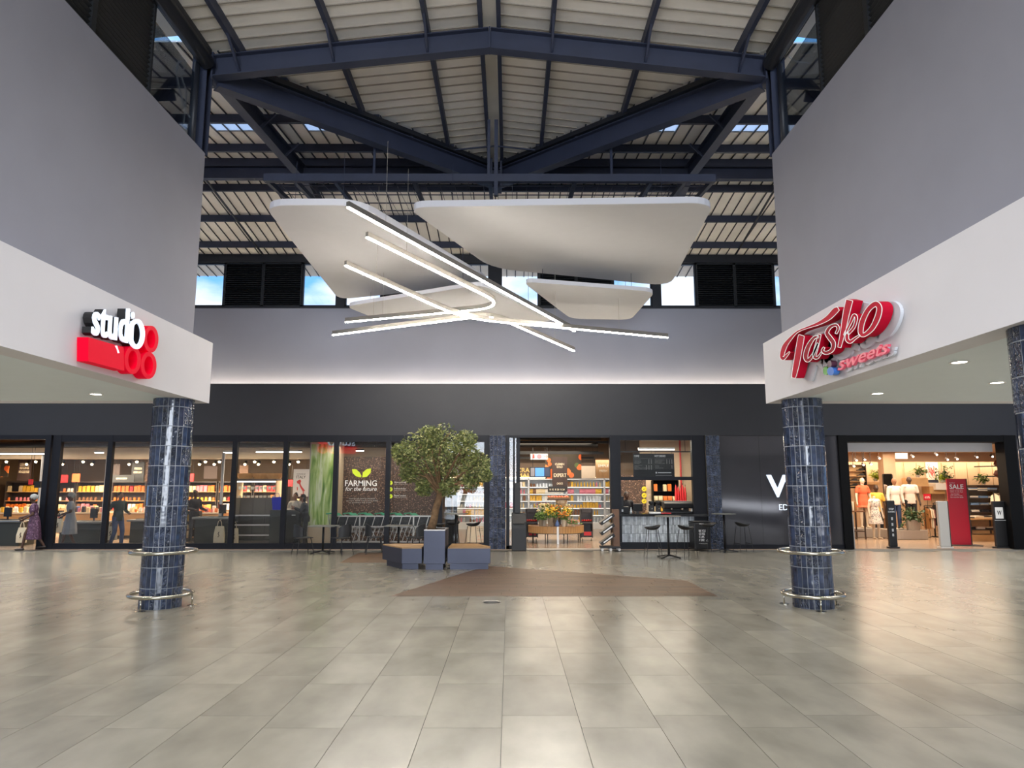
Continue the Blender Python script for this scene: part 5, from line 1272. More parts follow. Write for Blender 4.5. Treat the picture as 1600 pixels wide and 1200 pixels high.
for i, px in enumerate((541, 566, 590, 615, 637, 660)):
    o = t0 if i == 0 else copy_tree(t0); o.location = (aty(px, 800, 22.2).x, 22.0 + .06 * (i % 2), .004); o.rotation_euler = (0, 0, math.radians(168)); tag(o, ['leftmost shopping trolley with green handle under the window slogan', 'shopping trolley in the middle under the window slogan', 'shopping trolley right under the window slogan', 'shopping trolley below the lime ticks', 'shopping trolley left of the tree trunk behind glass', 'rightmost shopping trolley behind the tree'][i], 'trolley', 'shopping trolleys')
# trolley corral rail just behind the glass
cr_ = empty('corral_rail', (0, 21.35, 0), 0, 'metal corral rail in front of the shopping trolleys', 'rail'); xa, xb = aty(520, 820, 21.35).x, aty(688, 820, 21.35).x
MB().box(xa, xb, -.02, .02, .9, .94).build('top_rail', 'alu', cr_); MB().box(xa, xb, -.02, .02, .60, .63).build('mid_rail', 'alu', cr_); MB().box(xa, xb, .0, .015, .64, .9).build('infill', 'black', cr_); MB().box(xa, xb, -.02, .02, .16, .19).build('low_rail', 'alu', cr_)
for k in range(5): x = xa + (xb - xa) * k / 4; MB().box(x - .02, x + .02, -.02, .02, .004, .9).build('post', 'alu', cr_)
n = 24
for k in range(n + 1):
    x = xa + (xb - xa) * k / n; MB().beam((x - .03, -.015, .62), (x + .05, -.015, .9), .02, .02).build('bar', 'alu', cr_) if k % 2 else None
    MB().beam((x - .06, -.01, .18), (x + .08, -.01, .6), .018, .02).build('bar', 'alu', cr_)
# people counter posts behind the last window
for px, nm in ((701, 'left of the other'), (711, 'right of the other')):
    a = aty(px, 800, 22.4); e = empty('scale_kiosk', (a.x, 22.4, 0), 0, f'slim black kiosk behind the last window, {nm}', 'kiosk', 'slim kiosks'); z1 = aty(px, 768, 22.4).z
    MB().box(-.06, .06, 0, .12, .9, z1).build('post', 'black', e, bev=.01); MB().box(-.1, .1, -.04, .16, 0, .9).build('base', 'charcoal', e, bev=.01); MB().box(-.05, .05, -.006, 0, z1 - .3, z1 - .05).build('screen', 'black_gloss', e)

# ------------------------------------------------------------------ wall fridges behind the entrance
for i, nm in enumerate(('leftmost wall fridge', 'wall fridge behind the flowers', 'wall fridge right of the flowers', 'wall fridge behind the door jamb', 'wall fridge behind the coffee bar')):
    x0 = -2.4 + i * 1.62; shelf_unit(x0, x0 + 1.58, 30.4, 2.08, 6, nm + ' with white lit shelves of bottles', ['white', 'pale', 'cream', 'pink', 'pale', 'brown', 'yellow'], ['juice_bottle', 'milk_carton', 'yoghurt_cup', 'juice_bottle', 'food_packet', 'milk_carton'], .95, .5, 'fridge_white', 'fridge_white', .3, 'fridge', True, .125)
o = MB().box(-3.4, 7.4, 30.55, 30.7, 2.15, 2.8).build('trim_8', 'sign_wood' if 'sign_wood' in MATS else 'shop_wall'); tag(o, 'brown fascia above the wall fridges', kind='structure')
e = empty('cove_strip', (0, 30.5, 2.16), 0, 'warm strip light above the wall fridges', 'light'); MB().box(-3.3, 7.3, 0, .03, 0, .025).build('strip', 'led_cove_shop', e); MB().box(-3.3, 7.3, -.02, .05, -.03, 0).build('channel', 'alu', e)
e = empty('fascia_lettering', (0, 30.55, 0), 0, 'gold lettering above the left wall fridge, partly hidden', 'lettering')
for t, a, b, c, d in (('CRAFT', 808, 838, 731, 738), ('MALT', 808, 836, 739.5, 746)):
    p, q = aty(a, d, 30.5), aty(b, c, 30.5); text_y('print', t, p.x, q.x, p.z, q.z, -.002, 'gold', e, bold=.02)
e = board(931, 954, 716, 747, 29.6, 'gold_panel' if 'gold_panel' in MATS else 'wood', 'gold patterned board with cream lettering near the door jamb', (('SIMPLE', .15, .85, .55, .68), ('FRESH', .25, .75, .3, .42)))
board(908, 930, 728, 747, 30.3, 'beige', 'cream cut-out picture board beside the fruit picture')
# hanging pictures and signs over the flower display
board(852, 908, 707, 748, 27.4, 'orange_fruit_print', 'large picture of clementines hanging above the display', cat='picture')
board(863, 886, 714, 768, 26.9, 'sign_brown', 'tall brown hanging sign with clementine wording', (('CLEMEN', .2, .8, .76, .82), ('GOLD', .3, .7, .68, .74), ('EXPERT', .1, .95, .42, .52), ('CHOICE', .3, .7, .2, .26)))
board(856, 885, 760, 769, 26.8, 'sign_black', 'low dark price board under the brown hanging sign', (('R 15  R 20  R 24', .1, .9, .3, .6),))
ts = board(829, 856, 709, 718, 25.2, 'white', 'white hanging direction sign with red symbols', tm='map_red'); wz = .52
MB().lathe([(.001, 0), (.085, 0), (.085, .006), (.001, .006)], 16, cap=False).xf(Matrix.Translation((.0, -.002, .11)) @ Matrix.Rotation(math.pi / 2, 4, 'X')).build('symbol', 'prod_pink', ts)
MB().tube([(.16, -.004, .11), (.3, -.004, .11)], .01, 4).tube([(.24, -.004, .17), (.3, -.004, .11), (.24, -.004, .05)], .01, 4).build('arrow', 'map_red', ts); MB().lathe([(.03, 0), (.045, .05), (.03, .1), (.03, .15)], 10, (-.2, -.004, .04), sy=.1).build('symbol', 'map_red', ts)
mat('screen_blue', '2f6fc0', .3, emit=.9, ecol='3f86e0')
e = empty('hanging_screen', (aty(844, 745, 24.6).x, 24.6, aty(844, 746, 24.6).z), 0, 'hanging digital screen glowing blue above the entrance', 'screen'); MB().box(-.36, .36, 0, .06, 0, .36).build('housing', 'black', e, bev=.008); MB().box(-.17, .14, -.006, 0, .04, .33).build('display', 'screen_blue', e); MB().box(-.33, -.19, -.005, 0, .04, .33).build('display', 'wall_grey', e); MB().box(.16, .33, -.005, 0, .04, .33).build('display', 'bench_metal', e)
for s in (-.25, .25): MB().cyl((s, .03, .36), (s, .03, GZ - e.location.z), .008, n=5).build('rod', 'black', e)
e = empty('exit_lamp', (aty(884, 695, 23.6).x, 23.6, aty(884, 699, 23.6).z), 0, 'small pale rectangular lamp hanging above the entrance', 'lamp'); MB().box(-.2, .2, -.02, .03, 0, .15).build('plate', 'lamp_blue' if 'lamp_blue' in MATS else 'sign_white', e); MB().cyl((0, 0, .15), (0, 0, GZ - e.location.z), .01, n=5).build('rod', 'black', e)
# flower display: round plank-clad table
fx, fyy = aty(871, 840, 22.9).x, 23.6
fd = empty('flower_table', (fx, fyy, 0), 0, 'low round wooden display table with slatted front', 'table'); Rt = .9; zt3 = aty(871, 823, 22.7).z; zb3 = aty(871, 834, 22.7).z
pk = MB().box(-.045, .045, -.012, .012, 0, zt3 - zb3).mesh('plank', 'wood')
for k in range(60):
    a = 2 * math.pi * k / 60
    if abs(math.sin(a + math.pi / 2)) > .995 and math.sin(a) < 0 and False: continue
    inst(pk, 'plank', (Rt * math.cos(a), Rt * math.sin(a), zb3), fd, a + math.pi / 2)
MB().lathe([(.001, zt3 - .03), (Rt - .01, zt3 - .03), (Rt - .01, zt3 - .01), (.001, zt3 - .01)], 40, cap=False).build('top', 'wood_dark', fd); MB().lathe([(Rt - .02, zb3 - .02), (Rt + .015, zb3 - .02), (Rt + .015, zb3), (Rt - .02, zb3)], 40, cap=False).build('rim', 'shelf_dark', fd)
MB().box(-.03, .03, -Rt - .03, -Rt - .01, 0, zt3).build('joint_strip', 'alu', fd)
for k in range(8): a = math.pi / 8 + k * math.pi / 4; MB().cyl((.82 * math.cos(a), .82 * math.sin(a), 0), (.82 * math.cos(a), .82 * math.sin(a), zb3), .015, n=6).build('leg', 'black', fd)
# central fruit stand
fs = empty('fruit_stand', (fx + .1, fyy + .15, zt3), 0, 'tiered wooden stand rising behind the flowers', 'stand')
zA = aty(871, 791, 23.7).z - zt3; zB = aty(871, 779, 23.7).z - zt3
MB().box(-.5, .5, -.2, .3, zA - .04, zA).build('tier', 'wood', fs); MB().box(-.36, .36, -.2, .3, zB - .05, zB).build('tier', 'wood_dark', fs); MB().box(-.36, .36, -.21, -.19, zB, zB + .05).build('lip', 'wood', fs); MB().lathe([(.1, zA), (.18, zA + .1), (.2, zB - .05)], 14, (.1, 0, 0)).build('bowl_foot', 'beige', fs); MB().box(-.08, .08, 0, .1, 0, zA - .04).build('post', 'shelf_dark', fs)
mat('fruit_orange', 'e0561c', .4, bump=.2, bscale=80); mat('fruit_yellow', 'e2b93c', .45); mat('fruit_red', 'c0221c', .35); mat('pale_fruit', 'e4e0a8', .45)
fr_m = {}
def fruit_mesh(m):
    f = MB().lathe([(.002, .0), (.025, .004), (.04, .03), (.038, .05), (.02, .066), (.004, .064)], 9, cap=True).build('skin', m); f_ = f.data; bpy.data.objects.remove(f); f_.polygons.foreach_set('use_smooth', [True] * len(f_.polygons)); return f_
for m in ('fruit_orange', 'fruit_yellow', 'fruit_red', 'pale_fruit'): fr_m[m] = fruit_mesh(m)
for i in range(8):
    for j in range(3):
        inst(fr_m['fruit_orange'], 'clementine', (fx + .1 - .31 + i * .088 + rnd.uniform(-.01, .01), fyy + .03 + j * .1, zt3 + zB + .001 + .012 * (j)), None, 0, None, f'orange clementine, {nth(i)} from left, {["front", "middle", "rear"][j]} row, top tier of the fruit stand', 'fruit', 'clementines on the stand')
for i in range(10):
    inst(fr_m['pale_fruit' if i > 6 else 'fruit_yellow'], 'lemon', (fx - .32 + i * .085, fyy + .06 + .07 * (i % 2), zt3 + zA + .001), None, 0, None, ('pale green apple' if i > 6 else 'yellow lemon') + f', {nth(i)} from left on the lower tier of the fruit stand', 'fruit', 'lemons and apples on the stand')
# flower bunches in pots
mat('pot_paper', '8a7a66', .8); mat('pot_pale', 'c9b8a0', .7); mat('stem_green', '5f7a3c', .6); mat('flower_yellow', 'e8c23c', .6); mat('flower_orange', 'd9822c', .6); mat('flower_pale', 'ecd9a8', .6); mat('flower_pink', 'd88a7a', .6); mat('flower_green', '7f9a4c', .6)
mat('vase_blue', '5f78a8', .3)
def bouquet(px, py0, py1, y, wpx, fm, pot, label):
    a, b = aty(px, py0, y), aty(px, py1, y); h = b.z - zt3; w = wpx / 1100 * y / 2
    e = empty('flower_bunch', (a.x, y, zt3 - .009), 0, label, 'flowers', 'bunches of flowers')
    ph = h * .48; MB().lathe([(w * .35, 0), (w * .55, ph), (w * .5, ph)], 10, cap=True).build('wrap', pot, e)
    st = MB(); fl = MB(); n = 48
    for k in range(n):
        q = Vector((rnd.gauss(0, .5) * w, rnd.gauss(0, .4) * w, h * rnd.uniform(.62, 1.0))); st.cyl((q.x * .3, q.y * .3, ph * .8), q, .004, n=4)
        fl.ell(q, (w * .2, w * .2, w * .13), 6, 4)
    st.build('stems', 'stem_green', e); fl.build('blossoms', fm, e)
    lf = MB()
    for k in range(90):
        q = Vector((rnd.gauss(0, .55) * w, rnd.gauss(0, .4) * w, h * rnd.uniform(.45, .95))); a_ = Vector((rnd.gauss(0, 1), rnd.gauss(0, 1), rnd.gauss(0, 1))).normalized() * .05; b_ = a_.orthogonal() * .4; lf.add([q - a_, q + b_, q + a_, q - b_], [(0, 1, 2, 3)])
    lf.build('leaves', 'stem_green', e, kind='stuff')
bouquet(845, 823, 800, 22.95, 15, 'flower_green', 'pot_paper', 'green bunch at the left of the flower table'); bouquet(860, 823, 793, 22.85, 18, 'flower_yellow', 'pot_paper', 'large yellow bunch in a brown wrap'); bouquet(881, 823, 799, 22.85, 15, 'flower_orange', 'pot_pale', 'orange yellow bunch in a pale wrap right of centre')
bouquet(896, 823, 812, 22.9, 13, 'flower_pink', 'pot_pale', 'small pink and cream bunch at the right of the flower table'); bouquet(850, 815, 786, 23.15, 18, 'flower_pale', 'pot_pale', 'tall cream bunch behind the yellow one'); bouquet(868, 815, 790, 23.15, 18, 'flower_orange', 'pot_paper', 'tall orange bunch in the middle of the flower table'); bouquet(886, 815, 792, 23.2, 15, 'flower_yellow', 'pot_pale', 'tall yellow bunch on the right of the flower table')
e = tag(MB().lathe([(.05, 0), (.075, .06), (.05, .14), (.02, .2), (.025, .22)], 12).build('vase', 'vase_blue', None, True), 'small blue vase between the flower bunches', 'vase'); e.location = (aty(871, 822, 22.75).x, 22.8, zt3 - .009)
# rolling crates with red apples on both sides
for i, (px, nm) in enumerate(((831, 'left'), (917, 'right'))):
    a = aty(px, 830, 24.0); e = empty('crate_stand', (a.x, 24.0, 0), 0, f'dark rolling crate stand with red apples {nm} of the flowers', 'stand', 'crate stands'); z1 = aty(px, 795, 24.0).z
    for s in (-1, 1): MB().box(s * .19 - .015, s * .19 + .015, 0, .36, .1, z1).build('side_panel', 'shelf_dark', e)
    MB().box(-.19, .19, .34, .36, .1, z1).build('back_panel', 'shelf_dark', e); MB().box(-.19, .19, 0, .02, z1 - .12, z1).build('header', 'shelf_dark', e)
    for zf_ in (.15, z1 * .55):
        MB().box(-.19, .19, 0, .34, zf_ - .02, zf_).build('shelf_board', 'shelf_dark', e); MB().box(-.19, .19, -.01, .01, zf_, zf_ + .05 + (.12 if zf_ < .2 else 0)).build('lip', 'shelf_dark', e)
        for k in range(5):
            if zf_ > .2: inst(fr_m['fruit_red'], 'apple', (a.x - .15 + k * .075, 24.08, zf_ + .05), None, 0, None, f'red apple, {nth(k)} from left in the crate stand {nm} of the flowers', 'fruit', 'red apples')
    for s in (-1, 1): MB().cyl((s * .15 - .01, .05, .04), (s * .15 + .01, .05, .04), .04, n=8).build('castor', 'black', e)
    MB().box(-.1, .14, -.015, -.011, .18, .3).build('label', 'red_board', e)

# ------------------------------------------------------------------ coffee bar
zt_c = zt_
o = MB().box(4.55, 6.3, 24.6, 24.7, 0, GZ).build('wall_coffee_back', 'beige'); tag(o, 'beige wall behind the coffee bar', kind='structure')
o = MB().box(3.75, 4.7, 24.5, 24.58, 0, 2.2).build('wall_coffee_panel', 'speckle_brown'); tag(o, 'speckled brown panel with yellow ticks behind the coffee bar', kind='structure')
mat('tick_yellow', 'e6cf2a', .5)
e = empty('wall_ticks', (0, 24.5, 0), 0, 'yellow tick discs on the brown panel behind the coffee counter', 'lettering')
for py in (764, 774, 783):
    p = aty(1006.5, py, 24.5); MB().yprism([(p.x + .085 * math.cos(2 * math.pi * k / 18), p.z + .085 * math.sin(2 * math.pi * k / 18)) for k in range(18)], -.012, -.002).build('tick_disc', 'tick_yellow', e); MB().yprism([(p.x + a * .085, p.z + b * .085) for a, b in ((-.5, 0), (-.15, -.4), (.5, .4), (.4, .5), (-.15, -.1), (-.4, .12))], -.016, -.012).build('tick', 'sign_brown', e)
    q = aty(1013, py, 24.5); text_y('print', 'WE GROW IT FRESH', q.x, q.x + .35, q.z, q.z + .05, -.003, 'cream_print', e)
# menu boards
for i, (a, b, ttl) in enumerate(((990, 1021, 'COFFEE'), (1022, 1053, 'HOT DRINKS'))):
    y = 21.3; p, q = aty(a, 745, y), aty(b, 708.5, y); w, h = (q.x - p.x) / 2, q.z - p.z
    e = empty('menu_board', ((p.x + q.x) / 2, y, p.z), 0, f'black menu board headed {ttl.lower()} above the coffee counter', 'menu board', 'coffee menu boards'); MB().box(-w, w, 0, .03, 0, h).build('board', 'sign_black', e)
    text_y('title', ttl, -w + .03, -w + (.30 if i == 0 else .58) * 2 * w, h * .84, h * .93, -.001, 'print_white', e, d=.003, bold=.03); MB().box(-w + .03, w - .05, -.003, -.001, h * .78, h * .785).build('rule', 'print_dim', e)
    items = (['Espresso', 'Americano', 'Macchiato', 'Cortado'], ['Cappuccino', 'Latte', 'Flat White with extra', 'Mocha with cream']) if i == 0 else (['Hot chocolate', 'Chai latte', 'Red latte', 'Tea with milk'], ['Honey', 'Syrup', 'Almond milk'])
    for gidx, gp in enumerate(items):
        for k, t in enumerate(gp):
            z = h * ((.71, .46)[gidx] - k * .05); text_y('print', t, -w + .04, -w + .04 + .03 * len(t) * .75, z, z + h * .028, -.001, 'print_dim', e, d=.003)
            for c in range(3 if gidx == 0 and i else 2 + (gidx == 1)):
                if i == 1 and gidx == 1 and c: continue
                x = w - .06 - c * .075; MB().box(x - .025, x, -.003, -.001, z, z + h * .028).build('price', 'print_dim', e)
    if i == 1: MB().box(-w + .05, -w + .09, -.003, -.001, h * .14, h * .21).build('cup_mark', 'print_white', e); MB().box(-w + .12, w - .1, -.003, -.001, h * .16, h * .19).build('rule', 'print_white', e); MB().box(-w + .05, w - .08, -.003, -.001, h * .05, h * .07).build('rule', 'print_dim', e)
    for s in (-1, 1): MB().cyl((s * w * .8, .015, h), (s * w * .8, .015, h + .1), .006, n=4).build('wire', 'black', e)
zr_ = aty(1000, 706, 21.3).z
tag(MB().box(3.27, 5.5, 21.3, 21.33, zr_ - .012, zr_ + .02).cyl((3.5, 21.315, zr_), (3.5, 21.315, GZ), .008, n=5).cyl((5.3, 21.315, zr_), (5.3, 21.315, GZ), .008, n=5).build('hanging_rail', 'black'), 'thin black rail carrying the menu boards', 'rail')
p, q = aty(997, 702, 21.9), aty(1054, 702, 21.9); e = empty('ceiling_lamp', ((p.x + q.x) / 2, 21.9, p.z), 0, 'white tube lamp above the menu boards', 'lamp'); w = (q.x - p.x) / 2; MB().box(-w, w, -.04, .04, 0, .05).build('housing', 'white', e); MB().box(-w + .01, w - .01, -.03, .03, -.025, 0).build('diffuser', 'led_white', e)
# machine, grinders and things on the counter
zc_t = zt_c + .001
def on(px, y): return aty(px, 800, y).x
em = empty('espresso_machine', (on(1060, 21.1), 21.05, zc_t), 0, 'wide black espresso machine on the coffee counter', 'coffee machine'); hm = aty(1060, 784, 21.1).z - zc_t
MB().box(-.40, .42, 0, .42, .0, .06).build('base', 'black', em, bev=.01); MB().xprism([(-.02, hm * .45), (.42, hm * .4), (.42, hm), (.05, hm), (-.05, hm * .85)], -.42, .42).build('body', 'black', em, bev=.02); MB().box(-.38, .38, .32, .4, .06, hm * .5).build('back', 'charcoal', em)
for x in (-.2, .12): MB().cyl((x, .05, hm * .45), (x, .05, hm * .3), .03, n=10).build('group_head', 'chrome', em); MB().cyl((x, .05, hm * .3), (x, -.1, hm * .3), .012, n=6).build('portafilter', 'black', em)
MB().box(-.4, .4, .05, .4, hm, hm + .02).build('cup_tray', 'steel_top', em)
for px, nm in ((1018, 'left'), (1029, 'right')):
    e = empty('coffee_grinder', (on(px, 21.15), 21.15, zc_t), 0, f'{nm} coffee grinder beside the espresso machine', 'grinder', 'coffee grinders'); hg = aty(px, 783, 21.15).z - zc_t
    MB().box(-.08, .08, -.08, .1, 0, .05).build('base', 'black', e); MB().box(-.07, .07, -.02, .1, .05, hg * .7).build('body', 'black', e, bev=.015); MB().lathe([(.045, hg * .7), (.08, hg * .85), (.08, hg)], 10).build('hopper', 'charcoal', e); MB().box(-.012, .012, -.09, -.02, hg * .35, hg * .45).build('spout', 'chrome', e)
e = empty('till_screen', (on(997, 21.2), 21.2, zc_t), 0, 'small black till screen on the coffee counter', 'till'); MB().box(-.14, .14, 0, .03, .06, .28).build('screen', 'black_gloss', e, bev=.008); MB().box(-.04, .04, .0, .1, 0, .07).build('stand', 'black', e)
e = empty('cup_holder', (on(976, 21.1), 21.1, zc_t), 0, 'dark box with straws and cups at the left end of the coffee counter', 'box'); MB().box(-.15, .13, 0, .2, 0, .2).build('box', 'black_gloss', e, bev=.01); MB().box(-.1, -.04, -.004, 0, .05, .12).build('label', 'print_white', e)
tag(MB().box(on(967, 21.2), on(975, 21.2), 21.15, 21.35, zc_t, zc_t + .5).build('coffee_brewer', 'charcoal', None, bev=.02), 'dark filter coffee brewer at the left window edge', 'machine')
for i, (px, h, r, m, nm) in enumerate(((1081, .26, .04, 'white', 'white plastic bottle right of the espresso machine'), (1090, .42, .035, 'wood', 'tall wooden pepper mill on the coffee counter'), (1010, .1, .05, 'wood', 'small wooden cup on the coffee counter'), (986, .18, .035, 'prod_pale', 'clear water glass on the coffee counter'))):
    o = tag(MB().lathe([(r, 0), (r, h * .35), (r * .7, h * .5), (r * .8, h * .6), (r * .45, h * .8), (r * .5, h)], 10).build(['bottle', 'pepper_mill', 'cup', 'glass'][i], m, None, True), nm, ['bottle', 'mill', 'cup', 'glass'][i]); o.location = (on(px, 21.1), 21.1, zc_t)
o = tag(MB().box(-.16, .16, -.09, .09, 0, .05).build('pastry_box', 'white', None, bev=.008), 'low white pastry box on the coffee counter', 'box'); o.location = (on(1023, 20.98), 20.95, zc_t)
o = tag(MB().box(-.14, .14, -.08, .08, 0, .03).build('tray', 'red_board', None, bev=.006), 'small red tray in front of the coffee grinders', 'tray'); o.location = (on(1040, 20.95), 20.92, zc_t)
# gondola with colourful bags, red umbrellas
shelf_unit(on(1021, 24.1), on(1060, 24.1), 24.0, 2.0, 5, 'black rack behind the espresso machine with bags', ['orange', 'cream', 'pink', 'brown', 'yellow'], ['packet', 'carton', 'packet'], .9, .3, 'frame_black', 'frame_black', .2, step=.15)
for k in range(5):
    px = 1057 + k * 3.6; p = aty(px, 793, 23.4); q = aty(px, 758 + (k % 3) * 2, 23.4)
    e = empty('folded_umbrella', (p.x, 23.4, p.z - .3), 0, f'folded red umbrella, {nth(k)} from left behind the espresso machine', 'umbrella', 'folded red umbrellas'); h = q.z - p.z + .3
    MB().lathe([(.01, .0), (.04, .12), (.055, h * .7), (.03, h * .93), (.008, h)], 8, sx=.8).build('canopy', 'red_board', e, True); MB().cyl((0, 0, h), (0, 0, h + .06), .008, n=5).build('ferrule', 'black', e)
tag(MB().cyl((on(1071, 24), 24.45, .004), (on(1071, 24), 24.45, GZ), .03, n=8).build('pipe', 'red_board'), 'red pipe running up the wall behind the coffee bar', 'pipe')
tag(MB().box(on(1040, 23.4) - .35, on(1040, 23.4) + .9, 23.25, 23.6, 0, aty(1060, 794, 23.4).z - .3).build('umbrella_stand', 'charcoal', None, bev=.02), 'dark stand behind the espresso machine', 'stand')
# interior lights of the grocery shop: the lamps seen above
for x in (-16.5, -12.5, -8.5):
    light('grocery_lamps', 'AREA', (x, 26.6, 2.6), 380, (1, .80, .56), (math.radians(12), 0, 0), 3.4, 1.6)
    light('grocery_lamps_front', 'AREA', (x, 23.3, 3.0), 75, (1, .84, .66), (0, 0, 0), 3, .8)
light('trolley_lamps', 'AREA', (-4, 22.0, 3.05), 45, (1, .9, .78), (0, 0, 0), 3, .6)
light('entrance_lamps', 'AREA', (1.4, 25.5, 3.2), 260, (1, .84, .64), (0, 0, 0), 2.6, 5)
light('fridge_lamps', 'AREA', (1.8, 29.6, 2.9), 60, (1, .95, .9), (math.radians(25), 0, 0), 7, .6)
light('coffee_lamps', 'AREA', (4.5, 22.6, 3.2), 150, (1, .86, .68), (0, 0, 0), 2.2, 1.6)
# ================================================================== people and mannequins
mat('skin_dark', '4a3023', .55); mat('skin_mid', '8a5f45', .55); mat('hair_black', '17120f', .7, bump=.4, bscale=60); mat('skin_mannequin', 'd2c4b0', .45); mat('skin_mannequin_dark', '3c2c24', .45)
mat('cloth_green', '27362e', .8); mat('cloth_dark', '1d1e24', .8); mat('jeans', '34466a', .8, var=.12, vscale=14); mat('cloth_grey', '8d9096', .8, var=.1, vscale=8); mat('cloth_cream', 'd8cdb8', .8); mat('cloth_white', 'ddd6cc', .8); mat('cloth_pinkwhite', 'd9c4b8', .8)
mat('cloth_orange', 'd3603c', .75); mat('cloth_yellow', 'e0b64a', .75); mat('cloth_blue', '6f8fb8', .8); mat('scarf_grey', '9a9c98', .8, var=.15, vscale=20); mat('shoe_dark', '2a211c', .5); mat('shoe_white', 'd8d0c4', .5); mat('eye_dark', '0c0a09', .3); mat('lip', '6a3a34', .5)
def caps(mb, a, ra, b, rb, n=10):
    a, b = Vector(a), Vector(b); mb.ell(a, ra, n, 6); mb.ell(b, rb, n, 6); mb.cyl(a, b, ra, rb, n)
def remesh(o, v):
    m = o.modifiers.new('continuous_surface', 'REMESH'); m.mode = 'VOXEL'; m.voxel_size = v; m.use_smooth_shade = True
    s = o.modifiers.new('smooth', 'SMOOTH'); s.factor = .5; s.iterations = 3
def figure(name, loc, rz, H, label, cat, skin, pose=None, top=None, sleeve=2, bottom=None, dress=None, hem=.5, hair='hair_black', wrap=None, shoes='shoe_dark', shorts=False, female=False, headless=False, bun=False, group=None):
    """faces -y; pose overrides joints given for a 1.75 m body"""
    s = H / 1.75
    J = dict(el=(.25, .0, 1.15), wl=(.27, -.06, .9), er=(-.25, .0, 1.15), wr=(-.27, -.06, .9), hl=(.095, 0, .92), kl=(.10, -.02, .50), al=(.105, .0, .09), hr=(-.095, 0, .92), kr=(-.10, -.02, .50), ar=(-.105, .0, .09), lean=(0, 0))
    J.update(pose or {}); lx, ly = J['lean']
    def T(p, k=0): return Vector((p[0] + lx * max(0, p[2] - .9), p[1] + ly * max(0, p[2] - .9), p[2])) * s
    sw = .175 if female else .195
    e = empty(name, loc, rz, label, cat, group)
    b = MB(); R = lambda *r: tuple(x * s for x in r)
    def torso(m, g):
        m.ell(T((0, 0, 1.29)), R(sw * .86 + g, .115 + g, .2 + g * .5), 14, 9); m.ell(T((0, .0, 1.1)), R(.138 + g, .1 + g, .19), 14, 9); m.ell(T((0, .01, .95)), R(.165 + g, .12 + g, .13 + g), 14, 9); caps(m, T((-sw * .85, 0, 1.405)), (.058 + g) * s, T((sw * .85, 0, 1.405)), (.058 + g) * s)
    torso(b, 0); caps(b, T((0, .01, 1.4)), .058 * s, T((0, -.005, 1.53)), .052 * s)
    hc = T((0, -.015, 1.635))
    if not headless:
        b.ell(hc, R(.076, .094, .112), 14, 10); b.ell(hc + Vector((0, -.02, -.055)) * s, R(.056, .066, .058), 12, 8)
        b.ell(hc + Vector((0, -.098, -.018)) * s, R(.013, .018, .022), 8, 6)
        for q in (-1, 1): b.ell(hc + Vector((q * .078, .005, -.01)) * s, R(.012, .02, .03), 8, 6)
    for q, (E, W_, Hh, K, A) in ((1, ('el', 'wl', 'hl', 'kl', 'al')), (-1, ('er', 'wr', 'hr', 'kr', 'ar'))):
        sh, el, wr, hp_, kn, an = T((q * sw, 0, 1.40)), T(J[E]), T(J[W_]), T(J[Hh]), T(J[K]), T(J[A])
        caps(b, sh, .054 * s, el, .041 * s); caps(b, el, .041 * s, wr, .028 * s); caps(b, hp_, .088 * s, kn, .056 * s); caps(b, kn, .055 * s, an, .036 * s)
        # foot
        caps(b, an + Vector((0, .02, -.045)) * s, .036 * s, an + Vector((q * .015, -.15, -.06)) * s, .026 * s)
        # hand: palm, four fingers, thumb
        d = (wr - el).normalized(); side = d.cross(Vector((0, 1, 0))); side = side.normalized() if side.length > .1 else Vector((1, 0, 0)); fw = side.cross(d).normalized()
        pc = wr + d * .05 * s; caps(b, wr + d * .01 * s, .026 * s, pc + d * .02 * s, .03 * s)
        for k, ln in enumerate((.062, .075, .07, .055)):
            o_ = fw * (.027 - .018 * k) * s; m1 = pc + o_ + d * (.03 + ln * .5) * s; tip = m1 + (d * .75 - side * q * .5).normalized() * ln * .55 * s
            caps(b, pc + o_ + d * .02 * s, .0105 * s, m1, .0095 * s, 8); caps(b, m1, .0095 * s, tip, .008 * s, 8)
        th = pc + fw * .03 * s; caps(b, th - d * .02 * s, .012 * s, th + (fw * .8 + d * .8).normalized() * .055 * s, .009 * s, 8)
    o = b.build('body', skin, e, True); remesh(o, .0085 * s)
    if not headless and cat == 'person':
        MB().ell(hc + Vector((.03, -.085, .012)) * s, .009 * s, 6, 5).ell(hc + Vector((-.03, -.085, .012)) * s, .009 * s, 6, 5).build('eyes', 'eye_dark', e); MB().ell(hc + Vector((0, -.082, -.062)) * s, R(.024, .01, .007), 8, 5).build('mouth', 'lip', e)
        if hair:
            h = MB().ell(hc + Vector((0, .022, .03)) * s, R(.086, .096, .1), 12, 9)
            if bun: h.ell(hc + Vector((0, .07, .10)) * s, .05 * s, 10, 7)
            if female and not bun: h.ell(hc + Vector((0, .06, -.06)) * s, R(.085, .06, .11), 10, 7)
            h.build('hair', hair, e, True)
        if wrap: MB().ell(hc + Vector((0, .025, .045)) * s, R(.098, .112, .105), 14, 9).ell(hc + Vector((0, .10, .05)) * s, R(.06, .06, .06), 10, 7).build('headwrap', wrap, e, True)
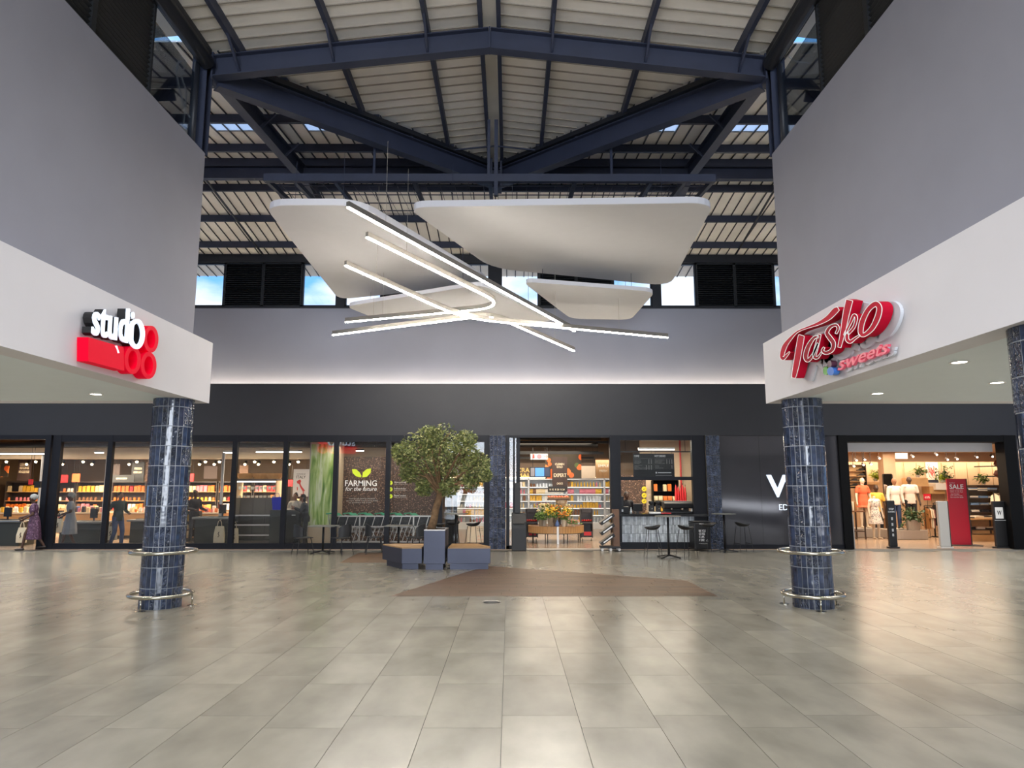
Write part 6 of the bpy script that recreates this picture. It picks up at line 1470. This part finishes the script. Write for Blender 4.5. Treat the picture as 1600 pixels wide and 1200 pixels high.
    if top:
        m = MB(); torso(m, .022)
        for q, E, W_ in ((1, 'el', 'wl'), (-1, 'er', 'wr')):
            sh, el, wr = T((q * sw, 0, 1.40)), T(J[E]), T(J[W_])
            if sleeve == 0: caps(m, sh, .07 * s, sh.lerp(el, .25), .068 * s)
            elif sleeve == 1: caps(m, sh, .072 * s, sh.lerp(el, .7), .062 * s)
            else: caps(m, sh, .07 * s, el, .056 * s); caps(m, el, .056 * s, el.lerp(wr, .93), .042 * s)
        m.lathe([(.178, .84), (.172, .92), (.165, 1.0), (.16, 1.08)], 18, sx=1, sy=.78).v; 
        k = len(m.v) - 72; m.v[k:] = [tuple(T(v)) for v in m.v[k:]]
        o = m.build('top', top, e, True); remesh(o, .012 * s)
    if bottom:
        m = MB(); m.ell(T((0, .01, .95)), R(.178, .132, .13), 14, 9)
        for hp_, kn, an in ((T(J['hl']), T(J['kl']), T(J['al'])), (T(J['hr']), T(J['kr']), T(J['ar']))):
            caps(m, hp_, .102 * s, kn if not shorts else hp_.lerp(kn, .7), .072 * s)
            if not shorts: caps(m, kn, .072 * s, an, .058 * s)
        o = m.build('trousers', bottom, e, True); remesh(o, .012 * s)
    if dress:
        m = MB(); torso(m, .02)
        for q, E in ((1, 'el'), (-1, 'er')): sh = T((q * sw, 0, 1.40)); caps(m, sh, .066 * s, sh.lerp(T(J[E]), .6 if sleeve else .1), .066 * s)
        n0 = len(m.v); prof = [(.15, 1.14), (.17, 1.02), (.2, .92), (.22, .78), (.25, .5 * (hem + .78)), (.275, hem)]
        n = 24; vs = []
        for r, z in prof:
            for k in range(n): rr = r * (1 + (.05 * math.cos(8 * 2 * math.pi * k / n) if z < .9 else 0)); vs.append(T((rr * math.cos(2 * math.pi * k / n), rr * .8 * math.sin(2 * math.pi * k / n), z)))
        m.add(vs, [(i * n + k, i * n + (k + 1) % n, (i + 1) * n + (k + 1) % n, (i + 1) * n + k) for i in range(len(prof) - 1) for k in range(n)] + [tuple(range(n - 1, -1, -1)), tuple((len(prof) - 1) * n + k for k in range(n))])
        o = m.build('dress', dress, e, True); remesh(o, .012 * s)
    if shoes:
        m = MB()
        for q, A in ((1, 'al'), (-1, 'ar')): an = T(J[A]); caps(m, an + Vector((0, .025, -.05)) * s, .044 * s, an + Vector((q * .015, -.16, -.058)) * s, .034 * s)
        o = m.build('shoes', shoes, e, True); remesh(o, .01 * s)
    return e
# people
pw = atz(55, 857); figure('person', (aty(58, 800, 20.62).x, 20.55, 0), math.radians(-62), 1.56, 'person in a purple patterned dress and grey headwrap walking into the shop', 'person', 'skin_dark', dict(kl=(.09, -.2, .52), al=(.08, -.26, .1), kr=(-.08, .08, .5), ar=(-.08, .3, .14), wl=(.2, -.25, 1.0), el=(.25, -.02, 1.14), wr=(-.22, -.3, 1.05), er=(-.24, -.05, 1.14), lean=(0, -.12)), dress='purple_cloth', hem=.34, wrap='scarf_grey', hair=None, female=True)
figure('person', (aty(113, 800, 21.6).x, 21.55, .004), math.radians(-60), 1.6, 'person in a grey dress and pale headwrap behind the first window', 'person', 'skin_dark', dict(wl=(.18, -.28, 1.05), wr=(-.2, -.22, 1.0), kl=(.09, -.12, .52), al=(.08, -.18, .09), ar=(-.08, .16, .1), lean=(0, -.06)), dress='cloth_grey', hem=.42, wrap='scarf_grey', hair=None, female=True)
figure('person', (aty(188, 800, 21.75).x, 21.65, .004), math.radians(65), 1.62, 'person in a dark green jacket and jeans walking behind the second window', 'person', 'skin_mid', dict(er=(-.3, .12, 1.17), wr=(-.34, .1, .92), wl=(.18, -.26, 1.08), kl=(.1, -.12, .5), al=(.1, -.1, .09), ar=(-.1, .14, .1), lean=(0, -.04)), top='cloth_green', bottom='jeans')
figure('person', (aty(305, 780, 23.2).x, 23.2, .004), math.radians(60), 1.66, 'person in dark clothes standing behind the counter right of the column', 'person', 'skin_dark', dict(wl=(.2, -.3, 1.1), wr=(-.2, -.3, 1.1)), top='cloth_dark', bottom='cloth_dark', bun=True, female=True)
figure('person', (aty(461, 780, 22.8).x, 22.85, .004), math.radians(0), 1.58, 'person in a cream top with one hand raised to the face at the till', 'person', 'skin_mid', dict(el=(.27, -.05, 1.2), wl=(.1, -.16, 1.5), er=(-.25, -.05, 1.15), wr=(-.05, -.26, 1.2)), top='cloth_cream', bottom='cloth_dark', bun=True, female=True)
figure('person', (aty(479, 780, 21.55).x, 21.55, .004), math.radians(-75), 1.56, 'person in dark clothes leaning at the till beside the leek picture', 'person', 'skin_mid', dict(el=(.25, -.12, 1.2), wl=(.12, -.3, 1.3), er=(-.25, -.12, 1.2), wr=(-.12, -.3, 1.25), lean=(0, -.16)), top='cloth_dark', bottom='cloth_dark', female=True)
figure('person', (aty(979, 780, 22.2).x, 22.2, .004), math.radians(10), 1.62, 'person in a dark top standing behind the coffee counter', 'person', 'skin_dark', dict(wl=(.2, -.3, 1.05), wr=(-.2, -.3, 1.05)), top='cloth_dark', bottom='cloth_dark', bun=True, female=True)

# ================================================================== clothing shop
mat('shop2_wall', 'c4a283', .65, var=.03); mat('shop2_panel', 'c9a98a', .6, var=.05, vscale=6, stretch=(5, 5, .4)); mat('shop2_ceiling', 'd2b394', .7); mat('shop2_dark', '3a2e28', .5); mat('platform', 'a39c94', .6); mat('sale_red', 'b3122a', .45); mat('gate_grey', 'b0aba3', .45); mat('pot_grey', 'a19b92', .7); mat('plant_green', '55702f', .6, var=.3, vscale=10); mat('plant_lime', 'a3b53a', .6, var=.2, vscale=10); mat('plant_deep', '2f4a2a', .6, var=.2, vscale=8); mat('light_wood', 'c9a170', .5, var=.08, vscale=6); mat('mirror', 'd5d5d5', .03, 1.)
CY1, CZ = 28.0, 3.2
o = MB().box(9.5, 22, CY1, CY1 + .2, 0, CZ).build('wall_clothing_back', 'shop2_wall'); tag(o, 'peach beige rear wall of the clothing shop', kind='structure')
for k in range(22):
    x0 = 10.6 + k * .5; MB().box(x0, x0 + (.47 if k % 3 else .40), CY1 - .03, CY1, 0, 2.72).build('wall_panel', 'shop2_panel', o)
o = MB().box(9.5, 22, 21.5, CY1, CZ - .12, CZ).build('ceiling_clothing', 'shop2_ceiling'); tag(o, 'warm white ceiling of the clothing shop', kind='structure')
o = MB().box(21.9, 22.1, 21.2, CY1, 0, CZ).build('wall_clothing_right', 'shop2_wall'); tag(o, 'right side wall of the clothing shop', kind='structure')
o = MB().box(9.5, 9.56, 21.2, CY1, 0, CZ).build('wall_clothing_left', 'shop2_wall'); tag(o, 'left side wall of the clothing shop', kind='structure')
o = MB().box(9.98, 14.62, 21.32, 21.52, 2.84, 3.11).build('trim_9', 'fascia_white'); tag(o, 'pale bulkhead inside the clothing shop portal', kind='structure')
o = MB().box(10, 22, 27.2, 27.35, 2.74, 3.08).build('trim_10', 'shop2_ceiling'); tag(o, 'ceiling drop hiding the cove light of the clothing shop', kind='structure')
e = empty('cove_strip', (0, 27.6, 2.9), 0, 'warm cove light above the rear wall of the clothing shop', 'light'); MB().box(10.6, 21.5, 0, .03, 0, .03).build('strip', 'led_cove_shop', e); MB().box(10.6, 21.5, -.03, .06, .03, .06).build('channel', 'alu', e)
spl = [(1337, 718), (1350, 717), (1373, 715), (1333, 727), (1348, 725), (1360, 724), (1425, 712), (1462, 709), (1479, 717), (1494, 716), (1525, 713), (1549, 712)]
for i, (px, py) in enumerate(spl):
    y = 24.5 + .5 * (i % 3); p = aty(px, py, y)
    e = empty('track_spot', (p.x, y, p.z), 0, f'small dark track spotlight, {nth(i)} of twelve in the clothing shop', 'spotlight', 'clothing shop spotlights')
    MB().cyl((0, 0, 0), (0, 0, CZ - .12 - p.z), .008, n=5).build('stem', 'black', e); MB().cyl((0, .05, .02), (0, -.06, -.03), .035, .045, 9).build('housing', 'shop2_dark', e); MB().ell((0, -.062, -.03), (.035, .01, .035), 7, 5).build('lamp', 'spot_lamp' if i % 3 == 0 else 'downlight', e)
for x in (11.4, 13.4, 15.6): light('clothing_lamps', 'AREA', (x, 24.2, 3.02), 130, (1, .80, .58), (0, 0, 0), 1.6, 3.5)
light('clothing_cove', 'AREA', (15.5, 27.5, 2.85), 110, (1, .82, .58), (math.radians(30), 0, 0), 10, .25)
# hanging white sign and white pillar
e = empty('hanging_sign', (aty(1409, 717, 23.2).x, 23.2, aty(1409, 717, 23.2).z), 0, 'blank white square sign hanging in the clothing shop', 'sign'); MB().box(-.2, .2, 0, .03, 0, .19).build('plate', 'white', e); MB().cyl((0, .015, .19), (0, .015, CZ - .12 - e.location.z), .006, n=4).build('wire', 'black', e)
o = MB().box(aty(1383, 760, 26.2).x, aty(1402, 760, 26.2).x, 26.2, 26.6, 0, CZ - .12).build('wall_pillar', 'shop2_wall'); tag(o, 'peach coloured pillar behind the white shirt mannequin', kind='structure')
e = empty('tall_mirror', (aty(1391, 800, 26.15).x, 26.15, 0), 0, 'tall rounded mirror on the peach pillar', 'mirror'); z1 = aty(1391, 741, 26.15).z; MB().yprism(rounded([(-.17, .3), (.17, .3), (.17, z1), (-.17, z1)], .06), 0, .02).build('glass', 'mirror', e); MB().strip_prism(rounded([(-.19, .28), (.19, .28), (.19, z1 + .02), (-.19, z1 + .02)], .07), rounded([(-.17, .3), (.17, .3), (.17, z1), (-.17, z1)], .06), lambda a, b: (a, -.01, b), lambda a, b: (a, .03, b), True).build('frame', 'shop2_dark', e)
# platforms
def plat(px0, px1, pyb, pyt, label, dep=1.0, r=.06, y=None):
    g = atz((px0 + px1) / 2, pyb); y = g.y; a, b = aty(px0, pyb, y), aty(px1, pyb, y); h = aty(px0, pyt, y).z; w = (b.x - a.x) / 2
    e = empty('display_platform', ((a.x + b.x) / 2, y, 0), 0, label, 'platform', 'mannequin platforms')
    MB().zprism(rounded([(-w, 0), (w, 0), (w, dep), (-w, dep)], r), .02, h).build('body', 'platform', e); MB().zprism(rounded([(-w + .03, .03), (w - .03, .03), (w - .03, dep - .03), (-w + .03, dep - .03)], r), 0, .02).build('plinth', 'shop2_dark', e)
    return (a.x + b.x) / 2, y, h
pA = plat(1337, 1386, 840, 826, 'grey display platform under the orange dress mannequin'); pB = plat(1399, 1456, 843.5, 829, 'rounded grey display platform under the jeans mannequin', 1.2, .3)
def man(px, y, z, H, rz, label, **k): return figure('mannequin', (aty(px, 800, y).x, y, z + .004), rz, H, label, 'mannequin', k.pop('skin', 'skin_mannequin'), group='dressed mannequins', shoes=k.pop('shoes', None), **k)
hA = lambda px, y, z, pt: aty(px, pt, y).z - z
man(1350, pA[1] + .35, pA[2], 1.80, .1, 'mannequin in an orange short dress on the grey platform', dress='cloth_orange', hem=.72, sleeve=1, female=True)
man(1371, pA[1] + .62, 0, 1.86, -.1, 'dark mannequin in a yellow top behind the patterned dress', skin='skin_mannequin_dark', top='cloth_yellow', sleeve=1, bottom='cloth_dark', female=True)
man(1367, pA[1] - .7, 0, 1.62, .15, 'headless mannequin in a grey patterned dress standing on the floor', dress='floral_print', hem=.55, sleeve=0, female=True, headless=True)
man(1400, pB[1] + .45, pB[2], 1.78, .12, 'mannequin in a white shirt and blue jeans', skin='skin_mid', top='cloth_white', sleeve=2, bottom='jeans', shoes='shoe_white')
man(1424, pB[1] + .75, pB[2], 1.84, -.15, 'dark mannequin in a pale pink tee behind the potted plant', skin='skin_mannequin_dark', top='cloth_pinkwhite', sleeve=1, bottom='cloth_dark')
# plants
def plant(p, w, h, label, m, pot=None, droop=.3, n=130):
    e = empty('potted_plant', p, 0, label, 'plant', 'potted plants'); z0 = 0
    if pot: 
        pr, ph = pot; MB().lathe([(pr * .85, 0), (pr, ph), (pr * .92, ph), (pr * .9, ph - .03), (.001, ph - .03)], 16, cap=False).build('pot', 'pot_grey', e); z0 = ph - .03
    st = MB(); lf = MB()
    for k in range(max(8, n // 8)):
        a = rnd.uniform(0, 6.28); R_0 = w * rnd.uniform(.2, 1); top_ = Vector((R_0 * math.cos(a), R_0 * math.sin(a), z0 + h * rnd.uniform(.35, 1) - droop * R_0 * rnd.random())); st.tube([(0, 0, z0), (top_.x * .4, top_.y * .4, max(z0, top_.z * .8)), top_], .006, 4)
        for j in range(8):
            q = Vector((0, 0, z0)).lerp(top_, .45 + .55 * j / 7) + Vector((rnd.gauss(0, .03), rnd.gauss(0, .03), rnd.gauss(0, .03))); d = Vector((rnd.gauss(0, 1), rnd.gauss(0, 1), rnd.gauss(-.2, .6))).normalized(); l = rnd.uniform(.07, .13); s_ = d.cross(Vector((0, 0, 1))); s_ = (s_.normalized() if s_.length > .05 else Vector((1, 0, 0))) * l * .38
            lf.add([q, q + d * l * .5 + s_, q + d * l, q + d * l * .5 - s_], [(0, 1, 2, 3)])
    st.build('stems', 'stem_green', e); lf.build('leaves', m, e, kind='stuff'); return e
plant((aty(1429, 825, pB[1] + .15).x, pB[1] + .22, pB[2] + .002), .5, .55, 'bushy plant in a grey pot on the rounded platform', 'plant_deep', (.24, .36), 1.0, 420)
def wallshelf(px0, px1, py, y, label, m='light_wood', h=.1):
    a, b = aty(px0, py, y), aty(px1, py, y); return tag(MB().box(a.x, b.x, y, CY1 - .03, a.z - h, a.z).build('wall_shelf', m), label, 'shelf', 'clothing wall shelves'), a.z
for i, (px, py, w, h, m, nm, sh) in enumerate(((1368, 752, .3, .42, 'plant_lime', 'lime green plant behind the yellow top mannequin', (1358, 1385)), (1378, 752, .22, .45, 'plant_deep', 'dark green plant beside the peach pillar', None), (1434, 746, .34, .42, 'plant_green', 'green plant on the wooden box shelf', None), (1476, 754, .36, .7, 'plant_deep', 'large dark leafed plant left of the red sale sign', None), (1472, 754, .24, .3, 'plant_lime', 'small light plant under the large dark leafed plant', None), (1537, 757, .38, .42, 'plant_green', 'green plant right of the red sale sign', None))):
    y = CY1 - .5; p = aty(px, py, y); plant((p.x, y, p.z + .001), w, h, nm, m, (.08, .1), .5, 190)
wallshelf(1356, 1386, 753, CY1 - .72, 'wooden shelf under the lime green plant'); wallshelf(1424, 1450, 747, CY1 - .72, 'wooden box shelf with a green plant', h=.3); wallshelf(1462, 1500, 755, CY1 - .72, 'shelf under the large dark leafed plant', 'white', .25); wallshelf(1526, 1600, 758, CY1 - .72, 'dark shelf right of the red sale sign', 'shop2_dark', .16); wallshelf(1452, 1476, 760, CY1 - .55, 'light wood box shelf below the red branch picture', h=.28)
# red branch picture
a, b = aty(1449, 755, CY1 - .1), aty(1465, 722, CY1 - .1); e = empty('picture', ((a.x + b.x) / 2, CY1 - .09, a.z), 0, 'tall picture with red branches on pale ground', 'picture'); w, h = (b.x - a.x) / 2, b.z - a.z
MB().box(-w, w, 0, .03, 0, h).build('board', 'cloth_white', e); bm_ = MB()
for k in range(16):
    p = Vector((rnd.uniform(-.3, .5) * w, -.006, h * rnd.uniform(.2, .7))); 
    for j in range(4): q = p + Vector((rnd.uniform(-.35, .3) * w, 0, h * rnd.uniform(.03, .12))); q.x = max(-.95 * w, min(.95 * w, q.x)); q.z = min(h * .98, q.z); bm_.cyl(p, q, .008, n=4); p = q
bm_.build('branches', 'map_red', e); MB().box(-w * .9, w * .9, -.004, 0, .02, h * .16).build('lower_print', 'bench_metal', e)
# shoe display at the left
sd = empty('shoe_shelf', (aty(1333, 745, 26.8).x, 26.8, 0), 0, 'lit shoe wall with rows of ledges at the left of the clothing shop', 'shelf')
za, zb2 = aty(1333, 762, 26.8).z, aty(1333, 727, 26.8).z
MB().box(-.5, .5, .25, .28, za, zb2).build('back_panel', 'light_wood', sd); MB().strip_prism([(-.52, za - .02), (.52, za - .02), (.52, zb2 + .02), (-.52, zb2 + .02)], [(-.49, za), (.49, za), (.49, zb2), (-.49, zb2)], lambda a, b: (a, .0, b), lambda a, b: (a, .3, b), True).build('frame', 'shop2_dark', sd)
for s in (-.4, .4): MB().box(s - .03, s + .03, .1, .26, 0, za).build('post', 'shop2_dark', sd)
mat('shoe_black', '1c1a1a', .4); mat('shoe_tan', '9a6a3c', .5)
shm = MB().xprism([(-.13, 0), (.13, 0), (.13, .035), (.05, .05), (-.02, .1), (-.1, .11), (-.13, .08)], -.045, .045).xf(Matrix.Rotation(math.pi / 2, 4, 'Z')).mesh('shoe', 'shoe_black')
for r in range(4):
    z = za + .06 + r * (zb2 - za - .08) / 4; MB().box(-.48, .48, .02, .26, z - .015, z).build('ledge', 'light_wood', sd)
    for k, x in enumerate((-.3, 0.05, .33)):
        if k == 1 and r > 1: continue
        inst(shm, 'shoe', (sd.location.x + x, 26.9, z + .001), None, rnd.uniform(-.2, .2), 'shoe_tan' if (r < 2 and k == 0) else 'shoe_black', f'{"tan" if (r < 2 and k == 0) else "black"} shoe, {nth(k)} from left on the {ORD[r]} ledge of the shoe wall', 'shoe', 'shoes on the shoe wall')
# small table with magazines at the left
tb = empty('display_table', (aty(1335, 815, 24.6).x, 24.6, 0), 0, 'dark display table with goods at the left of the clothing shop', 'table'); z1 = aty(1335, 798, 24.6).z
MB().box(-.5, .4, 0, .7, z1 - .05, z1).build('tabletop', 'wood_dark', tb); MB().box(-.5, .4, .05, .65, .25, .28).build('shelf_board', 'shop2_dark', tb)
for sx_ in (-.47, .37):
    for sy_ in (.04, .66): MB().box(sx_ - .02, sx_ + .02, sy_ - .02, sy_ + .02, 0, z1 - .05).build('leg', 'shop2_dark', tb)
for k in range(7): o = tag(MB().box(-.03, .03, -.1, .1, 0, .3).build('boxed_gift', ['cloth_white', 'jeans', 'shop2_dark', 'cloth_orange', 'cloth_grey', 'cloth_cream', 'shoe_tan'][k], None, bev=.006), ['white', 'blue', 'dark brown', 'orange', 'grey', 'cream', 'tan'][k] + ' slim box on the dark display table', 'box', 'slim boxes'); o.location = (tb.location.x - .38 + k * .09, 24.85, z1 + .001)
o = tag(MB().box(-.16, .16, -.02, .02, 0, .2).build('info_card', 'white'), 'blank white card standing above the dark display table', 'card'); o.location = (tb.location.x - .15, 25.2, aty(1328, 780, 25.2).z - .2)
tag(MB().box(tb.location.x - .16, tb.location.x - .14, 25.19, 25.21, 0, aty(1328, 780, 25.2).z - .2).build('card_stand', 'shop2_dark'), 'thin stand of the blank white card', 'stand')
# clothes racks with garments on hangers
gm = MB()
gp = [(-.06, .0), (-.03, -.03), (-.2, -.1), (-.24, -.38), (-.17, -.4), (-.17, -.75), (.17, -.75), (.17, -.4), (.24, -.38), (.2, -.1), (.03, -.03), (.06, .0)]
garment = MB().xprism([(a, b) for a, b in gp], -.018, .018).mesh('garment', 'cloth_dark')
def rack(px0, px1, pyt, y, n, cols, label):
    a, b = aty(px0, pyt, y), aty(px1, pyt, y); w = (b.x - a.x) / 2; cx = (a.x + b.x) / 2; z = a.z
    e = empty('clothes_rack', (cx, y, 0), 0, label, 'rack', 'clothes racks'); MB().cyl((-w, 0, z), (w, 0, z), .012, n=8).build('rail', 'black', e)
    for s in (-1, 1): MB().cyl((s * w, 0, 0), (s * w, 0, z), .014, n=8).build('post', 'black', e); MB().box(s * w - .02, s * w + .02, -.22, .22, 0, .02).build('foot', 'black', e)
    for k in range(n):
        x = cx - w + .05 + (2 * w - .1) * k / max(1, n - 1); c = cols[k * len(cols) // n]; g_ = empty('hanging_garment', (x, y, z), rnd.uniform(-.12, .12), f'{c[1]} garment, {nth(k)} from left on the {label.split(" with")[0]}', 'garment', 'garments on hangers')
        o = inst(garment, 'cloth', (0, 0, -.06), g_, 0, c[0], scale=(1, 1, rnd.uniform(.9, 1.05))); MB().tube([(0, -.18, -.13), (0, 0, -.05), (0, .18, -.13)], .006, 4).tube([(0, 0, -.05), (0, 0, .02), (0, .02, .03)], .004, 4).build('hanger', 'black', g_)
rack(1444, 1457, 790, 25.6, 8, [('shoe_tan', 'brown'), ('cloth_cream', 'cream'), ('lip', 'rust brown')], 'rack left of the pale gate with brown garments'); rack(1458, 1476, 786, 25.9, 9, [('cloth_dark', 'black'), ('charcoal', 'charcoal')], 'rack behind the pale gate with black garments')
rack(1484, 1502, 772, 26.6, 8, [('cloth_dark', 'black'), ('cloth_grey', 'grey')], 'rack behind the sale sign with dark garments'); rack(1552, 1572, 768, 24.6, 9, [('cloth_cream', 'cream'), ('shoe_tan', 'tan'), ('cloth_dark', 'black')], 'rack behind the black gate with cream garments')
for px, py, y, nm in ((1449, 777, 25.5, 'small red price sign beside the pink tee mannequin'), (1572, 779, 24.4, 'small red price sign beside the right door jamb')):
    p = aty(px, py, y); e = empty('price_sign', (p.x, y, p.z - .1), 0, nm, 'sign', 'red price signs'); MB().box(-.13, .13, 0, .01, 0, .22).build('plate', 'sale_red', e); text_y('print', '65%', -.09, .09, .06, .14, -.001, 'print_white', e, d=.003); MB().cyl((0, .02, -e.location.z), (0, .02, .05), .008, n=5).build('post', 'black', e)
# shelving with folded clothes
fu = empty('folding_shelf', (aty(1541, 800, 26.0).x, 26.0, 0), 0, 'dark shelf unit stacked with folded clothes', 'shelf'); FW = .58
for s in (-1, 1): MB().box(s * FW - .015, s * FW + .015, .02, .4, 0, 1.72).build('side_panel', 'shop2_dark', fu)
MB().box(-FW, FW, .38, .4, 0, 1.72).build('back_panel', 'light_wood', fu)
zz_ = [aty(1541, py, 26.0).z for py in (767, 778, 789, 800, 812)]
fold = MB().box(-.14, .14, -.15, .15, 0, .035).mesh('folded_garment', 'cloth_white')
for r, z in enumerate(zz_):
    MB().box(-FW, FW, 0, .38, z - .02, z).build('shelf_board', 'shop2_dark', fu)
    for k in range(3):
        for j in range(2 if r else 3):
            c = rnd.choice([('cloth_white', 'white'), ('cloth_cream', 'cream'), ('cloth_dark', 'black'), ('cloth_blue', 'blue'), ('cloth_grey', 'grey')] if r < 3 else [('cloth_dark', 'black'), ('cloth_white', 'white')])
            inst(fold, 'folded_garment', (fu.location.x - .36 + k * .36, 26.18, z + .001 + j * .037), None, rnd.uniform(-.06, .06), c[0], f'{c[1]} folded garment, {["left", "middle", "right"][k]} pile, {["bottom", "second", "third"][j]} layer, {["top", "second", "third", "fourth", "lowest"][r]} board of the folding shelf', 'garment', 'folded garments')
t2 = empty('display_table', (aty(1535, 815, 23.6).x, 23.6, 0), 0, 'long low table with folded clothes right of the sale sign', 'table'); z1 = aty(1535, 810, 23.6).z
MB().box(-.85, .8, 0, .8, z1 - .05, z1).build('tabletop', 'light_wood', t2); MB().box(-.8, .75, .05, .75, .36, .4).build('shelf_board', 'shop2_dark', t2); MB().box(-.84, .79, .02, .78, 0, .22).build('base', 'light_wood', t2)
for sx_ in (-.8, .75):
    for sy_ in (.05, .75): MB().box(sx_ - .02, sx_ + .02, sy_ - .02, sy_ + .02, .2, z1 - .05).build('leg', 'shop2_dark', t2)
for k in range(5):
    for lv, zq in (('top', z1), ('shelf', .4)):
        for j in range(2):
            c = rnd.choice([('cloth_white', 'white'), ('cloth_cream', 'cream'), ('cloth_dark', 'black')]) if lv == 'top' else rnd.choice([('cloth_dark', 'black'), ('charcoal', 'charcoal'), ('cloth_white', 'white')])
            inst(fold, 'folded_garment', (t2.location.x - .64 + k * .32, 23.85, zq + .001 + j * .037), None, rnd.uniform(-.1, .1), c[0], f'{c[1]} folded garment, {nth(k)} pile, {["bottom", "upper"][j]} layer, {"top" if lv == "top" else "lower board"} of the long low table', 'garment', 'folded garments')
# sunglasses-like bags on the right wall
for i, py in enumerate((726, 742)):
    p = aty(1562, py, 26.9); e = empty('hand_bag', (p.x, 26.9, p.z - .12), .3, ['upper', 'lower'][i] + ' brown bag on the wall beside the right door jamb', 'bag', 'brown bags'); MB().xprism([(-.1, 0), (.1, 0), (.08, .2), (-.08, .2)], -.26, .26).xf(Matrix.Rotation(.5, 4, 'Y')).build('body', 'lip', e, bev=.03); MB().tube([(-.15, 0, .2), (-.08, 0, .32), (.08, 0, .3), (.15, 0, .16)], .01, 5).build('strap', 'shop2_dark', e); MB().box(-.02, .02, .02, CY1 - 26.95, .05, .09).build('peg', 'black', e)
# gates and signs at the door line
def gate(px, pyt, y, w, m, label, lean=0): 
    p = aty(px, pyt, y); e = empty('security_gate', (aty(px, 820, y).x, y, 0), 0, label, 'gate', 'security gates at the clothing shop'); MB().box(-w, w, -.1, .1, .0, .05).build('foot', m, e, bev=.01); MB().box(-w * .8, w * .8, -.05, .05, .05, p.z).build('panel', m, e, bev=.02); return e, p.z
e, z = gate(1393, 782, 21.1, .15, 'black', 'slim black security gate with white symbols at the left of the clothing shop'); text_y('print', 'STOP', -.07, .07, z * .80, z * .84, -.051, 'print_white', e, d=.002); text_y('print', 'SCANNING', -.1, .1, z * .75, z * .78, -.051, 'print_white', e, d=.002)
for k, zz in enumerate((.62, .5, .38, .28)): MB().box(-.025, .025, -.054, -.05, z * zz - .04, z * zz + .04).build('symbol', 'print_dim', e)
e, z = gate(1474, 783, 21.1, .19, 'gate_grey', 'plain pale grey security gate beside the red sale sign'); MB().box(.15, .165, -.06, .06, .05, z).build('edge', 'shop2_dark', e)
e, z = gate(1562, 783, 21.1, .22, 'black', 'black security gate with a white letter card near the right jamb'); MB().box(-.13, .1, -.056, -.051, z * .63, z * .87).build('card', 'white', e); text_y('letter', 'W', -.08, .05, z * .70, z * .80, -.057, 'black', e, d=.002, bold=.02); MB().box(-.17, .17, -.053, -.05, z * .585, z * .6).build('stripe', 'print_dim', e)
p = aty(1500, 748, 22.1); ss = empty('sale_sign', (aty(1500, 820, 22.1).x, 22.1, 0), math.radians(-12), 'tall red sale sign standing in the clothing shop doorway', 'sign'); z = p.z
MB().box(-.27, .27, 0, .06, .03, z).build('panel', 'sale_red', ss); MB().box(.27, .30, -.01, .07, .03, z).build('side_frame', 'shop2_dark', ss); MB().box(-.35, .5, -.25, .3, 0, .03).build('base', 'shop2_dark', ss, bev=.006)
text_y('print', 'SALE', -.2, .19, z * .845, z * .915, -.001, 'print_white', ss, d=.004, bold=.02); text_y('print', 'further', -.2, -.04, z * .93, z * .945, -.001, 'print_white', ss, d=.003)
for t, a, b, zz in (('selected summer styles', -.2, .16, .82), ('while stocks last', -.2, .16, .795), ('IN STORE', -.18, .06, .76), ('and online today', -.2, .14, .735), ('see in store for details', -.2, .16, .712)): text_y('print', t, a, b, z * zz, z * zz + z * .014, -.001, 'print_white', ss, d=.003)
# ------------------------------------------------------------------ rear of the hall behind the camera
rw = MB()
rw.box(-14, -5.2, YREAR - .3, YREAR, 0, 9.5).box(4.5, 13.5, YREAR - .3, YREAR, 0, 9.5).box(-5.2, 4.5, YREAR - .3, YREAR, 8.7, 9.6)
o = rw.build('wall_rear', 'wall_grey'); tag(o, 'grey wall around the glazed entrance behind the viewer', kind='structure')
o = MB().box(-60, 60, -80, YREAR - .3, -.25, -.02).build('ground_outside', 'paving'); tag(o, 'pale paving outside the entrance', kind='structure')

for side, xa, xb in (('left', -24, -14), ('right', 13.5, 24)):
    o = MB().box(xa, xb, YC - .3, YC, 0, 7.5).build('wall_cross_' + side, 'fascia_white'); tag(o, f'white wall of the cross hall far out on the {side}', kind='structure')
    xe = xa if side == 'left' else xb
    o = MB().box(xe - .15, xe + .15, YC, 21.1, 3.0, 9.4).build('wall_end_' + side, 'wall_grey'); tag(o, f'grey wall above the {side} side entrance', kind='structure')
# unseen glowing boxes added for the light bars mirrored in the dark wall
mat('box_glow', 'ffffff', .4, emit=7, ecol='eef2ff')
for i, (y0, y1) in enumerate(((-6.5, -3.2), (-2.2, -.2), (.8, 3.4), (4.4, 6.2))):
    e = empty('glow_box', (12.9, y0, 0), 0, ['added glowing box furthest behind the viewer', 'added glowing box, second under the right canopy', 'added glowing box, third under the right canopy', 'added glowing box nearest the right column'][i], 'counter', 'added glowing boxes')
    MB().box(0, .5, 0, y1 - y0, 0, .55).build('base', 'charcoal', e); MB().box(.02, .5, 0, y1 - y0, .55, .95).build('glow_core', 'box_glow', e); MB().box(0, .52, -.01, y1 - y0 + .01, .95, .99).build('top', 'white', e)
